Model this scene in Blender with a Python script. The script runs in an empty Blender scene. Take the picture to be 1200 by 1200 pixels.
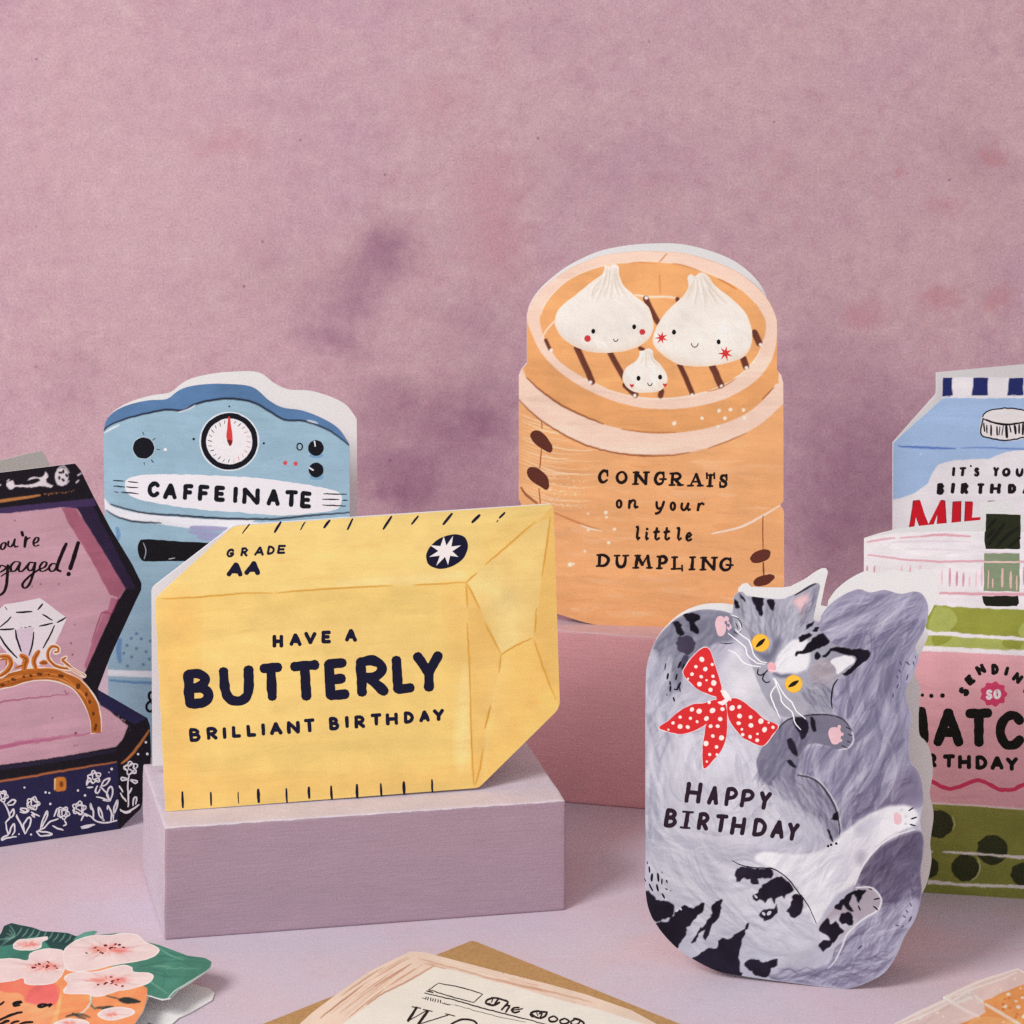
import bpy, bmesh, copy, math, random
import numpy as np
from mathutils import Vector, Matrix, noise as mnoise
from mathutils.geometry import delaunay_2d_cdt

S = bpy.context.scene
COL = S.collection
rnd = random.Random(11)

# ------------------------------------------------------------------ camera, light, exposure
F = 4500.0          # focal length in photograph pixels (1200 px wide)
HY = -550.0         # the horizon lies above the top edge: a level camera with a lowered lens shift
H = 0.609           # camera height over the tabletop, metres
cam_d = bpy.data.cameras.new('camera')
cam = bpy.data.objects.new('camera', cam_d)
COL.objects.link(cam)
cam.location = (0, 0, H)
cam.rotation_euler = (math.radians(90), 0, 0)
cam_d.sensor_width = 36.0
cam_d.lens = 36.0 * F / 1200.0
cam_d.shift_y = (HY - 600.0) / 1200.0
cam_d.clip_start = 0.05
cam_d.clip_end = 60
cam_d.dof.use_dof = True
cam_d.dof.focus_distance = 1.68
cam_d.dof.aperture_fstop = 72.0
S.camera = cam

world = bpy.data.worlds.new('World')
S.world = world
world.use_nodes = True
bg = world.node_tree.nodes['Background']
bg.inputs['Color'].default_value = (1.0, 1.0, 1.0, 1)
bg.inputs['Strength'].default_value = 0.24


def area_lamp(name, loc, target, size, energy, color):
    l = bpy.data.lights.new(name, 'AREA')
    l.shape = 'SQUARE'
    l.size = size
    l.energy = energy
    l.color = color
    o = bpy.data.objects.new(name, l)
    COL.objects.link(o)
    o.location = loc
    o.rotation_euler = (Vector(target) - Vector(loc)).to_track_quat('-Z', 'Y').to_euler()
    return o


area_lamp('key_softbox', (-1.2, 0.2, 1.47), (0.05, 1.8, 0.1), 0.8, 42, (1.0, 0.985, 0.955))
area_lamp('added_fill_lamp', (0.1, -0.6, 1.7), (0.0, 1.8, 0.1), 2.0, 15, (1.0, 0.985, 0.975))  # unseen lamp, added in front to lift the shaded faces

S.view_settings.view_transform = 'Standard'
S.view_settings.look = 'None'
S.view_settings.gamma = 1.0
S.view_settings.use_curve_mapping = False
S.view_settings.exposure = 0.0
S.render.engine = 'CYCLES'
S.cycles.use_denoising = False

# ------------------------------------------------------------------ colour
GAIN = 1.1


def lin(c):
    r = []
    k = 0.62 if max(c[:3]) < 75 else 1.0
    for v in c[:3]:
        v *= k / 255.0
        v = v / 12.92 if v <= 0.04045 else ((v + 0.055) / 1.055) ** 2.4
        r.append(min(v * GAIN, 0.9))
    return tuple(r)


# ------------------------------------------------------------------ materials
def new_mat(name):
    m = bpy.data.materials.new(name)
    m.use_nodes = True
    nt = m.node_tree
    b = nt.nodes['Principled BSDF']
    return m, nt, b


def node(nt, typ, **kw):
    n = nt.nodes.new(typ)
    for k, v in kw.items():
        if hasattr(n, k):
            setattr(n, k, v)
        else:
            n.inputs[k].default_value = v
    return n


def math_node(nt, op, a, b=None, c=None):
    n = nt.nodes.new('ShaderNodeMath')
    n.operation = op
    for i, v in enumerate((a, b, c)):
        if v is None:
            continue
        if isinstance(v, (int, float)):
            n.inputs[i].default_value = v
        else:
            nt.links.new(v, n.inputs[i])
    return n.outputs[0]


def obj_noise(nt, scale, detail=4.0, rough=0.55, stretch=(1, 1, 1), rot=(0, 0, 0), distort=0.0):
    tc = nt.nodes.new('ShaderNodeTexCoord')
    mp = nt.nodes.new('ShaderNodeMapping')
    mp.inputs['Scale'].default_value = stretch
    mp.inputs['Rotation'].default_value = rot
    nt.links.new(tc.outputs['Object'], mp.inputs['Vector'])
    n = nt.nodes.new('ShaderNodeTexNoise')
    n.inputs['Scale'].default_value = scale
    n.inputs['Detail'].default_value = detail
    n.inputs['Roughness'].default_value = rough
    n.inputs['Distortion'].default_value = distort
    nt.links.new(mp.outputs['Vector'], n.inputs['Vector'])
    return n.outputs['Fac']


def scale_color(nt, col, fac):
    n = nt.nodes.new('ShaderNodeVectorMath')
    n.operation = 'SCALE'
    nt.links.new(col, n.inputs[0])
    nt.links.new(fac, n.inputs['Scale'])
    return n.outputs[0]


def mix_color(nt, fac, a, b):
    n = nt.nodes.new('ShaderNodeMix')
    n.data_type = 'RGBA'
    for v, i in ((fac, 0), (a, 6), (b, 7)):
        if isinstance(v, (int, float)):
            n.inputs[i].default_value = v
        elif isinstance(v, tuple):
            n.inputs[i].default_value = (*v[:3], 1)
        else:
            nt.links.new(v, n.inputs[i])
    return n.outputs[2]


def ramp(nt, fac, lo, hi):
    n = nt.nodes.new('ShaderNodeMapRange')
    n.interpolation_type = 'SMOOTHSTEP'
    n.inputs['From Min'].default_value = lo
    n.inputs['From Max'].default_value = hi
    nt.links.new(fac, n.inputs['Value'])
    return n.outputs['Result']


def bump(nt, b, height, strength, dist):
    n = nt.nodes.new('ShaderNodeBump')
    n.inputs['Strength'].default_value = strength
    n.inputs['Distance'].default_value = dist
    nt.links.new(height, n.inputs['Height'])
    nt.links.new(n.outputs['Normal'], b.inputs['Normal'])


def make_paint():
    """Printed gouache: the paint colour sits in the mesh attribute, alpha says how streaky the brush was."""
    m, nt, b = new_mat('printed_gouache')
    at = nt.nodes.new('ShaderNodeAttribute')
    at.attribute_name = 'paint'
    streak = obj_noise(nt, 60, 6, 0.62, (1.0, 1, 9.0), (0, math.radians(62), 0), 0.8)
    wash = obj_noise(nt, 45, 5, 0.6, (1, 1, 1.6))
    grain = obj_noise(nt, 1500, 2, 0.6)
    s1 = math_node(nt, 'MULTIPLY', math_node(nt, 'SUBTRACT', streak, 0.5), 0.75)
    s2 = math_node(nt, 'MULTIPLY', math_node(nt, 'SUBTRACT', wash, 0.5), 0.75)
    s = math_node(nt, 'MULTIPLY', math_node(nt, 'ADD', s1, s2), at.outputs['Alpha'])
    g = math_node(nt, 'MULTIPLY', math_node(nt, 'SUBTRACT', grain, 0.5), 0.22)
    f = math_node(nt, 'ADD', math_node(nt, 'ADD', s, g), 1.0)
    c = scale_color(nt, at.outputs['Color'], f)
    nt.links.new(c, b.inputs['Base Color'])
    b.inputs['Roughness'].default_value = 0.7
    b.inputs['Specular IOR Level'].default_value = 0.16
    bump(nt, b, grain, 0.25, 0.0002)
    return m


def make_paper(name, rgb, var=0.05):
    m, nt, b = new_mat(name)
    g = obj_noise(nt, 1200, 3, 0.6)
    w = obj_noise(nt, 25, 3, 0.5)
    f = math_node(nt, 'ADD', math_node(nt, 'MULTIPLY', g, var * 2), math_node(nt, 'MULTIPLY', w, var))
    f = math_node(nt, 'ADD', f, 1.0 - 1.5 * var)
    rgbn = nt.nodes.new('ShaderNodeRGB')
    rgbn.outputs[0].default_value = (*lin(rgb), 1)
    nt.links.new(scale_color(nt, rgbn.outputs[0], f), b.inputs['Base Color'])
    b.inputs['Roughness'].default_value = 0.7
    b.inputs['Specular IOR Level'].default_value = 0.25
    bump(nt, b, g, 0.3, 0.0002)
    return m


def make_kraft():
    m, nt, b = new_mat('kraft_paper')
    g = obj_noise(nt, 900, 5, 0.75)
    f = obj_noise(nt, 260, 4, 0.7, (1, 6, 1))
    c = mix_color(nt, ramp(nt, g, 0.3, 0.7), lin((168, 128, 80)), lin((190, 150, 98)))
    c = scale_color(nt, c, math_node(nt, 'ADD', math_node(nt, 'MULTIPLY', f, 0.3), 0.85))
    nt.links.new(c, b.inputs['Base Color'])
    b.inputs['Roughness'].default_value = 0.85
    bump(nt, b, g, 0.4, 0.0003)
    return m


def make_block(name, rgb, front, height):
    """Painted wood: pale coat all over, a darker brushed coat on the front that stops in a ragged line below the top edge."""
    m, nt, b = new_mat(name)
    gr = obj_noise(nt, 70, 6, 0.7, (1.0, 1.0, 14.0))
    br = obj_noise(nt, 30, 5, 0.6, (1.0, 1.0, 3.0))
    fine = obj_noise(nt, 1000, 2, 0.6)
    tc = nt.nodes.new('ShaderNodeTexCoord')
    sp = nt.nodes.new('ShaderNodeSeparateXYZ')
    nt.links.new(tc.outputs['Object'], sp.inputs[0])
    rag = obj_noise(nt, 120, 5, 0.65)
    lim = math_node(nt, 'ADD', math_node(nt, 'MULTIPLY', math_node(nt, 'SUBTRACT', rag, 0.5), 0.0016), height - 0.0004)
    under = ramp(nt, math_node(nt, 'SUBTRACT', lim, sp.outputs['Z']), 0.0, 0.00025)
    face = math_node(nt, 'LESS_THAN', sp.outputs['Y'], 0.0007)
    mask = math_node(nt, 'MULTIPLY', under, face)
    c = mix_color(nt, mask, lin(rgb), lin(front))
    f = math_node(nt, 'ADD', math_node(nt, 'MULTIPLY', gr, 0.30), math_node(nt, 'MULTIPLY', br, 0.20))
    f = math_node(nt, 'ADD', f, math_node(nt, 'MULTIPLY', fine, 0.30))
    f = math_node(nt, 'ADD', f, 0.60)
    c = scale_color(nt, c, f)
    nt.links.new(c, b.inputs['Base Color'])
    b.inputs['Roughness'].default_value = 0.65
    b.inputs['Specular IOR Level'].default_value = 0.3
    h = math_node(nt, 'ADD', math_node(nt, 'MULTIPLY', gr, 0.8), math_node(nt, 'MULTIPLY', fine, 0.3))
    h = math_node(nt, 'SUBTRACT', h, math_node(nt, 'MULTIPLY', mask, 0.4))
    bump(nt, b, h, 0.6, 0.0007)
    return m


def blotch_mask(nt, spots, warp_scale, warp_amt):
    """Blotches at fixed places on the board, with ragged edges; returns 0..1."""
    tc = nt.nodes.new('ShaderNodeTexCoord')
    nz = nt.nodes.new('ShaderNodeTexNoise')
    nz.inputs['Scale'].default_value = warp_scale
    nz.inputs['Detail'].default_value = 6
    nz.inputs['Roughness'].default_value = 0.65
    nt.links.new(tc.outputs['Object'], nz.inputs['Vector'])
    sub = nt.nodes.new('ShaderNodeVectorMath')
    sub.operation = 'SUBTRACT'
    nt.links.new(nz.outputs['Color'], sub.inputs[0])
    sub.inputs[1].default_value = (0.5, 0.5, 0.5)
    scl = nt.nodes.new('ShaderNodeVectorMath')
    scl.operation = 'SCALE'
    nt.links.new(sub.outputs[0], scl.inputs[0])
    scl.inputs['Scale'].default_value = warp_amt
    add = nt.nodes.new('ShaderNodeVectorMath')
    nt.links.new(tc.outputs['Object'], add.inputs[0])
    nt.links.new(scl.outputs[0], add.inputs[1])
    total = None
    for (x, z, rx, rz, ang, amt) in spots:
        mp = nt.nodes.new('ShaderNodeMapping')
        mp.vector_type = 'TEXTURE'
        mp.inputs['Location'].default_value = (x, 0, z)
        mp.inputs['Rotation'].default_value = (0, math.radians(ang), 0)
        mp.inputs['Scale'].default_value = (rx, 10.0, rz)
        nt.links.new(add.outputs[0], mp.inputs['Vector'])
        ln = nt.nodes.new('ShaderNodeVectorMath')
        ln.operation = 'LENGTH'
        nt.links.new(mp.outputs[0], ln.inputs[0])
        v = math_node(nt, 'MULTIPLY', math_node(nt, 'SUBTRACT', 1.0, ramp(nt, ln.outputs['Value'], 0.0, 1.1)), amt)
        total = v if total is None else math_node(nt, 'ADD', total, v)
    return total


M_PAINT = make_paint()
M_PAPER = make_paper('white_card_stock', (238, 238, 237))
M_PAPER_GREY = make_paper('uncoated_grey_white_stock', (212, 210, 203))
M_KRAFT = make_kraft()


# ------------------------------------------------------------------ tracing helpers
def crop(x0, y0, s):
    """Coordinates read off an enlarged detail back to photograph pixels."""
    def f(*pts):
        return [(x0 + p[0] / s, y0 + p[1] / s) for p in pts]
    return f


def world_at(px, py, z):
    d = (H - z) * F / (py - HY)
    return Vector(((px - 600.0) / F * d, d, z))


def spline(pts, closed=False, step=2.5):
    """Catmull-Rom through the points."""
    out = []
    n = len(pts)
    if n < 3:
        return resample(pts, step, closed)
    rng = range(n if closed else n - 1)
    for i in rng:
        if closed:
            p0, p1, p2, p3 = pts[(i - 1) % n], pts[i], pts[(i + 1) % n], pts[(i + 2) % n]
        else:
            p0, p1, p2, p3 = pts[max(i - 1, 0)], pts[i], pts[i + 1], pts[min(i + 2, n - 1)]
        k = max(1, int(math.hypot(p2[0] - p1[0], p2[1] - p1[1]) / step))
        for j in range(k):
            t = j / k
            t2, t3 = t * t, t * t * t
            out.append(tuple(0.5 * (2 * p1[a] + (p2[a] - p0[a]) * t + (2 * p0[a] - 5 * p1[a] + 4 * p2[a] - p3[a]) * t2
                                    + (3 * p1[a] - p0[a] - 3 * p2[a] + p3[a]) * t3) for a in (0, 1)))
    if not closed:
        out.append(pts[-1])
    return out


def resample(pts, step, closed):
    out = []
    n = len(pts)
    for i in range(n if closed else n - 1):
        a, b = pts[i], pts[(i + 1) % n]
        k = max(1, int(math.hypot(b[0] - a[0], b[1] - a[1]) / step))
        for j in range(k):
            t = j / k
            out.append((a[0] + (b[0] - a[0]) * t, a[1] + (b[1] - a[1]) * t))
    if not closed:
        out.append(pts[-1])
    return out


def wobble(pts, amp, freq=0.12):
    if amp <= 0:
        return pts
    o = rnd.uniform(0, 500)
    return [(x + amp * mnoise.noise((x * freq, y * freq, o)) * 1.6,
             y + amp * mnoise.noise((x * freq, y * freq, o + 40)) * 1.6) for x, y in pts]


def area2(p):
    return sum(p[i][0] * p[(i + 1) % len(p)][1] - p[(i + 1) % len(p)][0] * p[i][1] for i in range(len(p)))


def inside(p, poly):
    x, y = p
    c = False
    j = len(poly) - 1
    for i in range(len(poly)):
        xi, yi = poly[i]
        xj, yj = poly[j]
        if (yi > y) != (yj > y) and x < (xj - xi) * (y - yi) / (yj - yi) + xi:
            c = not c
        j = i
    return c


def triangulate(poly, clip=None):
    """Triangles of a 2-D polygon, cut to the card's outline."""
    if area2(poly) < 0:
        poly = poly[::-1]
    need = clip is not None and not all(inside(p, clip) for p in poly)
    vs = [Vector(p) for p in poly]
    fs = [list(range(len(poly)))]
    if need:
        fs.append(list(range(len(poly), len(poly) + len(clip))))
        vs += [Vector(p) for p in clip]
    v, e, f, ov, oe, of = delaunay_2d_cdt(vs, [], fs, 1, 1e-5, True)
    if need:
        f = [t for t, o in zip(f, of) if 0 in o and 1 in o]
    else:
        f = [t for t, o in zip(f, of) if 0 in o]
    return [(p.x, p.y) for p in v], f


class Leaf:
    """The flat front of a card: a plane standing (or lying) in the scene, and the layers of print on it."""

    def __init__(self, matrix, outline, clip_v=True):
        self.M = matrix
        self.inv = matrix.inverted()
        self.eye = self.inv @ Vector((0, 0, H))
        self.outline = outline if area2(outline) > 0 else outline[::-1]
        self.height = {}

    def loc(self, p):
        d = self.inv.to_3x3() @ Vector(((p[0] - 600.0) / F, 1.0, -(p[1] - HY) / F))
        t = -self.eye.y / d.y
        q = self.eye + d * t
        return (q.x, q.z)


def sub_leaf(leaf, outline):
    """A printed motif of its own within the same leaf."""
    s = copy.copy(leaf)
    s.outline = outline if area2(outline) > 0 else outline[::-1]
    return s


class Print:
    """Layers of ink collected into one mesh object."""

    def __init__(self, leaf):
        self.leaf = leaf
        self.v, self.f, self.c = [], [], []

    def add(self, pts, faces, color, brush, dz):
        L = self.leaf
        # ink lies only as high as what is printed beneath it
        cells = set()
        for t in faces:
            q = [pts[i] for i in t]
            xs, ys = [p[0] for p in q], [p[1] for p in q]
            for i in range(int(min(xs) // 4), int(max(xs) // 4) + 1):
                for j in range(int(min(ys) // 4), int(max(ys) // 4) + 1):
                    cells.add((i, j))
        hm = L.height
        top = max(hm.get(c, 0.00002) for c in cells) + dz
        for c in cells:
            hm[c] = top
        base = len(self.v)
        mp = [L.loc(p) for p in pts]
        self.v += [(u, -top, w) for u, w in mp]
        col = (*lin(color), brush)
        self.c += [col] * len(pts)
        for t in faces:
            a, b, c = [mp[i] for i in t[:3]]
            s = (b[0] - a[0]) * (c[1] - a[1]) - (c[0] - a[0]) * (b[1] - a[1])
            t = [base + i for i in t]
            self.f.append(t if s > 0 else t[::-1])

    def fill(self, pts, color, smooth=True, wob=0.35, brush=0.35, clip=True, dz=0.0000015, rag=0.0):
        p = spline(pts, True) if smooth else resample(pts, 3.0, True)
        p = wobble(p, wob)
        if rag:
            p = wobble(p, rag, 0.45)
        try:
            v, f = triangulate(p, self.leaf.outline if clip else None)
        except Exception:
            return
        if f:
            self.add(v, f, color, brush, dz)

    def line(self, pts, w, color, smooth=True, taper=0.0, wob=0.25, brush=0.2, dz=0.0000012, clip=False, prof=None, calli=0.0):
        p = spline(pts, False, 1.6) if smooth else resample(pts, 2.0, False)
        if len(p) < 2:
            return
        p = wobble(p, wob, 0.2)
        n = len(p)
        o = rnd.uniform(0, 100)
        left, right = [], []
        d0 = d1 = None
        for i in range(n):
            a, b = p[max(i - 1, 0)], p[min(i + 1, n - 1)]
            dx, dy = b[0] - a[0], b[1] - a[1]
            l = math.hypot(dx, dy) or 1.0
            dx, dy = dx / l, dy / l
            t = i / (n - 1)
            k = 1.0 - taper * (1 - math.sin(math.pi * min(max(t, 0.02), 0.98)) ** 0.6) if taper else 1.0
            if prof:
                j = t * (len(prof) - 1)
                q = min(int(j), len(prof) - 2)
                k *= prof[q] + (prof[q + 1] - prof[q]) * (j - q)
            if calli:
                k *= 1 - calli + calli * 1.35 * abs(dy)
            hw = 0.5 * w * k * (1 + 0.16 * mnoise.noise((t * n * 0.25, o, 3)))
            left.append((p[i][0] - dy * hw, p[i][1] + dx * hw))
            right.append((p[i][0] + dy * hw, p[i][1] - dx * hw))
            if i == 0:
                d0 = (dx, dy, hw)
            d1 = (dx, dy, hw)
        pts2 = left + right
        faces = [(i, i + 1, n + i + 1, n + i) for i in range(n - 1)]
        for (c, d, sgn, iL, iR) in ((p[0], d0, -1, 0, n), (p[-1], d1, 1, n - 1, 2 * n - 1)):
            dx, dy, hw = d
            fan = [iL]
            for q in (0.75, 0.5, 0.25) if True else ():
                ang = math.pi * q
                off = -math.cos(ang)  # left .. right
                fan.append(len(pts2))
                pts2.append((c[0] + dy * hw * off * 1.0 + sgn * dx * hw * math.sin(ang) * 0.8,
                             c[1] - dx * hw * off * 1.0 + sgn * dy * hw * math.sin(ang) * 0.8)
                            if False else
                            (c[0] - dy * hw * math.cos(math.pi * (1 - q)) + sgn * dx * hw * math.sin(ang) * 0.8,
                             c[1] + dx * hw * math.cos(math.pi * (1 - q)) + sgn * dy * hw * math.sin(ang) * 0.8))
            fan.append(iR)
            faces.append(tuple(fan))
        if clip and not all(inside(q, self.leaf.outline) for q in left + right):
            return
        self.add(pts2, faces, color, brush, dz)

    def dot(self, x, y, r, color, ry=None, rot=0.0, wob=0.2, brush=0.15, n=14, clip=False, dz=0.0000012):
        ry = ry or r
        ca, sa = math.cos(rot), math.sin(rot)
        p = []
        for i in range(n):
            a = 2 * math.pi * i / n
            u, v = r * math.cos(a), ry * math.sin(a)
            p.append((x + u * ca - v * sa, y + u * sa + v * ca))
        p = wobble(p, wob * min(1.0, r / 3.0), 0.3)
        if clip:
            v, f = triangulate(p, self.leaf.outline)
            if f:
                self.add(v, f, color, brush, dz)
        else:
            self.add(p, [tuple(range(n))], color, brush, dz)

    def star(self, x, y, r1, r2, n, color, rot=0.0, sx=1.0, sy=1.0):
        p = []
        for i in range(2 * n):
            a = rot + math.pi * i / n
            r = (r1 if i % 2 == 0 else r2) * rnd.uniform(0.92, 1.08)
            p.append((x + sx * r * math.cos(a), y + sy * r * math.sin(a)))
        v, f = triangulate(p)
        self.add(v, f, color, 0.1, 0.0000015)

    def build(self, name, parent):
        me = bpy.data.meshes.new(name)
        me.from_pydata(self.v, [], self.f)
        at = me.attributes.new('paint', 'FLOAT_COLOR', 'POINT')
        at.data.foreach_set('color', [x for c in self.c for x in c])
        me.materials.append(M_PAINT)
        o = bpy.data.objects.new(name, me)
        COL.objects.link(o)
        o.parent = parent
        return o



class Canvas:
    """The painted ground of a card: a fine grid of points over the whole leaf, brushed with soft-edged, streaky gouache."""
    PAD = 60.0

    def __init__(self, leaf, color, mottle=0.5):
        self.leaf = leaf
        xs, ys = [p[0] for p in leaf.outline], [p[1] for p in leaf.outline]
        self.x0, self.x1 = math.floor(max(min(xs), -self.PAD - 80)) - 1, math.ceil(min(max(xs), 1260 + self.PAD)) + 1
        self.y0, self.y1 = math.floor(min(ys)) - 1, math.ceil(min(max(ys), 1230 + self.PAD)) + 1
        self.W, self.Hh = int(self.x1 - self.x0) + 1, int(self.y1 - self.y0) + 1
        self.rs = np.random.RandomState(rnd.randrange(1 << 30))
        self.img = np.ones((self.Hh, self.W, 3)) * np.array(color, float)
        self.bris = self.rs.rand(4096)
        k = np.array([.25, .5, .25])
        self.bris = np.convolve(self.bris, k, 'same')
        self.n = self.fractal(26, 5)
        self.n2 = self.fractal(70, 4)
        self.img *= (1 + mottle * 0.16 * (self.n - .5) + mottle * 0.12 * (self.n2 - .5))[..., None]

    def value(self, cell):
        gh, gw = int(self.Hh / cell) + 3, int(self.W / cell) + 3
        g = self.rs.rand(gh, gw)
        y = np.arange(self.Hh) / cell
        x = np.arange(self.W) / cell
        yi, xi = y.astype(int), x.astype(int)
        fy, fx = y - yi, x - xi
        fy, fx = fy * fy * (3 - 2 * fy), fx * fx * (3 - 2 * fx)
        a = g[yi][:, xi] * (1 - fx) + g[yi][:, xi + 1] * fx
        b = g[yi + 1][:, xi] * (1 - fx) + g[yi + 1][:, xi + 1] * fx
        return a * (1 - fy)[:, None] + b * fy[:, None]

    def fractal(self, cell, octaves):
        out, amp, tot = 0, 1.0, 0.0
        for i in range(octaves):
            out = out + amp * self.value(max(cell / 2 ** i, 1.0))
            tot += amp
            amp *= 0.6
        return out / tot

    def cover(self, p):
        """Anti-aliased coverage of a polygon: (rows, cols, alpha)."""
        P = np.array(p)
        r0 = max(int(math.floor(P[:, 1].min() - self.y0)) - 1, 0)
        r1 = min(int(math.ceil(P[:, 1].max() - self.y0)) + 2, self.Hh)
        c0 = max(int(math.floor(P[:, 0].min() - self.x0)) - 1, 0)
        c1 = min(int(math.ceil(P[:, 0].max() - self.x0)) + 2, self.W)
        if r1 <= r0 or c1 <= c0:
            return None
        A = np.zeros((r1 - r0, c1 - c0))
        cx = np.arange(c0, c1) + self.x0
        a, b = P, np.roll(P, -1, 0)
        for i in range(r1 - r0):
            for sub in (-.25, .25):
                y = r0 + i + self.y0 + sub
                m = (a[:, 1] > y) != (b[:, 1] > y)
                if not m.any():
                    continue
                q, w = a[m], b[m]
                X = np.sort(q[:, 0] + (y - q[:, 1]) * (w[:, 0] - q[:, 0]) / (w[:, 1] - q[:, 1]))
                for j in range(0, len(X) - 1, 2):
                    A[i] += .5 * np.clip(np.minimum(X[j + 1], cx + .5) - np.maximum(X[j], cx - .5), 0, 1)
        return r0, r1, c0, c1, np.clip(A, 0, 1)

    def fill(self, pts, color, smooth=True, wob=0.35, brush=0.35, clip=True, dz=0, rag=0.0, alpha=1.0, soft=0):
        p = spline(pts, True) if smooth else resample(pts, 3.0, True)
        p = wobble(p, wob)
        if rag:
            p = wobble(p, rag, 0.45)
        r = self.cover(p)
        if r is None:
            return
        r0, r1, c0, c1, A = r
        for _ in range(2 if soft else 0):
            k = int(soft)
            for ax in (0, 1):
                A = np.pad(A, [(k, k) if d == ax else (0, 0) for d in (0, 1)], mode='edge')
                cs = np.cumsum(np.insert(A, 0, 0, axis=ax), axis=ax)
                n = 2 * k + 1
                A = (np.take(cs, range(n, cs.shape[ax]), axis=ax) - np.take(cs, range(0, cs.shape[ax] - n), axis=ax)) / n
        A = A * alpha
        v = 1 + brush * (0.34 * (self.n[r0:r1, c0:c1] - .5) + 0.30 * (self.n2[r0:r1, c0:c1] - .5))
        c = np.array(color, float) * v[..., None]
        t = self.img[r0:r1, c0:c1]
        self.img[r0:r1, c0:c1] = t + (c - t) * A[..., None]

    def line(self, pts, w, color, smooth=True, taper=0.0, wob=0.25, brush=0.2, dz=0, clip=False, prof=None, alpha=1.0, soft=0):
        p = spline(pts, False, 4) if smooth else resample(pts, 6.0, False)
        if w < 3.2 and alpha == 1.0:
            w *= 1.3
        r = self.stroke_mask(np.array(wobble(p, wob, 0.2)), w, taper, brush)
        if r is None:
            return
        r0, r1, c0, c1, A, f = r
        A = A * alpha
        c = np.array(color, float) * (1 + .12 * brush * (f - .5))[..., None]
        q = self.img[r0:r1, c0:c1]
        self.img[r0:r1, c0:c1] = q + (c - q) * A[..., None]

    def stroke_mask(self, p, w, taper, brush):
        if len(p) < 2:
            return None
        pad = w * .6 + 2
        r0, r1 = max(int(p[:, 1].min() - pad - self.y0), 0), min(int(p[:, 1].max() + pad - self.y0) + 2, self.Hh)
        c0, c1 = max(int(p[:, 0].min() - pad - self.x0), 0), min(int(p[:, 0].max() + pad - self.x0) + 2, self.W)
        if r1 <= r0 or c1 <= c0:
            return None
        X, Y = np.meshgrid(np.arange(c0, c1) + self.x0, np.arange(r0, r1) + self.y0)
        best = np.full(X.shape, 1e9)
        T = np.zeros(X.shape)
        Sd = np.zeros(X.shape)
        n = len(p) - 1
        for i in range(n):
            ax, ay = p[i]
            dx, dy = p[i + 1] - p[i]
            l2 = dx * dx + dy * dy or 1e-9
            t = np.clip(((X - ax) * dx + (Y - ay) * dy) / l2, 0, 1)
            ex, ey = X - ax - t * dx, Y - ay - t * dy
            d = np.hypot(ex, ey)
            m = d < best
            best[m] = d[m]
            T[m] = ((i + t) / n)[m]
            Sd[m] = (np.sign(dx * (Y - ay) - dy * (X - ax)) * d)[m]
        k = 1.0 - taper * (1 - np.sin(math.pi * np.clip(T, .02, .98)) ** .6)
        hw = np.maximum(.5 * w * k, .3)
        A = np.clip(hw - best + .5, 0, 1) * np.clip(w * k / .9, 0, 1)
        o = self.rs.randint(4000)
        idx = (np.abs((Sd + 40) * 1.9 + o + 2.0 * T) % 4094).astype(int)
        f = self.bris[idx]
        A = A * np.clip(1 - brush * 1.25 * (f + .35 * (T - .3)), 0, 1)
        return r0, r1, c0, c1, A, f

    def streaks(self, n, angle, strength=.07, w=(3, 11), l=(24, 80), spread=14):
        """Dry brush marks over the whole painting: each a little lighter or darker than what it crosses."""
        for _ in range(n):
            x, y = rnd.uniform(self.x0, self.x1), rnd.uniform(self.y0, self.y1)
            if not inside((x, y), self.leaf.outline):
                continue
            a = math.radians((angle(x, y) if callable(angle) else angle) + rnd.gauss(0, spread))
            ln, bd = rnd.uniform(*l), rnd.uniform(-.15, .15)
            dx, dy = math.cos(a) * ln / 2, math.sin(a) * ln / 2
            p = np.array(spline([(x - dx, y - dy), (x - dy * bd, y + dx * bd), (x + dx, y + dy)], False, 6))
            r = self.stroke_mask(p, rnd.uniform(*w), .7, .8)
            if r is None:
                continue
            r0, r1, c0, c1, A, f = r
            k = 1 + rnd.choice((-1, 1, 1)) * rnd.uniform(.4, 1.3) * strength * A
            self.img[r0:r1, c0:c1] *= k[..., None]

    def dot(self, x, y, r, color, ry=None, rot=0.0, wob=0.2, brush=0.15, n=14, clip=False, dz=0):
        ry = ry or r
        ca, sa = math.cos(rot), math.sin(rot)
        p = []
        for i in range(n):
            a = 2 * math.pi * i / n
            u, v = r * math.cos(a), ry * math.sin(a)
            p.append((x + u * ca - v * sa, y + u * sa + v * ca))
        self.fill(wobble(p, wob * min(1.0, r / 3.0), 0.3), color, smooth=n < 20, wob=0, brush=brush)

    def grade(self, sat=1.0, contrast=1.0, gain=1.0, pivot=165.0):
        lum = self.img.mean(2, keepdims=True)
        c = (lum + (self.img - lum) * sat) * gain
        self.img = pivot + (c - pivot) * contrast

    def build(self, name, parent, z=0.00002):
        L = self.leaf
        P = np.array(L.outline)
        a, b = P, np.roll(P, -1, 0)
        gx, gy = np.arange(self.W) + self.x0, np.arange(self.Hh) + self.y0
        ins = np.zeros((self.Hh, self.W), bool)
        for i in range(self.Hh):
            y = gy[i] + 1e-4
            m = (a[:, 1] > y) != (b[:, 1] > y)
            if m.any():
                q, w = a[m], b[m]
                X = np.sort(q[:, 0] + (y - q[:, 1]) * (w[:, 0] - q[:, 0]) / (w[:, 1] - q[:, 1]))
                ins[i] = (np.searchsorted(X, gx) % 2) == 1
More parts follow.
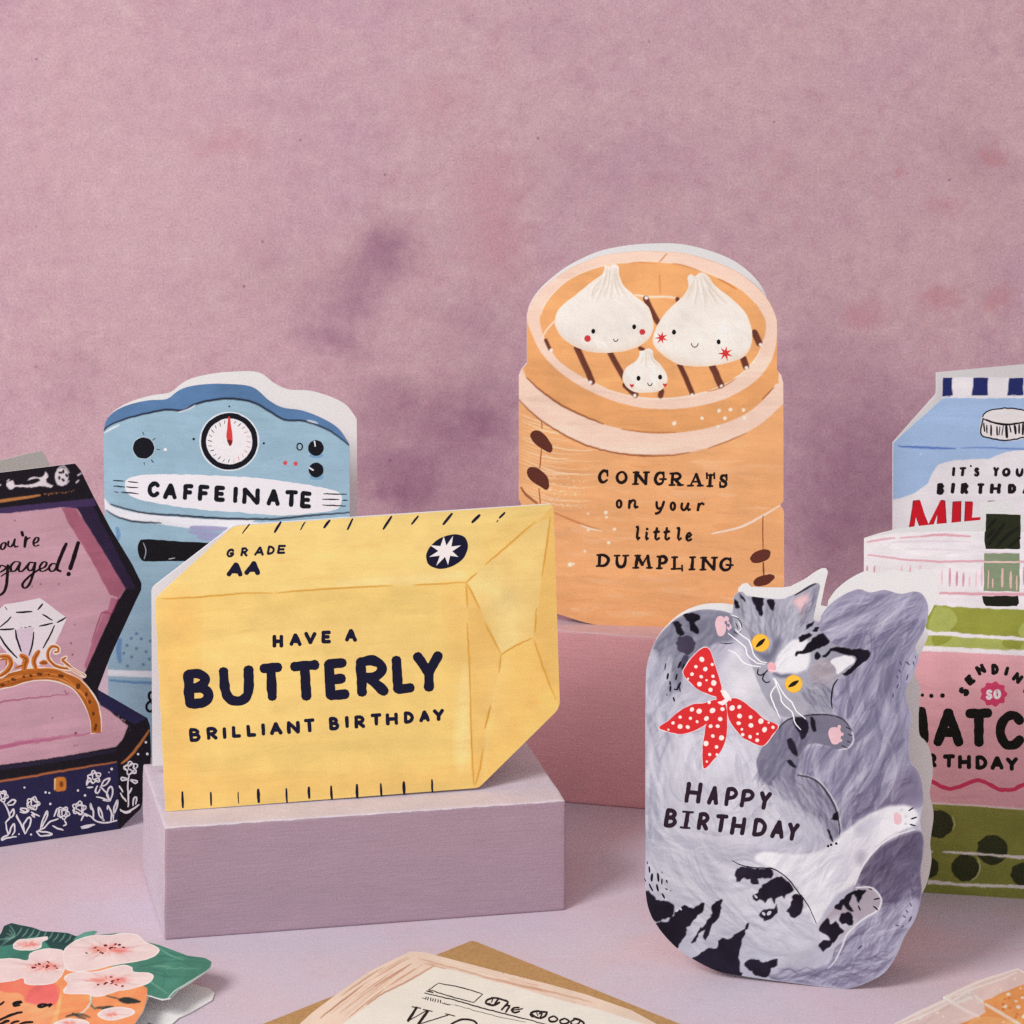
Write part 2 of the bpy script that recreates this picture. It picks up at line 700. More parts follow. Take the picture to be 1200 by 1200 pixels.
        quad = ins[:-1, :-1] | ins[1:, :-1] | ins[:-1, 1:] | ins[1:, 1:]
        use = np.zeros_like(ins)
        use[:-1, :-1] |= quad
        use[1:, :-1] |= quad
        use[:-1, 1:] |= quad
        use[1:, 1:] |= quad
        X, Y = np.meshgrid(gx.astype(float), gy.astype(float))
        # points just over the cut edge are pulled back onto it
        out = np.argwhere(use & ~ins)
        for i, j in out:
            ap = np.array((X[i, j], Y[i, j])) - a
            d = b - a
            t = np.clip((ap * d).sum(1) / np.maximum((d * d).sum(1), 1e-9), 0, 1)
            e = a + d * t[:, None]
            k = np.argmin(((e - (X[i, j], Y[i, j])) ** 2).sum(1))
            if math.hypot(e[k][0] - X[i, j], e[k][1] - Y[i, j]) < 1.6:
                X[i, j], Y[i, j] = e[k]
        ids = np.full(ins.shape, -1)
        ids[use] = np.arange(use.sum())
        x, y = X[use], Y[use]
        R = np.array(L.inv.to_3x3())
        d = np.stack([(x - 600.0) / F, np.ones_like(x), -(y - HY) / F], 1) @ R.T
        eye = np.array(L.eye)
        t = -eye[1] / d[:, 1]
        q = eye + d * t[:, None]
        q[:, 1] = -z
        qi = np.argwhere(quad)
        i, j = qi[:, 0], qi[:, 1]
        faces = np.stack([ids[i + 1, j], ids[i + 1, j + 1], ids[i, j + 1], ids[i, j]], 1).astype(np.int32)
        me = bpy.data.meshes.new(name)
        nv, nf = len(q), len(faces)
        me.vertices.add(nv)
        me.vertices.foreach_set('co', q.astype(np.float32).ravel())
        me.loops.add(nf * 4)
        me.loops.foreach_set('vertex_index', faces.ravel())
        me.polygons.add(nf)
        me.polygons.foreach_set('loop_start', np.arange(nf, dtype=np.int32) * 4)
        c = np.clip(self.img[use], 0, 255) / 255.0
        c = np.where(c <= .04045, c / 12.92, ((c + .055) / 1.055) ** 2.4) * GAIN
        c = np.minimum(c, .9)
        at = me.attributes.new('paint', 'FLOAT_COLOR', 'POINT')
        at.data.foreach_set('color', np.concatenate([c, np.full((nv, 1), .14)], 1).astype(np.float32).ravel())
        me.update(calc_edges=True)
        me.validate()
        me.materials.append(M_PAINT)
        for i in range(int(self.x0 // 4) - 1, int(self.x1 // 4) + 2):
            for j in range(int(self.y0 // 4) - 1, int(self.y1 // 4) + 2):
                L.height[(i, j)] = max(L.height.get((i, j), 0), z)
        o = bpy.data.objects.new(name, me)
        COL.objects.link(o)
        o.parent = parent
        return o


# ------------------------------------------------------------------ hand-lettered alphabet: strokes in a unit box, y down
def _arc(cx, cy, rx, ry, a0, a1, n=9):
    return [(cx + rx * math.cos(math.radians(a0 + (a1 - a0) * i / n)), cy + ry * math.sin(math.radians(a0 + (a1 - a0) * i / n))) for i in range(n + 1)]


GLY = {
    'A': [('l', [(0, 1), (.5, 0)]), ('l', [(.5, 0), (1, 1)]), ('l', [(.2, .66), (.82, .66)])],
    'B': [('l', [(0, 0), (0, 1)]), ('s', [(0, 0), (.55, .0), (.86, .2), (.6, .43), (.05, .48)]), ('s', [(.05, .48), (.7, .5), (1, .74), (.7, .98), (0, 1)])],
    'C': [('s', [(1, .2), (.75, .02), (.4, .04), (.08, .3), (.04, .65), (.3, .96), (.7, .98), (1, .8)])],
    'D': [('l', [(0, 0), (0, 1)]), ('s', [(0, 0), (.5, .02), (.9, .25), (1, .55), (.8, .85), (.4, .98), (0, 1)])],
    'E': [('l', [(0, 0), (0, 1)]), ('l', [(0, 0), (.95, 0)]), ('l', [(0, .5), (.82, .49)]), ('l', [(0, 1), (1, .98)])],
    'F': [('l', [(0, 0), (0, 1)]), ('l', [(0, 0), (1, 0)]), ('l', [(0, .5), (.8, .5)])],
    'G': [('s', [(.95, .2), (.7, .02), (.35, .06), (.06, .35), (.05, .7), (.35, .98), (.75, .95), (.95, .75), (.97, .56)]), ('l', [(.55, .56), (1, .56)])],
    'H': [('l', [(0, 0), (0, 1)]), ('l', [(1, 0), (1, 1)]), ('l', [(0, .5), (1, .5)])],
    'I': [('l', [(.5, 0), (.5, 1)])],
    'K': [('l', [(0, 0), (0, 1)]), ('l', [(.95, 0), (.05, .55)]), ('l', [(.3, .42), (1, 1)])],
    'L': [('l', [(0, 0), (.02, 1)]), ('l', [(.02, 1), (1, .98)])],
    'M': [('l', [(0.05, 1), (.15, 0)]), ('l', [(.15, 0), (.5, .75)]), ('l', [(.5, .75), (.85, 0)]), ('l', [(.85, 0), (1, 1)])],
    'N': [('l', [(0, 1), (0, 0)]), ('l', [(0, 0), (1, 1)]), ('l', [(1, 1), (1, 0)])],
    'O': [('s', _arc(.5, .5, .5, .5, -100, 262, 12))],
    'P': [('l', [(0, 0), (0, 1)]), ('s', [(0, .02), (.6, .0), (1, .25), (.7, .52), (.05, .57)])],
    'R': [('l', [(0, 0), (0, 1)]), ('s', [(0, .02), (.6, .0), (.95, .24), (.65, .5), (.05, .53)]), ('l', [(.35, .53), (1, 1)])],
    'S': [('s', [(.95, .15), (.65, .0), (.2, .07), (.1, .28), (.45, .47), (.85, .62), (.95, .83), (.6, 1), (.2, .97), (0, .82)])],
    'T': [('l', [(0, .02), (1, 0)]), ('l', [(.5, 0), (.5, 1)])],
    'U': [('s', [(0, 0), (.02, .55), (.15, .88), (.5, 1), (.85, .88), (.98, .55), (1, 0)])],
    'V': [('l', [(0, 0), (.5, 1)]), ('l', [(.5, 1), (1, 0)])],
    'W': [('l', [(0, 0), (.25, 1)]), ('l', [(.25, 1), (.52, .1)]), ('l', [(.52, .1), (.75, 1)]), ('l', [(.75, 1), (1, 0)])],
    'Y': [('l', [(0, 0), (.5, .52)]), ('l', [(1, 0), (.5, .52)]), ('l', [(.5, .5), (.48, 1)])],
    "'": [('l', [(.6, 0), (.4, 1)])],
    'o': [('s', _arc(.5, .5, .5, .5, -60, 305, 10))],
    'n': [('l', [(.1, .05), (.02, 1)]), ('s', [(.05, .45), (.4, .02), (.72, .12), (.68, .6), (.72, .95), (1, .85)])],
    'y': [('s', [(.1, .02), (.12, .4), (.3, .6), (.6, .55)]), ('s', [(1, 0), (.75, .5), (.4, .9), (0, 1)])],
    'u': [('s', [(.1, .05), (.02, .6), (.2, .95), (.5, .8), (.78, .1)]), ('s', [(.8, .05), (.72, .7), (.85, .98), (1, .85)])],
    'r': [('l', [(.25, .05), (.1, 1)]), ('s', [(.15, .55), (.5, .1), (.75, .02), (1, .15)])],
    'l': [('s', [(.1, .06), (.55, .02), (.4, .5), (.3, .85), (.5, 1), (1, .85)])],
    'i': [('s', [(.3, .38), (.55, .38), (.3, .85), (.45, 1), (.95, .88)]), ('l', [(.62, .03), (.66, .1)])],
    't': [('s', [(.6, 0), (.35, .6), (.3, .9), (.55, 1), (1, .85)]), ('l', [(.05, .36), (1, .3)])],
    'e': [('s', [(.1, .58), (.6, .5), (.9, .28), (.6, .02), (.2, .25), (.05, .65), (.35, 1), (.95, .82)])],
    'h': [('l', [(.2, 0), (.05, 1)]), ('s', [(.1, .7), (.45, .4), (.75, .5), (.7, .9), (1, .95)])],
    'd': [('s', [(.75, .55), (.4, .4), (.05, .65), (.2, .97), (.6, .9), (.78, .6)]), ('s', [(.6, 0), (.85, .4), (.75, .85), (1, .95)])],
    '&': [('s', [(1, .95), (.25, .3), (.35, .02), (.7, .08), (.65, .35), (.1, .6), (.05, .9), (.45, 1), (.9, .6)])],
}
SERIF = {'C': [(1, .2, 'v')], 'N': [(0, 0, 'h'), (0, 1, 'h'), (1, 0, 'h')], 'G': [(.95, .2, 'v'), (.95, .58, 'h')],
         'R': [(0, 0, 'h'), (0, 1, 'h'), (1, 1, 'h')], 'A': [(0, 1, 'h'), (1, 1, 'h')], 'T': [(0, .08, 'v'), (1, .08, 'v'), (.5, 1, 'h')],
         'S': [(.95, .18, 'v'), (.02, .82, 'v')], 'D': [(0, 0, 'h'), (0, 1, 'h')], 'U': [(0, 0, 'h'), (1, 0, 'h')],
         'M': [(.05, 1, 'h'), (1, 1, 'h'), (.15, 0, 'h')], 'P': [(0, 0, 'h'), (0, 1, 'h')], 'L': [(0, 0, 'h'), (0, 1, 'h'), (1, .93, 'v')],
         'I': [(.5, 0, 'h'), (.5, 1, 'h')], 'O': []}


def glyph(pr, ch, box, w, color, slant=0.0, rot=0.0, serif=False, contrast=1.0):
    """One letter in the box (x0, y0, x1, y1) in photograph pixels; rot turns it about the box centre."""
    w = w * 1.17
    x0, y0, x1, y1 = box
    h = y1 - y0
    ii = min(w * 0.5, (x1 - x0) * 0.5)
    ax, ay, bx, by = x0 + ii, y0 + w * 0.5, x1 - ii, y1 - w * 0.5
    cx, cy = (x0 + x1) / 2, (y0 + y1) / 2
    ca, sa = math.cos(math.radians(rot)), math.sin(math.radians(rot))
    sh = slant * h

    def T(p):
        bw = max(bx - ax - sh, 0.01)
        x = ax + bw * p[0] + sh * (1 - p[1])
        y = ay + (by - ay) * p[1]
        return (cx + (x - cx) * ca - (y - cy) * sa, cy + (x - cx) * sa + (y - cy) * ca)
    for kind, pts in GLY[ch]:
        q = [T(p) for p in pts]
        ww = w
        if contrast != 1.0 and len(pts) == 2:
            dx, dy = abs(q[1][0] - q[0][0]), abs(q[1][1] - q[0][1])
            going_up = (q[1][0] - q[0][0]) * (q[1][1] - q[0][1]) < 0
            if dx > dy or (going_up and dx > 0.25 * dy):
                ww = w * contrast
        prof = None
        if contrast != 1.0 and kind == 's':
            prof = [0.7, 1.0, 1.1, 1.0, 0.7]
        pr.line(q, ww, color, smooth=(kind == 's'), wob=0.12 * min(w, 4) / 2, brush=0.1, dz=0.000001, prof=prof)
    if serif:
        for gx, gy, d in SERIF.get(ch, []):
            c = T((gx, gy))
            s = w * 0.85
            a, b = ((c[0] - s, c[1] + .1), (c[0] + s, c[1] - .1)) if d == 'h' else ((c[0], c[1] - s), (c[0] + .2, c[1] + s))
            pr.line([a, b], w * 0.62, color, smooth=False, wob=0, brush=0.1, dz=0.000001)


def word(pr, K, letters, w, color, **kw):
    """letters: (char, x0, x1, y0, y1) read in the enlarged detail K."""
    for ch, x0, x1, y0, y1 in letters:
        (a, b), (c, d) = K((x0, y0), (x1, y1))
        glyph(pr, ch, (a, b, c, d), w, color, **kw)


# ------------------------------------------------------------------ objects
def thing(name, label, cat, loc, yaw=0.0, group=None):
    o = bpy.data.objects.new(name, None)
    COL.objects.link(o)
    o.location = loc
    o.rotation_euler = (0, 0, yaw)
    o.empty_display_size = 0.02
    o['label'] = label
    o['category'] = cat
    if group:
        o['group'] = group
    return o


def slab(name, uv, t0, t1, mat, parent):
    """A sheet of card: the outline in the leaf's own plane, from depth t0 to t1."""
    if area2(uv) < 0:
        uv = uv[::-1]
    n = len(uv)
    vs = [Vector(p) for p in uv]
    v, e, f, ov, oe, of = delaunay_2d_cdt(vs, [], [list(range(n))], 1, 1e-7, True)
    f = [t for t, k in zip(f, of) if 0 in k]
    V = [(p.x, t0, p.y) for p in v] + [(p.x, t1, p.y) for p in v]
    m = len(v)
    inv = {}
    for i, o in enumerate(ov):
        for k in o:
            if k < n:
                inv[k] = i
    Fs = [tuple(t) for t in f] + [tuple(m + i for i in reversed(t)) for t in f]
    for i in range(n):
        a, b = inv[i], inv[(i + 1) % n]
        if a != b:
            Fs.append((a, m + a, m + b, b))
    me = bpy.data.meshes.new(name)
    me.from_pydata(V, [], Fs)
    me.materials.append(mat)
    me.update()
    o = bpy.data.objects.new(name, me)
    COL.objects.link(o)
    o.parent = parent
    return o


GROUP_CARDS = 'die-cut illustrated greeting cards'
THICK = 0.00045


def make_card(label, base, z0, yaw, outline, lean=0.0, opening=20.0, fold='left', back=True, flat_lift=None,
              base_print=None, cat='greeting card', back_mat=None, back_outline=None, zoff=0.0, spine=None, name='greeting_card', back_stretch=1.0, back_twist=0.0):
    """A folded card. Returns (leaf plane, front leaf object). The outline is in photograph pixels."""
    o0 = world_at(base[0], base[1], z0)
    o0.z += zoff
    root = thing(name, label, cat, o0, yaw, GROUP_CARDS)
    front = None
    loc = Matrix.Rotation(lean, 4, 'X')
    if flat_lift:
        loc = loc @ Matrix.Rotation(-flat_lift, 4, 'Z')
    Mw = Matrix.Translation(o0) @ Matrix.Rotation(yaw, 4, 'Z') @ loc
    leaf = Leaf(Mw, outline)
    uv = [leaf.loc(p) for p in outline]
    if lean > -1.0:
        lo = min(v for u, v in uv)
        print('CARD', label[:30], 'lowest v %.4f' % lo, 'u %.3f..%.3f' % (min(u for u, v in uv), max(u for u, v in uv)), 'top %.3f' % max(v for u, v in uv), 'depth %.3f' % o0.y)
        uv = [(u, max(v, 0.0002)) for u, v in uv]
    front = slab('front_leaf', uv, 0.0, THICK, M_PAPER, root)
    front.matrix_local = loc
    bo = None
    if back:
        src = uv if back_outline is None else [leaf.loc(p) for p in back_outline]
        if fold == 'left':
            us = min(u for u, v in src) if spine is None else spine
            bo = slab('back_leaf', [((u - us) * back_stretch, v) for u, v in src], 0.0, THICK, back_mat or M_PAPER, root)
            bo.matrix_local = loc @ Matrix.Translation((us, THICK * 1.3, 0)) @ Matrix.Rotation(math.radians(opening), 4, 'Z') @ Matrix.Rotation(math.radians(back_twist), 4, 'Y')
        elif fold == 'top':
            vt = max(v for u, v in src)
            bo = slab('back_leaf', [(u, v - vt) for u, v in src], 0.0, THICK, back_mat or M_PAPER, root)
            bo.matrix_local = loc @ Matrix.Translation((0, THICK * 1.3, vt)) @ Matrix.Rotation(math.radians(opening), 4, 'X')
    return leaf, front, root, bo

# ================================================================== the setting
WALL_Y = 2.16


def wall_pt(px, py):
    return ((px - 600.0) / F * WALL_Y, H - (py - HY) * WALL_Y / F)


def grid_plane(name, corners, mat):
    me = bpy.data.meshes.new(name)
    me.from_pydata([tuple(c) for c in corners], [], [(0, 1, 2, 3)])
    me.materials.append(mat)
    o = bpy.data.objects.new(name, me)
    COL.objects.link(o)
    o['kind'] = 'structure'
    return o


def make_backdrop_mat():
    """A hand-painted photographer's board: dusty pink mottled with mauve and plum."""
    m, nt, b = new_mat('painted_backdrop')
    big = obj_noise(nt, 5.5, 7, 0.62, distort=0.6)
    mid = obj_noise(nt, 17, 7, 0.66, (1, 1, 1.25), distort=0.4)
    fine = obj_noise(nt, 70, 5, 0.7)
    grain = obj_noise(nt, 850, 3, 0.7)
    c = mix_color(nt, ramp(nt, big, 0.34, 0.66), lin((196, 164, 170)), lin((190, 156, 169)))
    c = mix_color(nt, math_node(nt, 'MULTIPLY', ramp(nt, mid, 0.50, 0.78), 0.30), c, lin((166, 130, 146)))
    c = mix_color(nt, math_node(nt, 'MULTIPLY', ramp(nt, mid, 0.46, 0.25), 0.30), c, lin((206, 174, 178)))
    mott = obj_noise(nt, 62, 9, 0.78, (1, 1, 1.15), distort=0.25)
    mot2 = obj_noise(nt, 150, 6, 0.75)
    c = mix_color(nt, math_node(nt, 'MULTIPLY', ramp(nt, mott, 0.505, 0.62), 0.34), c, lin((176, 130, 150)))
    c = mix_color(nt, math_node(nt, 'MULTIPLY', ramp(nt, mott, 0.485, 0.38), 0.34), c, lin((209, 182, 184)))
    red = obj_noise(nt, 11, 7, 0.7, (1.3, 1, 1))
    c = mix_color(nt, math_node(nt, 'MULTIPLY', math_node(nt, 'MULTIPLY', ramp(nt, red, 0.54, 0.72), ramp(nt, mot2, 0.42, 0.62)), 0.42), c, lin((196, 142, 142)))
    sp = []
    for (px, py, rx, ry, a, amt) in DARKS:
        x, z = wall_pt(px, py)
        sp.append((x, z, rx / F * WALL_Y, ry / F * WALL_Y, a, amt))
    st = blotch_mask(nt, sp, 24.0, 0.05)
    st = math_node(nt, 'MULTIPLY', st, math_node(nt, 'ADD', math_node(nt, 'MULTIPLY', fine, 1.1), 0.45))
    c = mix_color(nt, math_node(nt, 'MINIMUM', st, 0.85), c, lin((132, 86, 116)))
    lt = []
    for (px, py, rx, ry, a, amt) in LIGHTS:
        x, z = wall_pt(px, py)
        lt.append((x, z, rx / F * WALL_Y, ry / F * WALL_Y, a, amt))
    lm = blotch_mask(nt, lt, 18.0, 0.06)
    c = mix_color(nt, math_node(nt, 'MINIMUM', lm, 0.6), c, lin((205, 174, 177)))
    rd = []
    for (px, py, rx, ry, a, amt) in REDS:
        x, z = wall_pt(px, py)
        rd.append((x, z, rx / F * WALL_Y, ry / F * WALL_Y, a, amt))
    rm = math_node(nt, 'MULTIPLY', blotch_mask(nt, rd, 75.0, 0.034), math_node(nt, 'ADD', mot2, 0.35))
    c = mix_color(nt, math_node(nt, 'MINIMUM', rm, 0.5), c, lin((186, 128, 134)))
    # scattered dark specks left by the sponge
    tc = nt.nodes.new('ShaderNodeTexCoord')
    vo = nt.nodes.new('ShaderNodeTexVoronoi')
    vo.inputs['Scale'].default_value = 60
    nt.links.new(tc.outputs['Object'], vo.inputs['Vector'])
    near = math_node(nt, 'SUBTRACT', 1.0, ramp(nt, vo.outputs['Distance'], 0.02, 0.075))
    pick = nt.nodes.new('ShaderNodeSeparateColor')
    nt.links.new(vo.outputs['Color'], pick.inputs['Color'])
    sel = math_node(nt, 'GREATER_THAN', pick.outputs['Red'], 0.55)
    spk = math_node(nt, 'MULTIPLY', math_node(nt, 'MULTIPLY', near, sel), 0.55)
    c = mix_color(nt, spk, c, lin((105, 70, 88)))
    f = math_node(nt, 'ADD', math_node(nt, 'MULTIPLY', grain, 0.9), math_node(nt, 'MULTIPLY', mot2, 0.4))
    c = scale_color(nt, c, math_node(nt, 'ADD', f, 0.365))
    nt.links.new(c, b.inputs['Base Color'])
    b.inputs['Roughness'].default_value = 0.8
    b.inputs['Specular IOR Level'].default_value = 0.2
    bump(nt, b, math_node(nt, 'ADD', math_node(nt, 'MULTIPLY', fine, 1.0), math_node(nt, 'MULTIPLY', grain, 0.3)), 0.25, 0.0015)
    return m


# plum blotches, broad darker and pale patches: photograph x, y, half width, half height, turn, strength
DARKS = [(425, 325, 120, 62, -38, .48), (452, 285, 40, 60, -20, .24), (392, 402, 62, 30, 0, .46), (545, 500, 85, 80, 0, .5), (560, 600, 130, 60, 0, .30), (500, 530, 190, 130, 0, .22), (1000, 560, 160, 210, 0, .22), (600, 440, 80, 130, 0, .15),
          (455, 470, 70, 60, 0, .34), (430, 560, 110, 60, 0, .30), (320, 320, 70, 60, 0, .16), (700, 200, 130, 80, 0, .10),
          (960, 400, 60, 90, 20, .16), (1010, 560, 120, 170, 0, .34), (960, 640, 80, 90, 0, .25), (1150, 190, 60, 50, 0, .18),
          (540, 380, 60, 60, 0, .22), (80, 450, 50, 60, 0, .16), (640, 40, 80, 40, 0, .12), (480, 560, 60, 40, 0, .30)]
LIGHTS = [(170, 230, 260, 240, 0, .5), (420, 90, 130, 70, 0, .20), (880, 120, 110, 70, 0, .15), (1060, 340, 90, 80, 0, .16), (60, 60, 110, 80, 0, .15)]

REDS = [(1163, 182, 26, 22, 20, .8), (1100, 352, 34, 20, 0, .8), (1168, 348, 30, 24, 0, .75), (1012, 368, 34, 26, -20, .55), (1106, 243, 26, 20, 0, .45), (575, 230, 60, 90, 0, .40), (590, 300, 60, 60, 0, .30), (265, 165, 60, 30, 0, .35), (520, 120, 70, 40, 0, .25), (1055, 200, 9, 8, 0, .8)]
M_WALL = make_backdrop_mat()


def make_table_mat():
    m, nt, b = new_mat('painted_tabletop')
    big = obj_noise(nt, 7, 6, 0.6, distort=0.4)
    mid = obj_noise(nt, 24, 6, 0.62)
    weave = obj_noise(nt, 260, 4, 0.65, (1, 3, 1))
    grain = obj_noise(nt, 900, 3, 0.6)
    c = mix_color(nt, ramp(nt, big, 0.38, 0.64), lin((203, 191, 205)), lin((210, 186, 196)))
    c = mix_color(nt, math_node(nt, 'MULTIPLY', ramp(nt, mid, 0.5, 0.75), 0.35), c, lin((205, 193, 208)))
    mott = obj_noise(nt, 75, 9, 0.78)
    c = mix_color(nt, math_node(nt, 'MULTIPLY', ramp(nt, mott, 0.50, 0.70), 0.35), c, lin((192, 168, 184)))
    c = mix_color(nt, math_node(nt, 'MULTIPLY', ramp(nt, mott, 0.46, 0.30), 0.35), c, lin((212, 200, 212)))
    f = math_node(nt, 'ADD', math_node(nt, 'MULTIPLY', grain, 0.34), math_node(nt, 'MULTIPLY', weave, 0.16))
    c = scale_color(nt, c, math_node(nt, 'ADD', f, 0.75))
    nt.links.new(c, b.inputs['Base Color'])
    tc = nt.nodes.new('ShaderNodeTexCoord')
    vo = nt.nodes.new('ShaderNodeTexVoronoi')
    vo.inputs['Scale'].default_value = 48
    nt.links.new(tc.outputs['Object'], vo.inputs['Vector'])
    near = math_node(nt, 'SUBTRACT', 1.0, ramp(nt, vo.outputs['Distance'], 0.02, 0.07))
    pick = nt.nodes.new('ShaderNodeSeparateColor')
    nt.links.new(vo.outputs['Color'], pick.inputs['Color'])
    spk = math_node(nt, 'MULTIPLY', math_node(nt, 'MULTIPLY', near, math_node(nt, 'GREATER_THAN', pick.outputs['Red'], 0.75)), 0.4)
    c = mix_color(nt, spk, c, lin((140, 110, 128)))
    hair = obj_noise(nt, 30, 2, 0.5, (1, 14, 1), (0, 0, math.radians(24)), 1.2)
    hm = math_node(nt, 'MULTIPLY', ramp(nt, hair, 0.68, 0.74), 0.35)
    c = mix_color(nt, hm, c, lin((222, 210, 220)))
    nt.links.new(c, b.inputs['Base Color'])
    b.inputs['Roughness'].default_value = 0.72
    b.inputs['Specular IOR Level'].default_value = 0.25
    bump(nt, b, math_node(nt, 'ADD', weave, grain), 0.2, 0.0005)
    return m


M_TABLE = make_table_mat()
tabletop = grid_plane('tabletop', [(-2.2, -0.4, 0), (2.2, -0.4, 0), (2.2, WALL_Y + 0.02, 0), (-2.2, WALL_Y + 0.02, 0)], M_TABLE)
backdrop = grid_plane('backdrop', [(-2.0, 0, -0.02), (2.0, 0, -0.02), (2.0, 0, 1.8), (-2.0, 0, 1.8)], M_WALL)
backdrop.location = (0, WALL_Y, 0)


def make_block_obj(label, origin, yaw, lx, ly, lz, mat, seed, bev=0.0012):
    """A painted wooden block: origin is its front left bottom corner."""
    bm = bmesh.new()
    nx, ny, nz = 60, 22, 26
    bmesh.ops.create_cube(bm, size=1.0)
    for v in bm.verts:
        v.co = Vector(((v.co.x + 0.5) * lx, (v.co.y + 0.5) * ly, (v.co.z + 0.5) * lz))
    bmesh.ops.bevel(bm, geom=list(bm.edges), offset=bev, segments=3, profile=0.6, affect='EDGES')
    # long faces are cut up so the hand-sanded edges can waver
    for axis, n, ln in ((0, nx, lx), (1, ny, ly), (2, nz, lz)):
        for i in range(1, n):
            co = [0, 0, 0]
            co[axis] = ln * i / n
            no = [0, 0, 0]
            no[axis] = 1
            bmesh.ops.bisect_plane(bm, geom=bm.verts[:] + bm.edges[:] + bm.faces[:], plane_co=co, plane_no=no)
    for v in bm.verts:
        if v.co.z < 0.002:
            continue
        edge = sum(1 for a, l in ((0, lx), (1, ly), (2, lz)) if min(v.co[a], l - v.co[a]) < bev * 1.2)
        n = mnoise.noise_vector(v.co * 90 + Vector((seed, 0, 0)))
        n2 = mnoise.noise_vector(v.co * 330 + Vector((seed, 9, 0)))
        k = 0.00028 if edge >= 2 else 0.00010
        v.co += n * k + n2 * k * 0.6
    me = bpy.data.meshes.new('wooden_block')
    bm.to_mesh(me)
    bm.free()
    for p in me.polygons:
        p.use_smooth = True
    me.materials.append(mat)
    o = bpy.data.objects.new('wooden_block', me)
    COL.objects.link(o)
    o.location = origin
    o.rotation_euler = (0, 0, yaw)
    o['label'] = label
    o['category'] = 'block'
    o['group'] = 'painted wooden display blocks'
    return o



LB_YAW = math.radians(12.8)
p_l = world_at(193, 1102, 0)
p_r = world_at(663, 1067, 0)
LB_YAW = math.atan2(p_r.y - p_l.y, p_r.x - p_l.x)
LB_LEN = (p_r - p_l).length
LB_H = H - (970 - HY) * p_l.y / F
LB_D = 0.088
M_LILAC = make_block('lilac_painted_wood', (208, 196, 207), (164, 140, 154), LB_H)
print('LILAC yaw %.1f len %.3f h %.4f' % (math.degrees(LB_YAW), LB_LEN, LB_H))
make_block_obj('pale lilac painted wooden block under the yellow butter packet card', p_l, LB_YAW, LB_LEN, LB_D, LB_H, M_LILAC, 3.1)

q_a = world_at(665, 941, 0)
q_b = world_at(755, 948.5, 0)
RB_YAW = math.atan2(q_b.y - q_a.y, q_b.x - q_a.x) 
RB_H = H - (742 - HY) * (q_a.y * 0.6 + q_b.y * 0.4) / F
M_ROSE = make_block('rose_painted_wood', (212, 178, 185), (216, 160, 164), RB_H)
ux = Vector((math.cos(RB_YAW), math.sin(RB_YAW), 0))
print('ROSE yaw %.1f h %.4f depth %.3f' % (math.degrees(RB_YAW), RB_H, q_a.y))
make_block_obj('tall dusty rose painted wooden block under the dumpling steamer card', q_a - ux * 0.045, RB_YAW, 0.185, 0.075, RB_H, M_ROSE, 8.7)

# ================================================================== butter packet card
A1 = crop(160, 580, 4)
A2 = crop(400, 580, 4)
A3 = crop(160, 820, 4)
A4 = crop(400, 820, 4)
NAVY = (32, 30, 72)


def rounded(pts, radii, n=5):
    """Polygon with rounded corners."""
    out = []
    m = len(pts)
    for i in range(m):
        p0, p1, p2 = pts[i - 1], pts[i], pts[(i + 1) % m]
        r = radii[i] if isinstance(radii, (list, tuple)) else radii
        l0 = math.hypot(p0[0] - p1[0], p0[1] - p1[1])
        l2 = math.hypot(p2[0] - p1[0], p2[1] - p1[1])
        r = min(r, l0 * .45, l2 * .45)
        a = (p1[0] + (p0[0] - p1[0]) / l0 * r, p1[1] + (p0[1] - p1[1]) / l0 * r)
        b = (p1[0] + (p2[0] - p1[0]) / l2 * r, p1[1] + (p2[1] - p1[1]) / l2 * r)
        for j in range(n + 1):
            t = j / n
            out.append(tuple((1 - t) ** 2 * a[k] + 2 * t * (1 - t) * p1[k] + t * t * b[k] for k in (0, 1)))
    return out


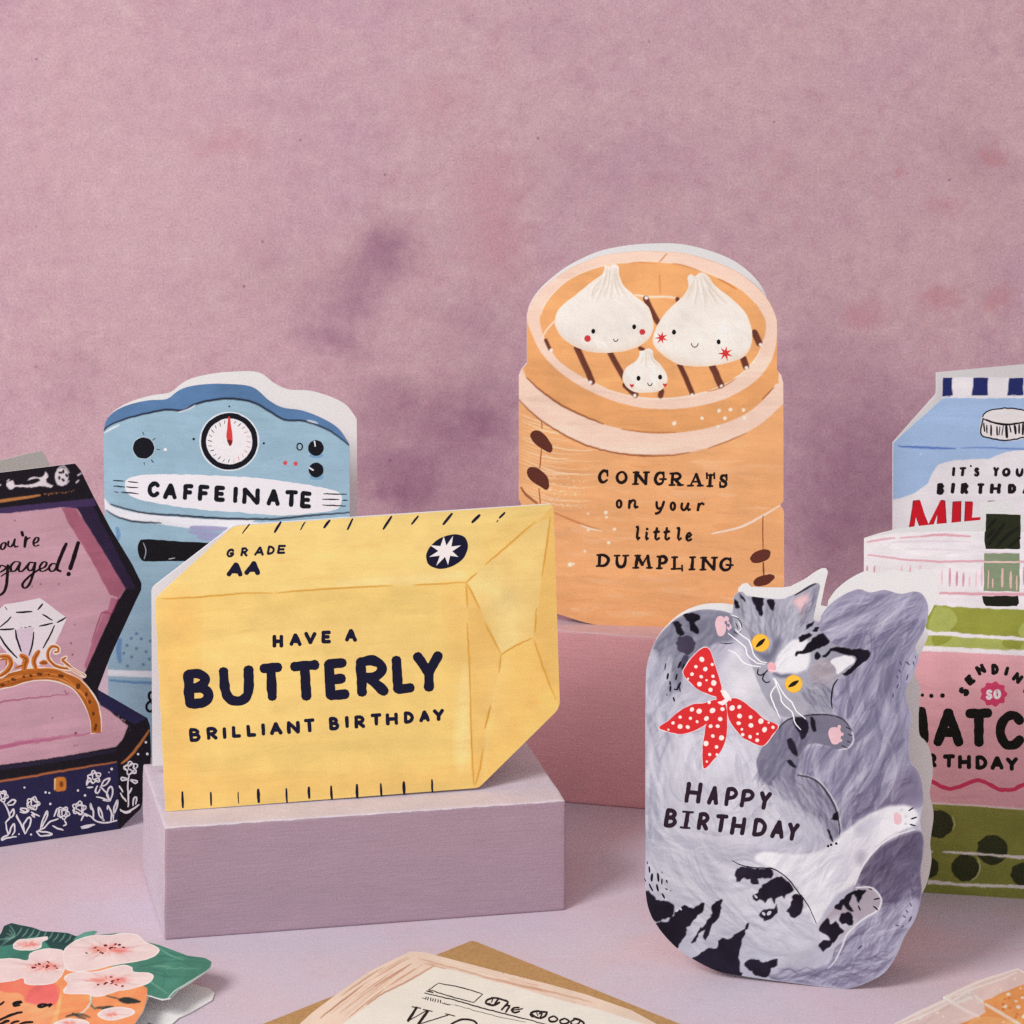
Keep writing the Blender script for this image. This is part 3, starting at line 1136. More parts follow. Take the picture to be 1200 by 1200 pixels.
def butter():
    ol = rounded([(193.8, 951), (181.5, 701), (273.5, 616.5), (648.5, 590.5), (656.2, 829.5), (561, 923.2)], [2, 6, 6, 6, 9, 5])
    leaf, front, root, bo = make_card('yellow butter packet birthday card standing on the lilac block', (193.8, 951), LB_H + 0.0002, LB_YAW, ol,
                                      lean=math.radians(-8), opening=24, fold='top')
    Y1, Y2, Y3, Y4, LINE = (228, 196, 118), (230, 202, 127), (228, 203, 134), (227, 188, 109), (202, 146, 54)
    b = Canvas(leaf, Y1)
    b.fill(A1((90, 480), (470, 140)) + [(648, 588), (660, 700)] + A2((590, 408), (340, 425)) + A1((900, 440), (635, 458), (300, 478)), Y2, smooth=False, brush=.2)
    b.fill(A2((590, 405), (920, 125), (1000, 40), (1040, 1000), (660, 1400), (610, 1380), (606, 950), (595, 600)), Y4, smooth=False, brush=.25)
    b.fill(A2((592, 405), (920, 130), (975, 110), (940, 380), (905, 670), (750, 742), (650, 530)), Y3, smooth=False, brush=.35)
    b.fill(A2((750, 748), (890, 675), (1010, 965), (1015, 1010), (660, 1360), (690, 1060)), (238, 196, 114), smooth=False, brush=.3)
    b.fill(A2((770, 760), (740, 860), (700, 1060), (670, 1300), (655, 1340), (690, 1060), (735, 840)), (238, 214, 152), brush=.2, soft=2, alpha=.7)
    b.fill(A2((560, 850), (600, 800), (604, 1200), (585, 1300), (530, 1250)), (236, 212, 145), brush=.5, soft=4, alpha=.7)
    b.fill(A2((0, 405), (300, 385), (560, 360), (540, 398), (200, 420), (0, 432)), (236, 212, 150), brush=.5, soft=3, alpha=.6)
    OW = (226, 178, 100)
    for pts, al in ((((190, 710), (230, 705), (232, 800), (215, 945), (196, 945)), .45), (((520, 690), (545, 690), (550, 760), (535, 800)), .35), (((200, 900), (380, 905), (540, 890), (550, 920), (200, 945)), .35),
                    (((560, 640), (640, 600), (648, 700), (640, 760), (600, 690)), .3), (((556, 700), (580, 740), (570, 860), (558, 900)), .35), (((610, 720), (650, 780), (652, 830), (620, 840)), .35)):
        b.fill(list(pts), OW, soft=9, alpha=al, wob=2)
    for pts, al in ((((250, 740), (420, 720), (500, 760), (420, 830), (280, 850)), .4), (((300, 650), (480, 625), (560, 640), (420, 670)), .35), (((560, 780), (590, 770), (585, 850), (562, 880)), .4)):
        b.fill(list(pts), (234, 202, 128), soft=12, alpha=al, wob=3)
    for i in range(140):
        x, y = rnd.uniform(190, 640), rnd.uniform(600, 945)
        ln = rnd.uniform(14, 60)
        b.line([(x, y), (x + ln / 2, y - ln * .04), (x + ln, y - ln * .075)], rnd.uniform(1.5, 6), rnd.choice([(232, 198, 124), (222, 180, 104), (236, 206, 138), (226, 186, 108)]), taper=.8, brush=.9, alpha=rnd.uniform(.2, .5))
    for p in (A1((120, 487), (300, 478), (480, 462), (635, 460)), A1((655, 459), (900, 440), (1200, 425)), A2((340, 422), (460, 417), (585, 408)),
              A2((585, 412), (590, 530)), A2((590, 600), (600, 800), (605, 950)), A2((605, 940), (608, 1050), (610, 1190)),
              A2((585, 410), (635, 365)), A2((675, 327), (770, 245), (910, 125)), A2((592, 420), (650, 535)), A2((672, 600), (750, 745)),
              A2((750, 748), (820, 705), (895, 672)), A2((905, 682), (950, 820), (1005, 962)), A2((750, 752), (738, 840)),
              A2((700, 985), (675, 1090)), A4((700, 30), (672, 135)), A4((665, 225), (650, 320), (628, 400)), A4((608, 130), (615, 300), (622, 400)),
              A2((980, 105), (962, 240), (940, 380)), A2((915, 530), (905, 655))):
        b.line(p, 1.5, LINE, taper=.7, wob=.4)
    b.streaks(260, -4, .015, w=(6, 22), l=(60, 180), spread=5)
    b.build('packet_print', front)
    t = Print(leaf)
    for (x0, y0, x1, y1, w) in ((530, 137, 497, 180, 1.3), (676, 127, 647, 175, 2.2), (790, 127, 768, 163, 1.3), (905, 120, 880, 153, 2.4), (1013, 112, 990, 161, 1.9)):
        t.line(A1((x0, y0), (x1, y1)), w * 1.35, NAVY, smooth=False, taper=.3)
    for (x0, y0, x1, y1, w) in ((235, 102, 197, 160, 2.2), (360, 99, 330, 137, 1.9), (518, 87, 478, 138, 2.5), (648, 95, 614, 128, 2.8), (766, 83, 742, 108, 2), (735, 118, 729, 126, 1.2)):
        t.line(A2((x0, y0), (x1, y1)), w * 1.35, NAVY, smooth=False, taper=.3)
    t.build('measure_marks', front)
    t = Print(leaf)
    for (x, y0, y1, w) in ((214, 432, 506, 2.2), (348, 434, 495, 1.8), (476, 432, 487, 1.0), (570, 420, 480, 3), (702, 417, 481, 1.9), (807, 410, 461, 2.6), (912, 405, 465, 2.3), (1032, 399, 458, 2.6), (1145, 394, 449, 1.9)):
        t.line(A3((x, y0), (x + 3, y1)), w * 1.35, NAVY, smooth=False, taper=.35)
    for (x, y0, y1, w) in ((72, 399, 458, 2.6), (184, 393, 449, 1.7), (292, 386, 441, 2.9), (424, 376, 433, 1.9)):
        t.line(A4((x, y0), (x + 3, y1)), w * 1.35, NAVY, smooth=False, taper=.35)
    t.build('measure_marks', front)
    g = Print(leaf)
    g.fill(A2((398, 300), (400, 270), (425, 232), (470, 200), (535, 184), (580, 200), (594, 245), (572, 298), (520, 335), (460, 347), (410, 328)), NAVY, wob=.3, brush=.1)
    pts = [(480, 194), (492, 238), (524, 192), (516, 242), (561, 236), (520, 264), (549, 291), (510, 285), (500, 328), (486, 290), (445, 332), (462, 284), (412, 291), (455, 262), (416, 236), (465, 240)]
    g.fill(A2(*pts), (232, 226, 224), smooth=False, wob=.15, brush=.1)
    g.build('star_badge', front)
    w = Print(leaf)
    K = A1
    word(w, K, [('G', 418, 462, 250, 294), ('R', 486, 527, 245, 290), ('A', 550, 603, 240, 287), ('D', 610, 652, 237, 281), ('E', 658, 703, 233, 277)], 2.5, NAVY, slant=.12)
    word(w, K, [('A', 420, 506, 315, 385), ('A', 504, 588, 308, 378)], 4.9, NAVY, slant=.12)
    word(w, K, [('H', 637, 688, 653, 718), ('A', 716, 775, 647, 710), ('V', 785, 845, 640, 702), ('E', 866, 914, 635, 697), ('A', 976, 1034, 626, 690)], 3.9, NAVY)
    word(w, K, [('B', 222, 360, 815, 1000), ('U', 388, 552, 798, 990), ('T', 573, 692, 786, 972), ('T', 718, 866, 776, 970), ('E', 882, 1000, 766, 962)], 10.0, NAVY, rot=-3)
    word(w, A2, [('R', 70, 222, 754, 948), ('L', 238, 346, 747, 932), ('Y', 336, 482, 730, 927)], 10.0, NAVY, rot=-3)
    word(w, K, [('B', 247, 302, 1092, 1158), ('R', 328, 381, 1087, 1150), ('I', 403, 422, 1086, 1147), ('L', 446, 491, 1080, 1140), ('L', 515, 563, 1074, 1135), ('I', 584, 604, 1068, 1131),
                ('A', 624, 684, 1064, 1126), ('N', 705, 766, 1058, 1121), ('T', 783, 837, 1047, 1114), ('B', 902, 951, 1040, 1104), ('I', 977, 996, 1034, 1096), ('R', 1021, 1073, 1033, 1096)], 3.8, NAVY, rot=-3)
    word(w, A2, [('T', 137, 191, 1023, 1085), ('H', 208, 266, 1019, 1081), ('D', 292, 341, 1014, 1073), ('A', 364, 416, 1009, 1067), ('Y', 429, 484, 1002, 1062)], 3.8, NAVY, rot=-3)
    w.build('lettering', front)


# ================================================================== coffee machine card
C1 = crop(0, 420, 4)
C2 = crop(250, 420, 4)
D1 = crop(0, 700, 4)
INK = (26, 27, 42)


def coffee():
    top = C1((486, 345), (494, 300), (520, 262), (560, 235), (620, 212), (700, 196), (782, 190), (830, 155), (880, 133), (960, 121), (1050, 119), (1180, 133)) + \
        C2((260, 196), (325, 230), (420, 245), (520, 285), (590, 332), (637, 402))
    bottom_y = 886
    ol = spline(top, False, 4)
    ol += [(410.5, 700), (411, bottom_y + 6), (400, bottom_y + 14), (140, bottom_y - 2), (128, bottom_y - 10), (126, 760), (123.5, 640), (121.5, 540)]
    ol_pts = ol
    leaf, front, root, bo = make_card('pale blue coffee machine card with a dial, behind the butter packet card', (140, bottom_y - 2), 0, math.radians(-13.5), ol_pts,
                                      lean=0, opening=24, fold='left')
    P = (146, 178, 195)
    b = Canvas(leaf, P)
    # darker blue lid
    lid = C1((470, 350), (470, 60), (1250, 60))
    lidline = C1((488, 336), (520, 310), (600, 280), (700, 255), (780, 241), (860, 243), (920, 213), (1000, 195), (1080, 188), (1180, 204)) + \
        C2((260, 246), (330, 286), (420, 293), (500, 318), (570, 355), (637, 408))
    ll = spline(lidline, False, 3)
    b.fill(ll + [(430, 440), (430, 415), (110, 415), (110, 505)], (82, 117, 157), smooth=False, wob=0, brush=.6)
    b.line(lidline, 2.0, INK, taper=.5, wob=.4)
    b.line(C1((490, 350), (510, 335), (560, 312)), 1.6, (225, 228, 232), taper=.6)
    b.line(C1((838, 252), (880, 240), (915, 218)), 1.4, (225, 228, 232), taper=.6)
    b.line(C2((440, 290), (490, 304)), 1.6, (225, 228, 232), taper=.6)
    # chrome rim under the panel
    b.fill(C1((488, 655), (520, 690), (600, 715), (700, 732), (850, 745), (1000, 755), (1200, 757)) + C2((180, 768), (400, 765), (640, 745), (645, 800), (400, 830), (180, 830)) +
           C1((1100, 815), (880, 795), (700, 770), (600, 757), (500, 715)), (222, 224, 230), brush=.15)
    b.line(C1((520, 684), (600, 708), (700, 727), (850, 737), (1000, 748), (1190, 753)) + C2((300, 752), (420, 740), (640, 722)), 1.8, INK, taper=.5, wob=.4)
    b.line(C1((500, 712), (540, 738), (600, 758), (640, 766), (755, 772)), 1.7, INK, taper=.6, wob=.4)
    for pts in (((895, 792), (980, 797), (1070, 800)), ((890, 812), (960, 822), (1050, 830)), ((930, 838), (1010, 848), (1080, 850))):
        b.line(C1(*pts), 6, (150, 150, 186), taper=.5)
    b.line(C1((550, 795), (556, 825), (553, 850)), 5, (98, 138, 182), taper=.4)
    for (x, y) in ((615, 192), (662, 195), (640, 240), (595, 225), (617, 280), (672, 315), (598, 322), (685, 255), (705, 205), (580, 262), (700, 290), (725, 330), (640, 170)):
        b.dot(*D1((x, y))[0], 1.9, (98, 130, 160))
    b.line(D1((562, 200), (556, 250), (562, 300)), 6, (98, 138, 182), taper=.3)
    b.line(D1((505, 355), (620, 358), (760, 362), (1500, 375)), 7.5, (226, 228, 233), wob=.5)
    b.line(D1((515, 388), (600, 396), (720, 402), (1500, 420)), 3.0, (98, 138, 178), taper=.4, wob=.5)
    b.fill([(130, 836), (280, 842), (412, 838), (412, 900), (130, 900)], (146, 180, 202), smooth=False, brush=.4)
    b.streaks(300, 4, .02, w=(6, 22), l=(60, 160), spread=6)
    b.build('machine_print', front)
    h = Print(leaf)
    h.fill(C1((646, 890), (655, 856), (680, 847), (800, 855), (900, 860), (1100, 870), (1150, 872), (1150, 960), (1060, 962), (860, 950), (700, 953), (660, 940)), (28, 26, 34), brush=.3)
    h.line(C1((672, 865), (684, 900), (676, 940)), 1.2, (150, 160, 170), taper=.5)
    h.line(C1((790, 940), (820, 936)), 1.0, (190, 190, 190), taper=.5)
    h.build('handle_print', front)
    d = Print(leaf)
    cx, cy = C1((1075, 389))[0]
    d.dot(cx, cy, 35.2, (214, 222, 228), n=40, ry=34.8)
    d.dot(cx, cy, 33.4, INK, n=40, ry=33.4, wob=.4)
    d.dot(cx, cy, 27.0, (226, 224, 226), n=36, wob=.4)
    for i in range(24):
        a = math.radians(-90 + 15 * i)
        if i == 0:
            continue
        red = 4 <= i <= 11
        r0 = 20.5 + (i % 2)
        d.line([(cx + r0 * math.cos(a), cy + r0 * math.sin(a)), (cx + 25 * math.cos(a + .05), cy + 25 * math.sin(a + .05))], 1.05, (205, 130, 130) if red else INK, smooth=False, taper=.4)
    d.fill(C1((1070, 273), (1077, 273), (1086, 340), (1092, 388), (1077, 412), (1062, 370), (1066, 320)), (206, 62, 60), brush=.1)
    d.fill(C1((1064, 380), (1090, 388), (1077, 412)), (110, 30, 34), brush=.1)
    d.build('dial_print', front)
    k = Print(leaf)
    x, y = C1((673, 420))[0]
    k.dot(x, y, 13.3, (190, 208, 218), n=24)
    k.dot(x, y, 12.6, INK, n=24, wob=.4)
    for p in (((670, 345), (675, 360)), ((716, 383), (728, 374)), ((735, 427), (750, 427)), ((708, 475), (720, 488)), ((676, 487), (677, 500))):
        k.line(C1(*p), 1.3, INK, smooth=False, taper=.4)
    k.dot(*C1((775, 427))[0], 1.9, (225, 228, 232))
    k.dot(*C1((1075, 225))[0], 1.1, INK)
    k.dot(*C1((908, 378))[0], 1.5, INK)
    k.dot(*C2((237, 398))[0], 1.4, INK)
    k.dot(*C2((405, 414))[0], 4.0, INK, ry=4.8)
    k.dot(*C2((405, 414))[0], 2.4, P, ry=3.2)
    for (xx, yy, r) in ((481, 420, 37), (482, 523, 35)):
        k.dot(*C2((xx + 2, yy + 34))[0], 8, (118, 158, 190), ry=3.5)
        k.dot(*C2((xx, yy))[0], r / 4, INK, n=22, wob=.3)
    k.line(C2((474, 388), (477, 412)), 1.6, (225, 228, 232), smooth=False)
    k.line(C2((450, 512), (468, 524)), 1.6, (225, 228, 232), smooth=False)
    k.dot(*C2((337, 490))[0], 2.6, (196, 82, 88))
    k.dot(*C2((386, 493))[0], 2.6, (196, 82, 88))
    k.build('knob_print', front)
    n = Print(leaf)
    n.fill(C1((585, 600), (592, 572), (640, 551), (700, 545), (900, 545), (1200, 560)) + C2((380, 583), (540, 612), (592, 632), (602, 665), (582, 705), (500, 722), (350, 735), (150, 726)) +
           C1((1140, 722), (1000, 714), (800, 690), (650, 660), (595, 628)), (226, 225, 229), wob=.7, brush=.12)
    for p in (((530, 572), (582, 575)), ((600, 577), (647, 582)), ((532, 598), (585, 603)), ((592, 602), (648, 607)), ((537, 625), (552, 628)), ((568, 627), (650, 635))):
        n.line(C1(*p), 1.6, INK, smooth=False, taper=.5)
    for p in (((517, 635), (625, 637)), ((512, 660), (590, 662)), ((605, 665), (628, 665)), ((512, 687), (620, 692))):
        n.line(C2(*p), 1.6, INK, smooth=False, taper=.5)
    word(n, C1, [('C', 690, 751, 575, 652), ('A', 764, 832, 583, 663), ('F', 858, 908, 588, 667), ('F', 928, 984, 592, 672), ('E', 1005, 1058, 596, 673), ('I', 1091, 1117, 598, 681)], 4.5, INK, rot=3)
    word(n, C2, [('N', 136, 218, 604, 687), ('A', 250, 314, 610, 693), ('T', 334, 398, 616, 699), ('E', 407, 463, 623, 704)], 4.5, INK, rot=3)
    (a, bq), (c, dd) = D1((680, 438), (745, 540))
    glyph(n, '&', (a, bq, c, dd), 2.6, INK)
    n.build('lettering', front)


# ================================================================== dumpling steamer card
E1 = crop(600, 270, 3.75)
E2 = crop(600, 470, 3.75)
BROWN = (92, 46, 36)
DINK = (42, 24, 26)


def steamer():
    left = spline(E1((30, 640), (42, 612), (66, 585)), False, 3)
    tp = spline(E1((65, 380), (78, 330), (110, 280), (160, 232), (250, 170), (380, 116), (500, 96), (620, 92), (760, 102), (900, 142), (1010, 195), (1090, 262), (1140, 330), (1164, 395)), False, 3)
    right = E1((1165, 500), (1164, 612), (1183, 636), (1192, 670), (1193, 900)) + E2((1193, 440), (1178, 455), (1195, 485), (1196, 800), (1190, 930))
    bot = spline(E2((1150, 975), (1000, 990), (830, 996), (650, 993), (450, 990), (330, 975), (200, 935), (80, 905), (30, 890)), False, 3)
    ol = left + tp + right + bot + E2((28, 500), (42, 455), (30, 430)) + E1((30, 780))
    leaf, front, root, bo = make_card('tan bamboo steamer card with three smiling dumplings, on the rose block', (770, 734), RB_H + 0.0002, math.radians(-6.5), ol,
                                      lean=0, opening=17, fold='left')
    OR, OR2, PALE, PALE2 = (226, 168, 115), (222, 161, 104), (232, 203, 184), (230, 196, 170)
    b = Canvas(leaf, OR)
    # body brushwork
    for i in range(150):
        x, y = rnd.uniform(60, 1150), rnd.uniform(250, 960)
        ln = rnd.uniform(60, 200)
        b.line(E2((x, y), (x + ln * .5, y + rnd.uniform(4, 16)), (x + ln, y + rnd.uniform(-6, 10))), rnd.uniform(2, 7), rnd.choice([(232, 180, 132), (221, 156, 99), (237, 190, 148), (218, 158, 110)]), taper=.8, brush=.8, alpha=rnd.uniform(.4, .9))
    for (x, y, l) in ((560, 770, 180), (380, 700, 120), (260, 560, 90), (700, 400, 200), (840, 290, 220), (420, 930, 160)):
        b.line(E2((x, y), (x + l / 2, y + 12), (x + l, y + 4)), 9, (233, 180, 136), taper=.8, brush=.8, clip=True)
    for i in range(24):
        y0 = 60 + i * 15
        ln = rnd.uniform(140, 360)
        pts = E2((40, y0 + rnd.uniform(-4, 4)), (40 + ln * .4, y0 + ln * .15), (40 + ln * .75, y0 + ln * .20), (40 + ln, y0 + ln * .19))
        b.line(pts, rnd.uniform(.5, 1.2), (243, 214, 178), taper=.8, wob=.6, clip=True, dz=0.000001)
    for i in range(90):
        b.dot(*E2((rnd.uniform(130, 330), rnd.uniform(330, 470)))[0], rnd.uniform(.3, .9), (244, 216, 184), n=7, dz=0.000001)
    for (x, y, r) in ((412, 490, 2.4), (415, 510, 1.6), (335, 567, 1.4), (450, 563, 2), (425, 622, 2.2), (320, 660, 1.4), (255, 718, 2.6), (270, 716, 1.4), (335, 495, 1.2)):
        b.dot(*E2((x, y))[0], r, (246, 226, 204), wob=.4)
    # lower tier joint
    b.line(E2((40, 380), (60, 410), (110, 450)), 2.2, (130, 70, 40), taper=.4)
    b.line(E2((180, 488), (260, 522), (320, 545), (390, 566)), 1.8, (190, 120, 70), taper=.7)
    b.line(E2((300, 545), (350, 562), (395, 570)), 1.5, (246, 226, 204), taper=.7)
    b.line(E2((880, 582), (1000, 555), (1100, 505), (1178, 458)), 2.0, (240, 225, 215), taper=.6)
    # pale lower rim, then the lid
    band = E1((30, 745), (100, 812), (200, 882), (330, 945), (470, 980), (620, 990), (780, 975), (950, 927), (1090, 852), (1200, 755))
    lid = E1((1160, 672), (1100, 748), (1000, 820), (850, 870), (700, 890), (560, 885), (400, 850), (260, 790), (150, 722), (64, 648))
    bs, ls = spline(band, False, 4), spline(lid, False, 4)
    b.fill(bs + E1((1210, 560), (1166, 600)) + ls + E1((20, 560)), PALE, smooth=False, brush=.12)
    b.fill([(ls[0][0] + 3, ls[0][1])] + ls + E1((50, 560), (50, 350), (300, 100), (900, 100), (1180, 350)), OR2, smooth=False, brush=.3)
    b.line(band[0:1] + band[1:6], 1.6, (140, 78, 46), taper=.6, wob=.5)
    b.line(E1((440, 975), (560, 990), (700, 988), (780, 976)), 1.7, (150, 86, 50), taper=.7, wob=.5)
    b.line(E1((860, 958), (950, 925), (1030, 890)), 1.3, (160, 96, 60), taper=.7, wob=.5)
    b.line(E1((66, 650), (150, 722), (260, 790), (400, 850)), 1.8, (130, 68, 38), taper=.6, wob=.5)
    b.line(E1((480, 873), (600, 888), (720, 888)), 1.4, (170, 102, 60), taper=.7)
    b.line(E1((1100, 742), (1150, 690)), 1.4, (150, 86, 50), taper=.6)
    for (x, y, r) in ((713, 848, 2.6), (835, 825, 2), (910, 792, 2.2), (960, 787, 2.2), (936, 825, 2.2), (1017, 790, 2), (1022, 824, 2.4), (905, 862, 1.8), (955, 258, 1.9), (1045, 316, 1.6)):
        b.dot(*E1((x, y))[0], r, (246, 228, 210), wob=.4)
    outer = E1((62, 378), (86, 450), (130, 540), (220, 630), (350, 710), (500, 765), (650, 786), (800, 775), (950, 735), (1070, 660), (1140, 570), (1168, 450),
               (1164, 395), (1140, 330), (1090, 262), (1010, 195), (900, 142), (760, 102), (620, 92), (500, 96), (380, 116), (250, 170), (160, 232), (110, 280), (78, 330))
    b.fill(outer, PALE, brush=.12)
    inner = E1((126, 370), (170, 290), (260, 210), (400, 155), (520, 140), (650, 138), (780, 160), (900, 205), (1000, 255), (1070, 320), (1112, 395), (1108, 480), (1070, 565), (985, 648),
               (860, 708), (720, 736), (580, 736), (440, 706), (320, 650), (220, 585), (160, 512), (128, 430))
    b.fill(inner, (227, 166, 108), brush=.3)
    b.line(spline(inner, True, 4)[:70] , .8, (248, 232, 216), taper=.3)
    b.line(inner[11:19], 1.3, (244, 226, 210), taper=.5, wob=.5)
    b.line(E1((520, 143), (580, 140), (630, 146)), 1.2, (200, 130, 70), taper=.7)
    b.line(E1((700, 145), (760, 155), (820, 175)), 1.2, (190, 120, 66), taper=.7)
    b.line(E1((680, 102), (660, 125), (648, 140)), 1.4, (200, 136, 82), taper=.4)
    b.line(E1((648, 195), (650, 240), (650, 278)), 1.4, (205, 136, 78), taper=.4)
    b.line(E1((905, 212), (950, 235), (985, 258)), 1.6, (190, 112, 54), taper=.6)
    b.line(E1((540, 283), (600, 292), (680, 292), (740, 300)), 2.0, (244, 226, 208), taper=.5)
    b.line(E1((190, 395), (150, 440), (130, 480)), 1.4, (244, 226, 208), taper=.5)
    b.line(E1((860, 708), (920, 690), (985, 650)), 1.2, (190, 112, 54), taper=.6)
    # slats of the steamer floor
    for (x0, y0, x1, y1, w) in ((587, 300, 640, 402, 5.2), (728, 302, 736, 318, 4), (286, 515, 352, 664, 5.6), (432, 540, 492, 648, 5.2), (500, 680, 540, 722, 5.5), (737, 590, 792, 715, 4.6),
                                (880, 600, 918, 680, 6.2), (1018, 565, 1028, 598, 6), (1066, 450, 1085, 495, 6), (150, 482, 167, 522, 3.2), (562, 516, 574, 524, 3.5), (657, 706, 654, 726, 5)):
        b.line(E1((x0, y0), (x1, y1)), w * 1.3, BROWN, smooth=False, wob=.5, brush=.1)
    for (x, y) in ((345, 668), (540, 726), (792, 722), (920, 684), (1030, 604), (1092, 502), (172, 526), (590, 296)):
        b.dot(*E1((x, y))[0], 2.0, (250, 236, 222), wob=.5)
    b.streaks(300, 3, .025, w=(6, 20), l=(60, 160), spread=6)
    b.build('basket_print', front)
    # bamboo ties with brown toggles
    t = Print(leaf)
    for p, w in ((E1((130, 840), (133, 870)), 1.4), (E1((130, 955), (122, 1045)), 1.6)):
        t.line(p, w, (170, 92, 44), smooth=False, taper=.3)
    t.line(E2((118, 385), (124, 440), (122, 470)), 1.6, (180, 104, 52), taper=.3)
    t.fill(E1((80, 900), (92, 882), (118, 880), (152, 908), (177, 948), (170, 976), (132, 960), (92, 928)), BROWN)
    t.fill(E1((65, 1062), (78, 1040), (115, 1046), (155, 1082), (163, 1125), (150, 1140), (115, 1120), (80, 1095)), BROWN)
    t.build('toggle_print', front)
    t = Print(leaf)
    t.line(E2((1103, 505), (1102, 560), (1103, 650)), 1.5, (150, 84, 46), taper=.3)
    t.line(E2((1105, 710), (1106, 770)), 2.2, (140, 76, 42), taper=.2)
    t.fill(E2((1046, 692), (1065, 665), (1112, 651), (1136, 662), (1126, 694), (1082, 712), (1055, 708)), BROWN)
    t.fill(E2((1060, 800), (1078, 775), (1135, 760), (1156, 775), (1125, 804), (1082, 815)), BROWN)
    t.build('toggle_print', front)
    WHITE = (231, 226, 217)
    FOLD = (206, 198, 186)

    def dumpling(outline, folds, eyes, smile, cheeks, name='dumpling_print'):
        cx = sum(p[0] for p in outline) / len(outline)
        cy = sum(p[1] for p in outline) / len(outline)
        ring = wobble(spline(E1(*[(cx + (x - cx) * 1.025, cy + (y - cy) * 1.03) for x, y in outline]), True), .4)
        c = Canvas(sub_leaf(leaf, ring), (238, 214, 190), .3)
        c.fill(E1(*outline), WHITE, brush=.25, wob=.5)
        low = max(y for x, y in outline)
        xs = [x for x, y in outline]
        c.fill(E1((min(xs), low - 60), (cx, low - 14), (max(xs), low - 60), (max(xs), low + 20), (min(xs), low + 20)), (222, 206, 188), soft=3, alpha=.45)
        for f in folds:
            c.line(E1(*[(x + 5, y) for x, y in f]), 4.5, (218, 206, 190), taper=.7, wob=.4, brush=.5, alpha=.6)
            c.line(E1(*f), 1.3, (196, 184, 168), taper=.8, wob=.4, brush=.4, alpha=.8)
            c.line(E1(*[(x - 7, y + 4) for x, y in f]), 2.0, (240, 236, 228), taper=.8, wob=.4, brush=.4, alpha=.8)
        c.streaks(60, 60, .03, l=(10, 30))
        body = c.build(name, front, z=0.000024)
        d = Print(leaf)
        for (x, y, r) in eyes:
            d.dot(*E1((x, y))[0], r / 3.75, (26, 22, 26), ry=r * 1.25 / 3.75)
        (sx0, sy0), (sxm, sym), (sx1, sy1) = smile
        sw, sd = sx1 - sx0, sym - min(sy0, sy1)
        smile = [(sxm + sw * .5 * math.sin(q * 1.5), sym - sd * 1.15 * (1 - math.cos(q * 1.5))) for q in (-1, -.75, -.5, -.25, 0, .25, .5, .75, 1)]
        d.line(spline(E1(*smile), False, 0.3), 1.15, (60, 40, 40), smooth=False, taper=.2, wob=0)
        for c in cheeks:
            if c[0] == 'dot':
                d.dot(*E1((c[1], c[2]))[0], c[3] / 3.75, (200, 62, 66))
                d.dot(*E1((c[1], c[2]))[0], c[3] * .3 / 3.75, (176, 48, 56))
            elif c[0] == 'star':
                d.star(*E1((c[1], c[2]))[0], c[3] / 3.75, c[3] * .36 / 3.75, 7, (204, 52, 52), rot=.4)
            else:
                x, y, s = c[1:]
                d.fill(E1((x, y + s), (x - s * .8, y), (x - s * .5, y - s * .6), (x, y - s * .2), (x + s * .5, y - s * .6), (x + s * .8, y)), (196, 52, 56), smooth=False, wob=0)
        d.build('dumpling_face', front)
    dumpling([(195, 385), (215, 340), (280, 285), (350, 230), (392, 200), (408, 170), (402, 158), (430, 160), (445, 150), (466, 160), (470, 200), (490, 245), (540, 290), (590, 330), (612, 380), (616, 430),
              (590, 480), (540, 510), (470, 528), (390, 532), (310, 518), (240, 480), (200, 430)],
             [[(415, 165), (408, 210), (370, 260), (330, 290)], [(430, 170), (425, 230), (400, 290)], [(445, 165), (440, 230), (428, 300)], [(455, 170), (465, 230), (500, 290)], [(400, 210), (360, 250), (350, 300)],
              [(450, 180), (455, 240), (470, 290)], [(420, 180), (400, 240), (370, 310)]],
             [(357, 443, 9), (537, 424, 9)], [(447, 478), (456, 488), (466, 478)], [('dot', 332, 475, 15), ('dot', 573, 446, 13)])
    dumpling([(624, 480), (640, 420), (690, 350), (752, 292), (776, 252), (772, 208), (790, 196), (803, 208), (820, 194), (838, 190), (862, 206), (890, 245), (960, 300), (1020, 360), (1047, 430), (1046, 500),
              (1012, 550), (930, 580), (830, 592), (740, 584), (670, 545), (635, 510)],
             [[(800, 210), (790, 250), (760, 310)], [(812, 210), (815, 260), (800, 330)], [(825, 200), (840, 260), (850, 330)], [(840, 200), (870, 270), (900, 320)], [(790, 230), (765, 280), (720, 330)], [(850, 215), (890, 270), (940, 320)]],
             [(712, 447, 9), (908, 490, 9)], [(788, 497), (803, 513), (818, 502)], [('star', 657, 472, 30), ('star', 938, 540, 34)])
    dumpling([(488, 642), (505, 602), (545, 575), (560, 548), (560, 532), (580, 530), (600, 519), (618, 530), (622, 560), (650, 590), (675, 625), (679, 665), (652, 700), (600, 710), (540, 708), (500, 680)],
             [[(580, 535), (578, 560), (560, 585)], [(600, 530), (602, 560), (610, 590)], [(590, 530), (588, 560), (585, 600)], [(610, 535), (615, 565), (635, 590)]],
             [(556, 650, 9), (651, 645, 9)], [(597, 671), (606, 682), (616, 673)], [('heart', 527, 681, 12), ('heart', 672, 678, 12)])
    w = Print(leaf)
    kw = dict(serif=True, contrast=.6)
    word(w, E2, [('C', 375, 427, 299, 364), ('O', 453, 511, 304, 366), ('N', 535, 598, 306, 372), ('G', 620, 676, 307, 372), ('R', 696, 750, 311, 376), ('A', 777, 838, 314, 379), ('T', 846, 896, 317, 381), ('S', 906, 952, 319, 384)], 3.3, DINK, slant=.05, **kw)
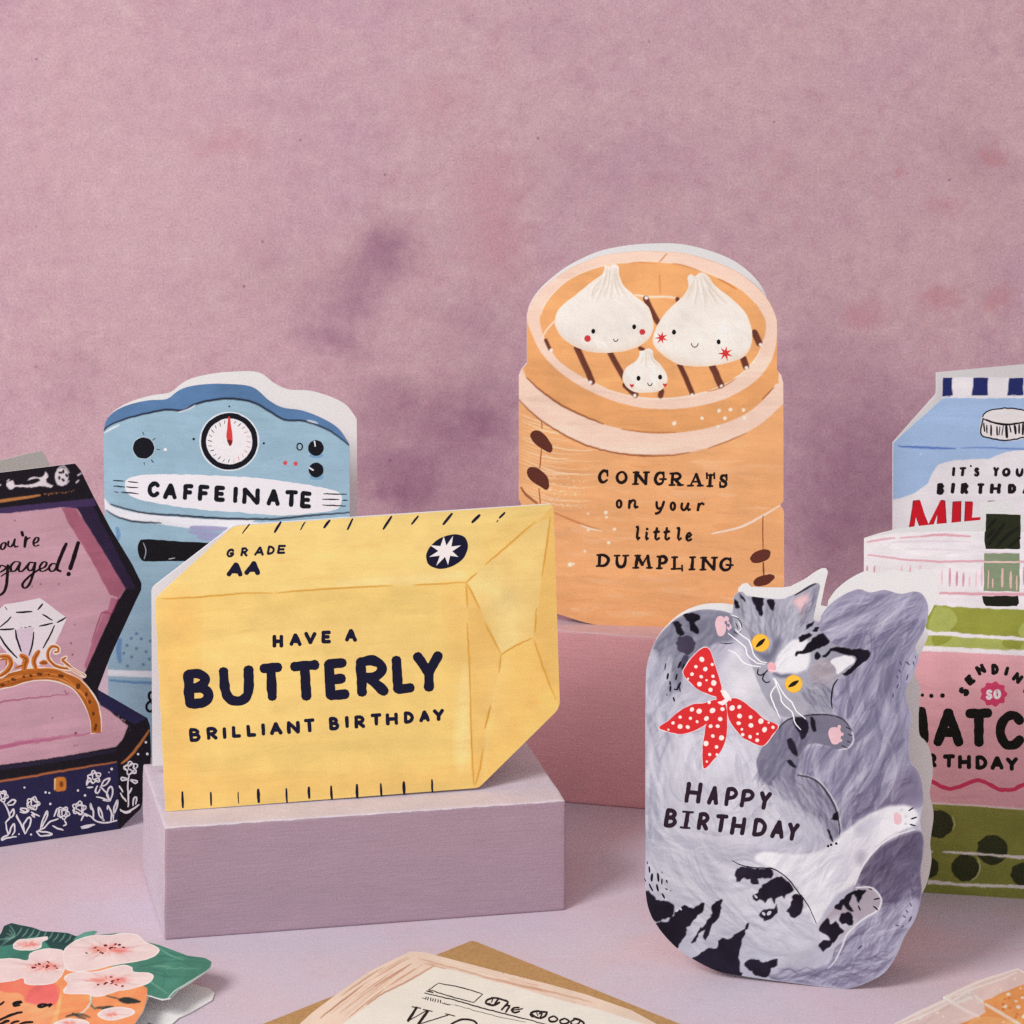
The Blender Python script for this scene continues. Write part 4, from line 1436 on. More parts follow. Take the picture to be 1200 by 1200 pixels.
    word(w, E2, [('o', 455, 486, 430, 474), ('n', 508, 558, 430, 476), ('y', 626, 674, 436, 500), ('o', 692, 722, 440, 485), ('u', 738, 788, 442, 487), ('r', 808, 848, 443, 487)], 2.7, DINK)
    word(w, E2, [('l', 540, 566, 545, 615), ('i', 580, 604, 553, 615), ('t', 618, 652, 552, 615), ('t', 662, 696, 552, 615), ('l', 720, 748, 550, 617), ('e', 760, 795, 572, 619)], 2.7, DINK)
    word(w, E2, [('D', 376, 432, 669, 732), ('U', 452, 507, 672, 736), ('M', 533, 614, 672, 740), ('P', 640, 687, 676, 742), ('L', 705, 757, 679, 745), ('I', 779, 806, 679, 747), ('N', 832, 897, 681, 748), ('G', 908, 970, 684, 750)], 3.3, DINK, slant=.04, **kw)
    w.build('lettering', front)

# ================================================================== ring box card
RG = crop(0, 680, 8.571)
BX = crop(0, 860, 6.316)


def ring_box():
    ol = C1((-440, 585), (-440, 580), (0, 535), (352, 492), (380, 528), (440, 650), (520, 800), (620, 965), (664, 1055), (662, 1085)) + \
        D1((640, 10), (580, 140), (520, 270), (458, 432), (560, 490), (690, 565), (703, 600), (708, 720), (705, 800), (660, 990), (560, 1088), (280, 1128), (0, 1170), (-440, 1236))
    ol = rounded(ol, 1.5, 3)
    leaf, front, root, bo = make_card('open navy ring box engagement card with a diamond ring on a pink cushion', (140, 971.5), 0, math.radians(25.5), ol,
                                      lean=0, opening=22, fold='left', back_mat=M_PAPER_GREY)
    PINK, BLK, NV = (195, 155, 168), (27, 23, 31), (38, 36, 70)
    b = Canvas(leaf, BLK)
    # lid lining and rim
    b.fill(C1((-440, 760), (0, 700), (440, 655), (452, 690), (400, 700), (0, 740), (-440, 800)), (66, 50, 88), smooth=False, brush=.5)
    b.fill(C1((352, 700), (435, 690), (452, 720), (585, 980), (640, 1080), (585, 1082), (480, 910)), (44, 34, 60), smooth=False, brush=.6)
    b.fill(C1((-440, 790), (0, 728), (290, 699), (360, 702), (588, 1080), (555, 1130)) + D1((555, 5), (480, 170), (400, 345), (380, 400), (470, 500), (600, 600), (560, 705), (0, 790), (-440, 860)), PINK, smooth=False, wob=.5, brush=.2)
    b.fill(C1((290, 700), (355, 702), (470, 880), (588, 1080), (555, 1120), (515, 1108), (420, 930), (320, 770)), (163, 98, 118), smooth=False, wob=.5, brush=.45)
    b.fill(C1((588, 1082), (555, 1130), (520, 1120), (505, 1180)) + D1((490, 60), (440, 190), (395, 320), (405, 340), (480, 170), (555, 5)), (174, 108, 130), smooth=False, wob=.4, brush=.45)
    b.line(C1((555, 1120), (520, 1200)) + D1((480, 70), (430, 210)), 1.2, (140, 60, 92), taper=.5)
    # lid rim ornament
    b.line(C1((-200, 690), (0, 668), (100, 655), (185, 642)), 3.0, (206, 138, 74), taper=.5, wob=.5)
    for i in range(16):
        b.dot(*C1((210 + i * 9, 636 - i * .9 + rnd.uniform(-5, 5)))[0], rnd.uniform(.5, 1.1), (196, 132, 78), n=7)
    b.fill(C1((30, 585), (60, 570), (70, 595), (110, 588), (140, 560), (200, 555), (215, 530), (228, 545), (215, 580), (250, 595), (240, 606), (190, 600), (150, 603), (100, 604), (70, 605), (45, 612)), (216, 210, 214), wob=.9, rag=.7)
    b.fill(C1((100, 592), (130, 572), (180, 562), (190, 572), (150, 590)), BLK, wob=.4)
    b.dot(*C1((290, 555))[0], 8, (216, 210, 214), ry=11, wob=.8)
    for (x, y) in ((283, 535), (297, 530), (278, 560), (296, 570), (312, 548)):
        b.dot(*C1((x, y))[0], 2.4, BLK, ry=1.4, rot=x)
    b.line(C1((262, 560), (270, 520), (300, 505), (322, 535)), 1.6, (216, 210, 214))
    b.line(C1((265, 575), (290, 582), (310, 590), (322, 575)), 1.5, (216, 210, 214))
    for (x0, y0, x1, y1) in ((365, 548, 380, 538), (358, 582, 368, 572), (35, 575, 42, 568), (-8, 600, 2, 592), (-60, 600, -20, 570)):
        b.line(C1((x0, y0), (x1, y1)), 1.5, (216, 210, 214), smooth=False)
    # cushion strokes and specks
    b.line(D1((-300, 540), (0, 492), (180, 468), (340, 452)), 1.1, (150, 74, 106), taper=.7, wob=.8)
    b.line(D1((-300, 770), (0, 705), (150, 672), (300, 655), (440, 636)), 5, (176, 98, 128), taper=.8, wob=.9, brush=.6)
    b.line(D1((-200, 730), (60, 690), (300, 660)), 3, (164, 84, 118), taper=.8, wob=.9, brush=.6)
    for (x, y, r) in ((350, 128, .8), (333, 215, 1.1), (340, 268, 1.2), (355, 637, 1.6), (305, 440, 1), (320, 448, .8), (350, 695, .8), (362, 693, .7), (245, 565, .9), (310, 450, 1)):
        b.dot(*D1((x, y))[0], r, (128, 60, 92), n=8)
    for (x, y) in ((190, 1058), (276, 1058), (150, 1068), (70, 760)):
        b.dot(*C1((x, y))[0], .9, (128, 60, 92), n=8)
    for i in range(40):
        x, y = 545 + rnd.uniform(-15, 70), 580 + rnd.uniform(-25, 45)
        b.dot(*D1((x, y))[0], rnd.uniform(.3, .8), (222, 196, 206), n=6, dz=0.000001)
    # box rims
    b.fill(D1((452, 430), (560, 488), (692, 568), (640, 600), (560, 556), (470, 505)), NV, smooth=False, brush=.5)
    b.fill(D1((-440, 862), (0, 786), (270, 752), (545, 700), (640, 590), (692, 565), (704, 598), (555, 765), (270, 820), (0, 862), (-440, 935)), BLK, smooth=False, brush=.3)
    b.line(D1((-200, 828), (0, 800), (270, 762), (540, 718)), 5, (44, 40, 66), taper=.4, brush=.5)
    b.fill(D1((-440, 938), (0, 862), (270, 820), (552, 770), (555, 1088), (0, 1172), (-440, 1240)), NV, smooth=False, wob=.3, brush=.45)
    b.line(D1((-200, 895), (0, 862), (130, 842), (280, 815), (545, 772)), 2.0, (196, 116, 66), taper=.5, wob=.5)
    b.line(D1((572, 778), (620, 735), (665, 675), (700, 622)), 2.6, (206, 128, 66), taper=.5, wob=.4)
    b.fill(D1((255, 850), (268, 843), (305, 845), (310, 880), (305, 905), (262, 908), (254, 880)), (196, 122, 48), brush=.5)
    b.line(D1((258, 852), (256, 900)), 1.3, (240, 210, 170))
    b.dot(*D1((288, 876))[0], 2.2, (120, 62, 26), ry=3.8)
    b.streaks(300, -8, .03, w=(5, 18), l=(50, 140), spread=6)
    b.build('box_print', front)
    # white flowers
    fl = Print(leaf)
    WF = (222, 220, 224)

    def ringpts(cx, cy, r, k=6, ph=0.0, amp=.22):
        return [(cx + r * (1 + amp * math.cos(k * a + ph)) * math.cos(a), cy + r * (1 + amp * math.cos(k * a + ph)) * math.sin(a)) for a in [2 * math.pi * i / 26 for i in range(27)]]

    def flower(cx, cy, r, stem, leaves):
        fl.line(BX(*ringpts(cx, cy, r, 5, cx)), 1.6, WF, wob=.5)
        fl.line(BX(*ringpts(cx + r * .1, cy - r * .1, r * .5, 3, cy)), 1.4, WF, wob=.5)
        fl.line(BX(*ringpts(cx - r * .12, cy + r * .1, r * .78, 4, cx * 2, .3)), 1.2, WF, wob=.7)
        fl.line(BX(stem[0], *stem[1:]), 1.9, WF, taper=.3, wob=.4)
        for lf in leaves:
            fl.line(BX(*lf), 2.0, WF, taper=.4, wob=.4)
    flower(18, 460, 36, [(30, 510), (60, 570), (70, 620), (40, 660)], [[(50, 520), (90, 490), (118, 495), (95, 525), (60, 528)], [(60, 630), (100, 600), (98, 555), (75, 590)], [(40, 655), (50, 700), (60, 745), (20, 765), (10, 785), (55, 770), (120, 760)], [(70, 740), (85, 690), (105, 665), (108, 720), (90, 750)]])
    flower(245, 515, 42, [(215, 560), (200, 580), (150, 560)], [[(150, 550), (200, 555), (190, 585), (150, 575)], [(230, 580), (290, 610)], [(240, 590), (255, 618), (230, 600)], [(120, 610), (150, 660), (185, 740)], [(185, 740), (175, 670), (220, 615), (225, 660), (190, 735)], [(170, 690), (140, 640), (122, 600)]])
    flower(470, 585, 40, [(430, 630), (370, 650), (330, 690), (270, 725)], [[(300, 700), (320, 630), (350, 570), (345, 620), (310, 690)], [(400, 610), (425, 550)], [(390, 680), (430, 700), (465, 710)], [(270, 725), (310, 755), (385, 740), (330, 725), (275, 722)], [(480, 640), (490, 670), (470, 680)]])
    flower(585, 550, 44, [(625, 590), (670, 610), (720, 650), (800, 655), (865, 640)], [[(600, 690), (640, 680), (700, 670)], [(605, 700), (650, 690), (690, 672)], [(690, 630), (690, 570), (670, 515), (675, 560)], [(770, 640), (735, 600), (730, 545), (755, 590), (762, 640)], [(820, 650), (825, 590), (800, 530), (795, 560)], [(840, 640), (845, 550), (870, 490), (860, 560), (830, 610)], [(600, 640), (625, 600), (645, 610)]])
    flower(700, 320, 42, [(740, 390), (790, 440), (810, 495)], [[(750, 385), (770, 345), (812, 330), (790, 370), (755, 388)], [(720, 385), (705, 425), (720, 440), (740, 410)], [(810, 495), (790, 440), (820, 390), (835, 430), (815, 495)], [(715, 465), (770, 480), (810, 498), (760, 490)], [(640, 380), (660, 350), (690, 360)], [(645, 395), (690, 395)], [(650, 330), (640, 370)]])
    flower(970, 255, 44, [(955, 310), (945, 380), (950, 460), (948, 540)], [[(940, 330), (900, 325), (905, 345), (945, 335)], [(970, 340), (1015, 350), (1000, 365), (965, 345)], [(950, 450), (975, 400)], [(885, 385), (910, 430)], [(935, 500), (905, 465), (890, 440)], [(895, 570), (950, 575), (1000, 545), (1030, 525)], [(890, 560), (930, 585), (970, 575)], [(985, 530), (990, 480), (1010, 470), (1005, 520)]])
    for (x, y, r) in ((181, 397, 1.2), (337, 433, 1.4), (365, 437, 1.2), (372, 518, 1.5), (577, 419, 1.4), (629, 455, 1.5), (827, 260, 1.6), (230, 745, 1.3), (1080, 62, 1.5), (1022, 150, 1.4), (1090, 148, 1.7), (140, 742, 1), (806, 285, .8)):
        fl.dot(*BX((x, y))[0], r, WF, n=9)
    fl.build('flower_print', front)
    # the ring
    r = Print(leaf)
    GOLD, GD, GL = (176, 100, 36), (104, 56, 26), (226, 152, 84)
    r.fill(RG((-60, 340), (40, 245), (400, 180), (480, 235), (665, 375), (660, 410), (600, 540), (480, 790), (360, 880), (200, 870), (60, 720), (-120, 520)), (225, 220, 224), smooth=False, wob=.3, brush=.15)
    r.fill(RG((160, 500), (340, 470), (320, 780), (220, 740)), (212, 196, 210), smooth=False, brush=.3)
    for p, w in ((((165, 322), (240, 320), (320, 312)), 1.7), (((380, 295), (428, 235)), 1.7), (((428, 342), (525, 402)), 1.5), (((575, 425), (660, 375)), 1.6), (((395, 462), (530, 432)), 1.5),
                 (((0, 495), (70, 494), (140, 487)), 1.6), (((0, 470), (60, 420), (112, 368)), 1.4), (((155, 500), (170, 590), (215, 715)), 1.7), (((340, 520), (325, 640), (292, 755)), 1.5),
                 (((548, 452), (500, 560), (432, 682)), 1.5), (((-5, 555), (60, 660), (172, 780)), 1.7), (((245, 474), (265, 472)), 1.1), (((285, 467), (312, 463)), 1.2), (((205, 480), (225, 477)), .8), (((50, 270), (70, 296)), 1.2)):
        r.line(RG(*p), w * 1.35, (30, 26, 40), smooth=len(p) > 2, taper=.5)
    outer = spline(RG((-400, 1400), (-330, 1150), (-180, 1020), (0, 965), (200, 905), (340, 885), (520, 890), (660, 930), (800, 1000), (900, 1110), (960, 1200)) + D1((462, 520), (472, 580), (472, 636)), False, 3)
    inn = spline(D1((428, 636), (422, 570), (395, 500), (345, 430), (262, 392), (160, 388), (60, 415)) + RG((0, 1090), (-120, 1160), (-230, 1280), (-300, 1420)), False, 3)
    r.fill([(x + 1.2, y - 1.6) for x, y in outer] + [(x - .5, y + 1.4) for x, y in inn], (240, 222, 206), smooth=False, wob=.2)
    r.fill(outer + inn, GOLD, smooth=False, wob=.3, brush=.6)
    mid = [((a[0] + b2[0]) / 2, (a[1] + b2[1]) / 2) for a, b2 in zip(outer[::max(1, len(outer) // 24)], inn[::-1][::max(1, len(inn) // 24)])]
    for k in range(14):
        i0 = rnd.randrange(0, max(1, len(mid) - 6))
        off = rnd.uniform(-4.5, 4.5)
        r.line([(x + off * .5, y + off) for x, y in mid[i0:i0 + 6]], rnd.uniform(.8, 2.0), rnd.choice([(206, 128, 58), (150, 80, 28), (216, 142, 76), (164, 92, 34)]), taper=.8, wob=.3)
    r.line(RG((300, 890), (500, 885), (680, 925), (820, 1000), (900, 1100)), 1.1, GL, taper=.5)
    for (x, y, a, c) in ((25, 1052, 3, 2), (135, 995, 3.2, 1.8), (240, 970, 2, 1.4), (310, 958, 2.2, 1.6), (398, 943, 3.6, 1.9), (490, 945, 1.2, 1.2), (612, 960, 4, 2), (785, 1065, 2.6, 3.6), (85, 1020, 1, .9)):
        r.dot(*RG((x, y))[0], a, GD, ry=c, rot=.2)
    for (x, y) in ((420, 490), (438, 545), (450, 600), (405, 455), (446, 615)):
        r.dot(*D1((x, y))[0], 1.7, GD, ry=2.6)
    for p, w, hal in ((RG((700, 890), (560, 860), (490, 790), (480, 720), (520, 665), (580, 675), (585, 715), (550, 722)), 3.0, 1), (RG((850, 960), (740, 900), (660, 830), (625, 800), (660, 775)), 2.6, 1),
                      (RG((240, 895), (250, 840), (260, 790), (210, 755)), 6.0, 0), (RG((360, 890), (340, 800), (390, 710)), 5.0, 0), (RG((155, 882), (200, 862), (235, 850)), 2.4, 0),
                      (RG((400, 830), (440, 815), (470, 830), (410, 835)), 3.2, 0), (RG((0, 960), (80, 900), (110, 830), (80, 770), (0, 765)), 4.6, 1), (RG((0, 800), (60, 790), (60, 850)), 2, 0)):
        if hal:
            r.line(p, w * 1.25 + 2, (240, 222, 206))
        r.line(p, w * 1.25, (200, 120, 50), taper=.4, brush=.5)
        r.line([(x + .5, y + .4) for x, y in p], w * .4, (150, 80, 30), taper=.6)
    r.line(RG((640, 850), (760, 910), (850, 965)), 1.4, (240, 222, 206), taper=.4)
    r.build('ring_print', front)
    w = Print(leaf)
    D = (40, 20, 34)
    Q = crop(0, 560, 7.8)
    for p, wd in ((((48, 590), (20, 600), (4, 635), (22, 656), (48, 630), (52, 596)), 2.7), (((78, 580), (74, 622), (95, 632), (122, 602), (136, 560)), 2.6), (((136, 560), (128, 612), (140, 632), (166, 624)), 2.6),
                  (((199, 495), (208, 527)), 3.4), (((236, 540), (226, 630)), 3.2), (((228, 592), (250, 556), (276, 548)), 2.8), (((306, 602), (345, 582), (352, 550), (326, 548), (304, 590), (318, 624), (356, 614)), 2.6),
                  (((50, 812), (12, 800), (-20, 840), (-4, 862), (40, 840), (72, 800)), 2.7), (((72, 800), (66, 900), (56, 990), (30, 1050), (-20, 1080)), 3.4), (((10, 900), (60, 868), (110, 850)), 2.0),
                  (((178, 770), (134, 768), (98, 810), (108, 854), (146, 842), (186, 776)), 2.8), (((186, 776), (170, 836), (188, 858), (216, 840), (258, 792)), 2.7),
                  (((312, 778), (276, 772), (252, 812), (268, 848), (300, 834), (322, 776)), 2.8), (((322, 776), (306, 870), (266, 975), (226, 1008), (204, 984), (222, 945), (292, 880), (366, 832)), 3.0),
                  (((364, 834), (410, 814), (426, 776), (396, 768), (364, 810), (370, 850), (408, 850), (452, 818)), 2.7), (((512, 788), (476, 784), (448, 822), (464, 854), (500, 842), (524, 796)), 2.8),
                  (((606, 602), (570, 680), (534, 770), (520, 832), (556, 854)), 3.9), (((716, 592), (680, 710), (642, 830)), 4.6)):
        w.line(Q(*p), wd, D, taper=.12, wob=.1, calli=.5)
    w.dot(*Q((627, 880))[0], 2.7, D)
    w.build('lettering', front)


# ================================================================== cat card
F1 = crop(740, 660, 3.3333)
F2 = crop(740, 860, 3.3333)
K1 = crop(750, 680, 6)
K2 = crop(900, 660, 6)
K3 = crop(740, 980, 6)
K4 = crop(920, 920, 6)


def cat_card():
    ol = F1((55, 1130), (55, 1060), (54, 980), (54, 900), (54, 820), (54, 740), (54, 660), (54, 580), (55, 520), (56, 455), (62, 390), (90, 310), (140, 245), (200, 201), (270, 181), (340, 183), (392, 196))
    ol = spline(ol, False, 4)
    ol += K1((655, 190), (660, 110), (690, 82), (720, 80), (745, 108), (850, 122), (960, 132), (1020, 128))
    ol += spline(K2((130, 240), (210, 205), (280, 160), (330, 137), (355, 140), (368, 165)), False, 3) + K2((345, 260), (318, 400), (365, 415))
    ol += spline(K2((372, 372), (420, 305), (500, 240), (600, 190), (650, 183), (720, 205), (820, 188), (930, 215), (1030, 198), (1090, 225), (1126, 310), (1115, 420), (1085, 500), (1035, 590), (1060, 670),
                    (1025, 770), (975, 880), (970, 960), (1005, 1060), (1000, 1150)), False, 3)
    ol += spline(F1((1085, 690), (1088, 770), (1112, 802), (1132, 850), (1140, 930), (1128, 1010), (1140, 1070)) + F2((1142, 450), (1130, 540), (1134, 620), (1112, 715), (1065, 795), (1035, 865), (985, 935), (905, 978), (835, 998)), False, 3)
    ol += spline(F2((760, 990), (560, 964), (430, 945), (340, 928), (250, 885), (170, 830), (100, 750), (66, 680), (54, 600), (54, 530)), False, 4)
    leaf, front, root, bo = make_card('grey tabby cat birthday card with a red polka dot bow', (985, 1159), 0, math.radians(-12.2), ol, lean=math.radians(-1.5), opening=19, fold='left', back_stretch=1.055)
    BASE = (180, 179, 198)
    b = Canvas(leaf, BASE)
    PUR, PURD, GREY, LT, WH, DK = (142, 139, 168), (112, 106, 138), (134, 134, 156), (196, 196, 210), (216, 217, 224), (38, 30, 46)

    def fur(region, angle, n, cols, l=(14, 34), w=(1.0, 3.4), bend=.25, br=.5):
        """Brush hairs inside the region; angle is degrees or a function of position."""
        xs, ys = [p[0] for p in region], [p[1] for p in region]
        k = 0
        tries = 0
        n = int(n * 1.8)
        while k < n and tries < n * 12:
            tries += 1
            x, y = rnd.uniform(min(xs), max(xs)), rnd.uniform(min(ys), max(ys))
            if not inside((x, y), region):
                continue
            a = math.radians((angle(x, y) if callable(angle) else angle) + rnd.gauss(0, 11))
            ln = rnd.uniform(*l)
            bd = rnd.uniform(-bend, bend)
            dx, dy = math.cos(a) * ln / 2, math.sin(a) * ln / 2
            pts = [(x - dx, y - dy), (x - dy * bd, y + dx * bd), (x + dx, y + dy)]
            if not all(inside(p, leaf.outline) for p in pts):
                continue
            c1 = rnd.choice(cols)
            b.line(pts, rnd.uniform(*w) * 1.5, c1, taper=.85, brush=.75, wob=.4, alpha=rnd.uniform(.35, .8))
            k += 1
    CX, CY = 850, 900

    def around(x, y):
        return math.degrees(math.atan2(y - CY, x - CX)) + 90
    body = F1((60, 500), (250, 500), (560, 620), (560, 900), (720, 1000), (700, 1200)) + F2((640, 560), (560, 900), (250, 860), (60, 560))
    belly = F1((220, 560), (540, 620), (500, 760), (640, 960), (640, 1090), (500, 1100), (200, 1050), (150, 800))
    b.fill(belly, LT, brush=.5, wob=2, soft=5)
    b.fill(F1((340, 420), (420, 330), (480, 420), (560, 520), (580, 620), (500, 640), (430, 540), (370, 530)), (198, 198, 210), brush=.4, wob=1, soft=3)
    b.fill(F1((380, 440), (450, 400), (500, 440), (480, 520), (420, 540)), (208, 208, 216), brush=.5, wob=1, soft=3)
    # great tail and back on the right
    tail = K2((372, 372), (420, 305), (500, 240), (600, 190), (650, 183), (720, 205), (820, 188), (930, 215), (1030, 198), (1090, 225), (1126, 310), (1115, 420), (1085, 500), (1035, 590), (1060, 670), (1025, 770), (975, 880), (970, 960), (1005, 1060), (1000, 1150)) + \
        F1((1085, 690), (1088, 770), (1112, 802), (1132, 850), (1140, 930), (1110, 960), (980, 960), (880, 1010), (818, 1050), (800, 960), (760, 880), (655, 825), (665, 750), (720, 715), (810, 725), (850, 700), (858, 650), (820, 605), (785, 560), (800, 450), (930, 360))
    b.fill(tail, (160, 158, 186), brush=.45, wob=.4)
    b.fill(F1((1140, 930), (1132, 850), (1112, 802), (1000, 850), (930, 900), (820, 1040), (880, 1010), (980, 955), (1080, 945)), (132, 124, 154), brush=.6, wob=2, soft=5)
    up = K2((360, 400), (620, 190), (1110, 210), (1110, 420), (1030, 600), (700, 600), (460, 580))
    fur(up, -38, 60, [(134, 130, 164), (146, 143, 176), (128, 124, 156)], (24, 60), (4, 10), .5)
    fur(up, -38, 70, [(184, 182, 206), (192, 190, 210), (134, 130, 164)], (24, 60), (1, 3), .5)
    mid = K2((460, 700), (720, 620), (1040, 620), (980, 900), (1000, 1150), (560, 1150), (560, 850))
    fur(mid, -70, 90, [(142, 140, 172), (174, 173, 198), (134, 130, 164), (186, 185, 206)], (22, 60), (1.2, 5), .4)
    low = F1((680, 750), (850, 730), (1070, 700), (1110, 830), (1000, 880), (840, 1000), (780, 880))
    fur(low, -68, 110, [(180, 180, 202), (192, 192, 210), (136, 132, 164), (124, 118, 150), (152, 148, 178)], (20, 55), (1.2, 5), .3)
    fur(F1((900, 850), (1110, 820), (1135, 930), (990, 940), (850, 1000)), -40, 50, [(122, 114, 146), (140, 132, 162), (110, 102, 134)], (18, 40), (1.5, 5), .4)
    fur(up, -36, 16, [(108, 104, 138), (118, 114, 148), (196, 194, 214)], (50, 110), (6, 13), .35)
    fur(mid, -68, 22, [(116, 112, 146), (190, 189, 210), (124, 120, 152)], (40, 100), (5, 12), .3)
    fur(low, -66, 18, [(110, 106, 140), (196, 196, 214), (120, 114, 148)], (36, 90), (4, 10), .3)
    # back of the right hind leg
    dark = F2((885, 585), (905, 520), (960, 455), (1020, 415), (1110, 380), (1140, 400), (1140, 460), (1130, 540), (1134, 620), (1110, 720), (1040, 790), (970, 700), (965, 640), (935, 600))
    b.fill(dark, (112, 104, 134), brush=.7, wob=.5, soft=1)
    fur(dark, -48, 90, [(96, 88, 118), (130, 122, 150), (104, 96, 128), (146, 138, 164)], (14, 40), (1.2, 5), .4)
    lowr = F2((970, 690), (1110, 640), (1120, 720), (1065, 795), (1030, 865), (985, 935), (900, 978), (830, 990), (600, 960), (780, 900), (850, 810), (890, 740))
    b.fill(lowr, (164, 162, 190), brush=.6, wob=.8, soft=2)
    fur(lowr, -48, 120, [(126, 120, 152), (186, 186, 208), (150, 146, 176), (112, 104, 138), (192, 194, 214)], (18, 55), (1, 4.5), .5)
    fur(F2((560, 920), (800, 930), (980, 850), (1040, 820), (960, 945), (835, 990), (700, 985), (560, 960)), -12, 60, [(126, 118, 148), (112, 104, 136), (184, 184, 206)], (18, 50), (.8, 3), .5)
    # left flank
    fur(F1((58, 420), (130, 300), (180, 470), (140, 560), (130, 1000), (60, 1100)), 82, 90, [(160, 162, 184), (196, 198, 214), (148, 150, 174), (206, 208, 220)], (18, 60), (1.5, 6), .3)
    fur(body, around, 170, [(168, 167, 186), (196, 196, 210), (188, 188, 204), (206, 206, 218), (160, 159, 182)], (18, 60), (1.2, 6), .4, .6)
    fur(belly, 80, 70, [(206, 206, 218), (190, 190, 206), (178, 178, 196)], (16, 46), (1.5, 6), .4, .7)
    lowb = F2((60, 420), (300, 420), (640, 560), (700, 760), (560, 900), (300, 880), (100, 640))
    b.fill(F2((380, 500), (560, 520), (690, 700), (720, 745), (690, 860), (560, 900), (430, 760), (330, 620)), (192, 192, 206), brush=.6, wob=2, soft=5)
    fur(lowb, lambda x, y: 38 + 20 * math.sin(x * .02), 160, [(196, 197, 210), (206, 207, 217), (170, 169, 188), (182, 182, 200)], (22, 70), (1, 5), .4, .6)
    for i in range(22):
        t = i / 21
        b.line(F2((120 + 180 * t, 420 + 40 * t), (160 + 200 * t, 560 + 40 * t), (300 + 190 * t, 690 + 60 * t), (470 + 150 * t, 800 + 60 * t)), rnd.uniform(.6, 2.2), rnd.choice([(212, 213, 222), (160, 158, 180), (202, 202, 214)]), taper=.9, brush=.8, wob=1.2, alpha=.6)
    # raised left arm
    arm = F1((90, 320), (150, 238), (205, 203), (270, 184), (335, 186), (390, 200), (422, 240), (420, 270), (392, 300), (330, 312), (262, 348), (215, 400), (196, 455), (186, 500), (140, 500), (130, 440))
    b.fill(arm, (138, 139, 160), brush=.6, wob=.5, soft=1)
    fur(arm, lambda x, y: -52 if y > 735 else -18, 70, [(118, 118, 142), (154, 155, 176), (128, 128, 152)], (14, 40), (1.4, 5), .4)
    fur(F1((60, 420), (110, 330), (150, 420), (150, 520), (70, 560)), -70, 40, [(168, 170, 190), (156, 158, 180), (196, 197, 212)], (18, 44), (2, 7), .4)
    # right foreleg
    fl = F1((490, 800), (505, 730), (555, 660), (610, 615), (680, 596), (760, 594), (815, 605), (848, 632), (862, 670), (852, 712), (815, 726), (760, 712), (705, 704), (668, 730), (650, 790), (652, 826), (720, 850), (770, 905), (802, 970), (815, 1050), (800, 1085), (760, 1040), (680, 980), (600, 930), (550, 900))
    b.fill(fl, (136, 134, 158), brush=.6, wob=.4)
    fur(F1((490, 800), (560, 670), (700, 620), (680, 710), (650, 830), (600, 900), (540, 880)), 115, 60, [(112, 108, 136), (124, 121, 148), (150, 149, 172)], (14, 40), (1.5, 5), .4)
    fur(F1((560, 900), (650, 830), (760, 900), (810, 1040), (760, 1060), (640, 980)), 62, 120, [(150, 148, 172), (176, 175, 196), (126, 122, 150), (188, 188, 206), (116, 112, 142)], (14, 42), (1, 4), .3)
    fur(F1((540, 880), (640, 960), (780, 1050), (720, 1090), (600, 1010)), 64, 70, [(196, 197, 210), (172, 171, 192), (184, 184, 202)], (14, 40), (1, 3.5), .3)
    b.line(F1((652, 828), (700, 838), (740, 865), (775, 915), (800, 965), (814, 1030), (812, 1058)), 1.5, DK, taper=.5)
    b.line(F1((658, 822), (720, 842), (770, 892), (806, 965), (820, 1050)), .8, (226, 224, 230), taper=.6)
    b.line(F1((560, 660), (610, 612), (680, 594), (770, 592), (830, 612), (858, 652)), 1.3, DK, taper=.6)
    b.line(F1((862, 660), (868, 690), (852, 718), (810, 730)), 1.4, (214, 212, 220), taper=.4)
    # white hind leg and near foot
    leg = F2((722, 742), (690, 670), (640, 590), (560, 530), (480, 490), (520, 462), (620, 470), (740, 460), (820, 395), (900, 332), (990, 288), (1060, 278), (1106, 296), (1120, 322), (1104, 358), (1060, 380), (1010, 402), (950, 450), (900, 515), (870, 585), (790, 640))
    b.fill(leg, WH, brush=.3, wob=.6, soft=1)
    fur(F2((540, 480), (780, 450), (960, 330), (930, 440), (800, 600), (720, 700), (640, 560)), -50, 90, [(200, 201, 212), (192, 191, 208), (224, 225, 230), (208, 206, 218)], (14, 50), (1.5, 7), .4, .7)
    b.fill(F2((880, 360), (950, 320), (965, 345), (920, 390), (880, 400)), (188, 188, 204), brush=.7, wob=1, soft=3)
    b.fill(F2((880, 470), (900, 455), (920, 470), (905, 510), (880, 505)), (186, 182, 202), brush=.7, wob=1, soft=3)
    b.line(F2((1108, 372), (1020, 402), (955, 450), (905, 515), (872, 590)), 1.6, (224, 224, 230), taper=.5)
    foot = K4((225, 1000), (290, 930), (350, 860), (420, 790), (500, 730), (590, 720), (630, 735), (665, 790), (668, 840), (650, 880), (560, 930), (490, 985), (440, 1030), (330, 1130), (250, 1120))
    b.fill(foot, (176, 165, 180), brush=.3, wob=.4)
    b.line(K4((500, 722), (590, 716), (640, 745), (676, 800), (670, 850), (640, 890), (560, 935), (480, 1000), (430, 1060), (395, 1150)) + F2((790, 895), (768, 915)), 1.8, (216, 215, 224), taper=.5)
    b.fill(K4((225, 1000), (320, 940), (480, 930), (480, 990), (420, 1030), (330, 1130), (250, 1120)), (196, 196, 210), brush=.4, wob=1, soft=3)
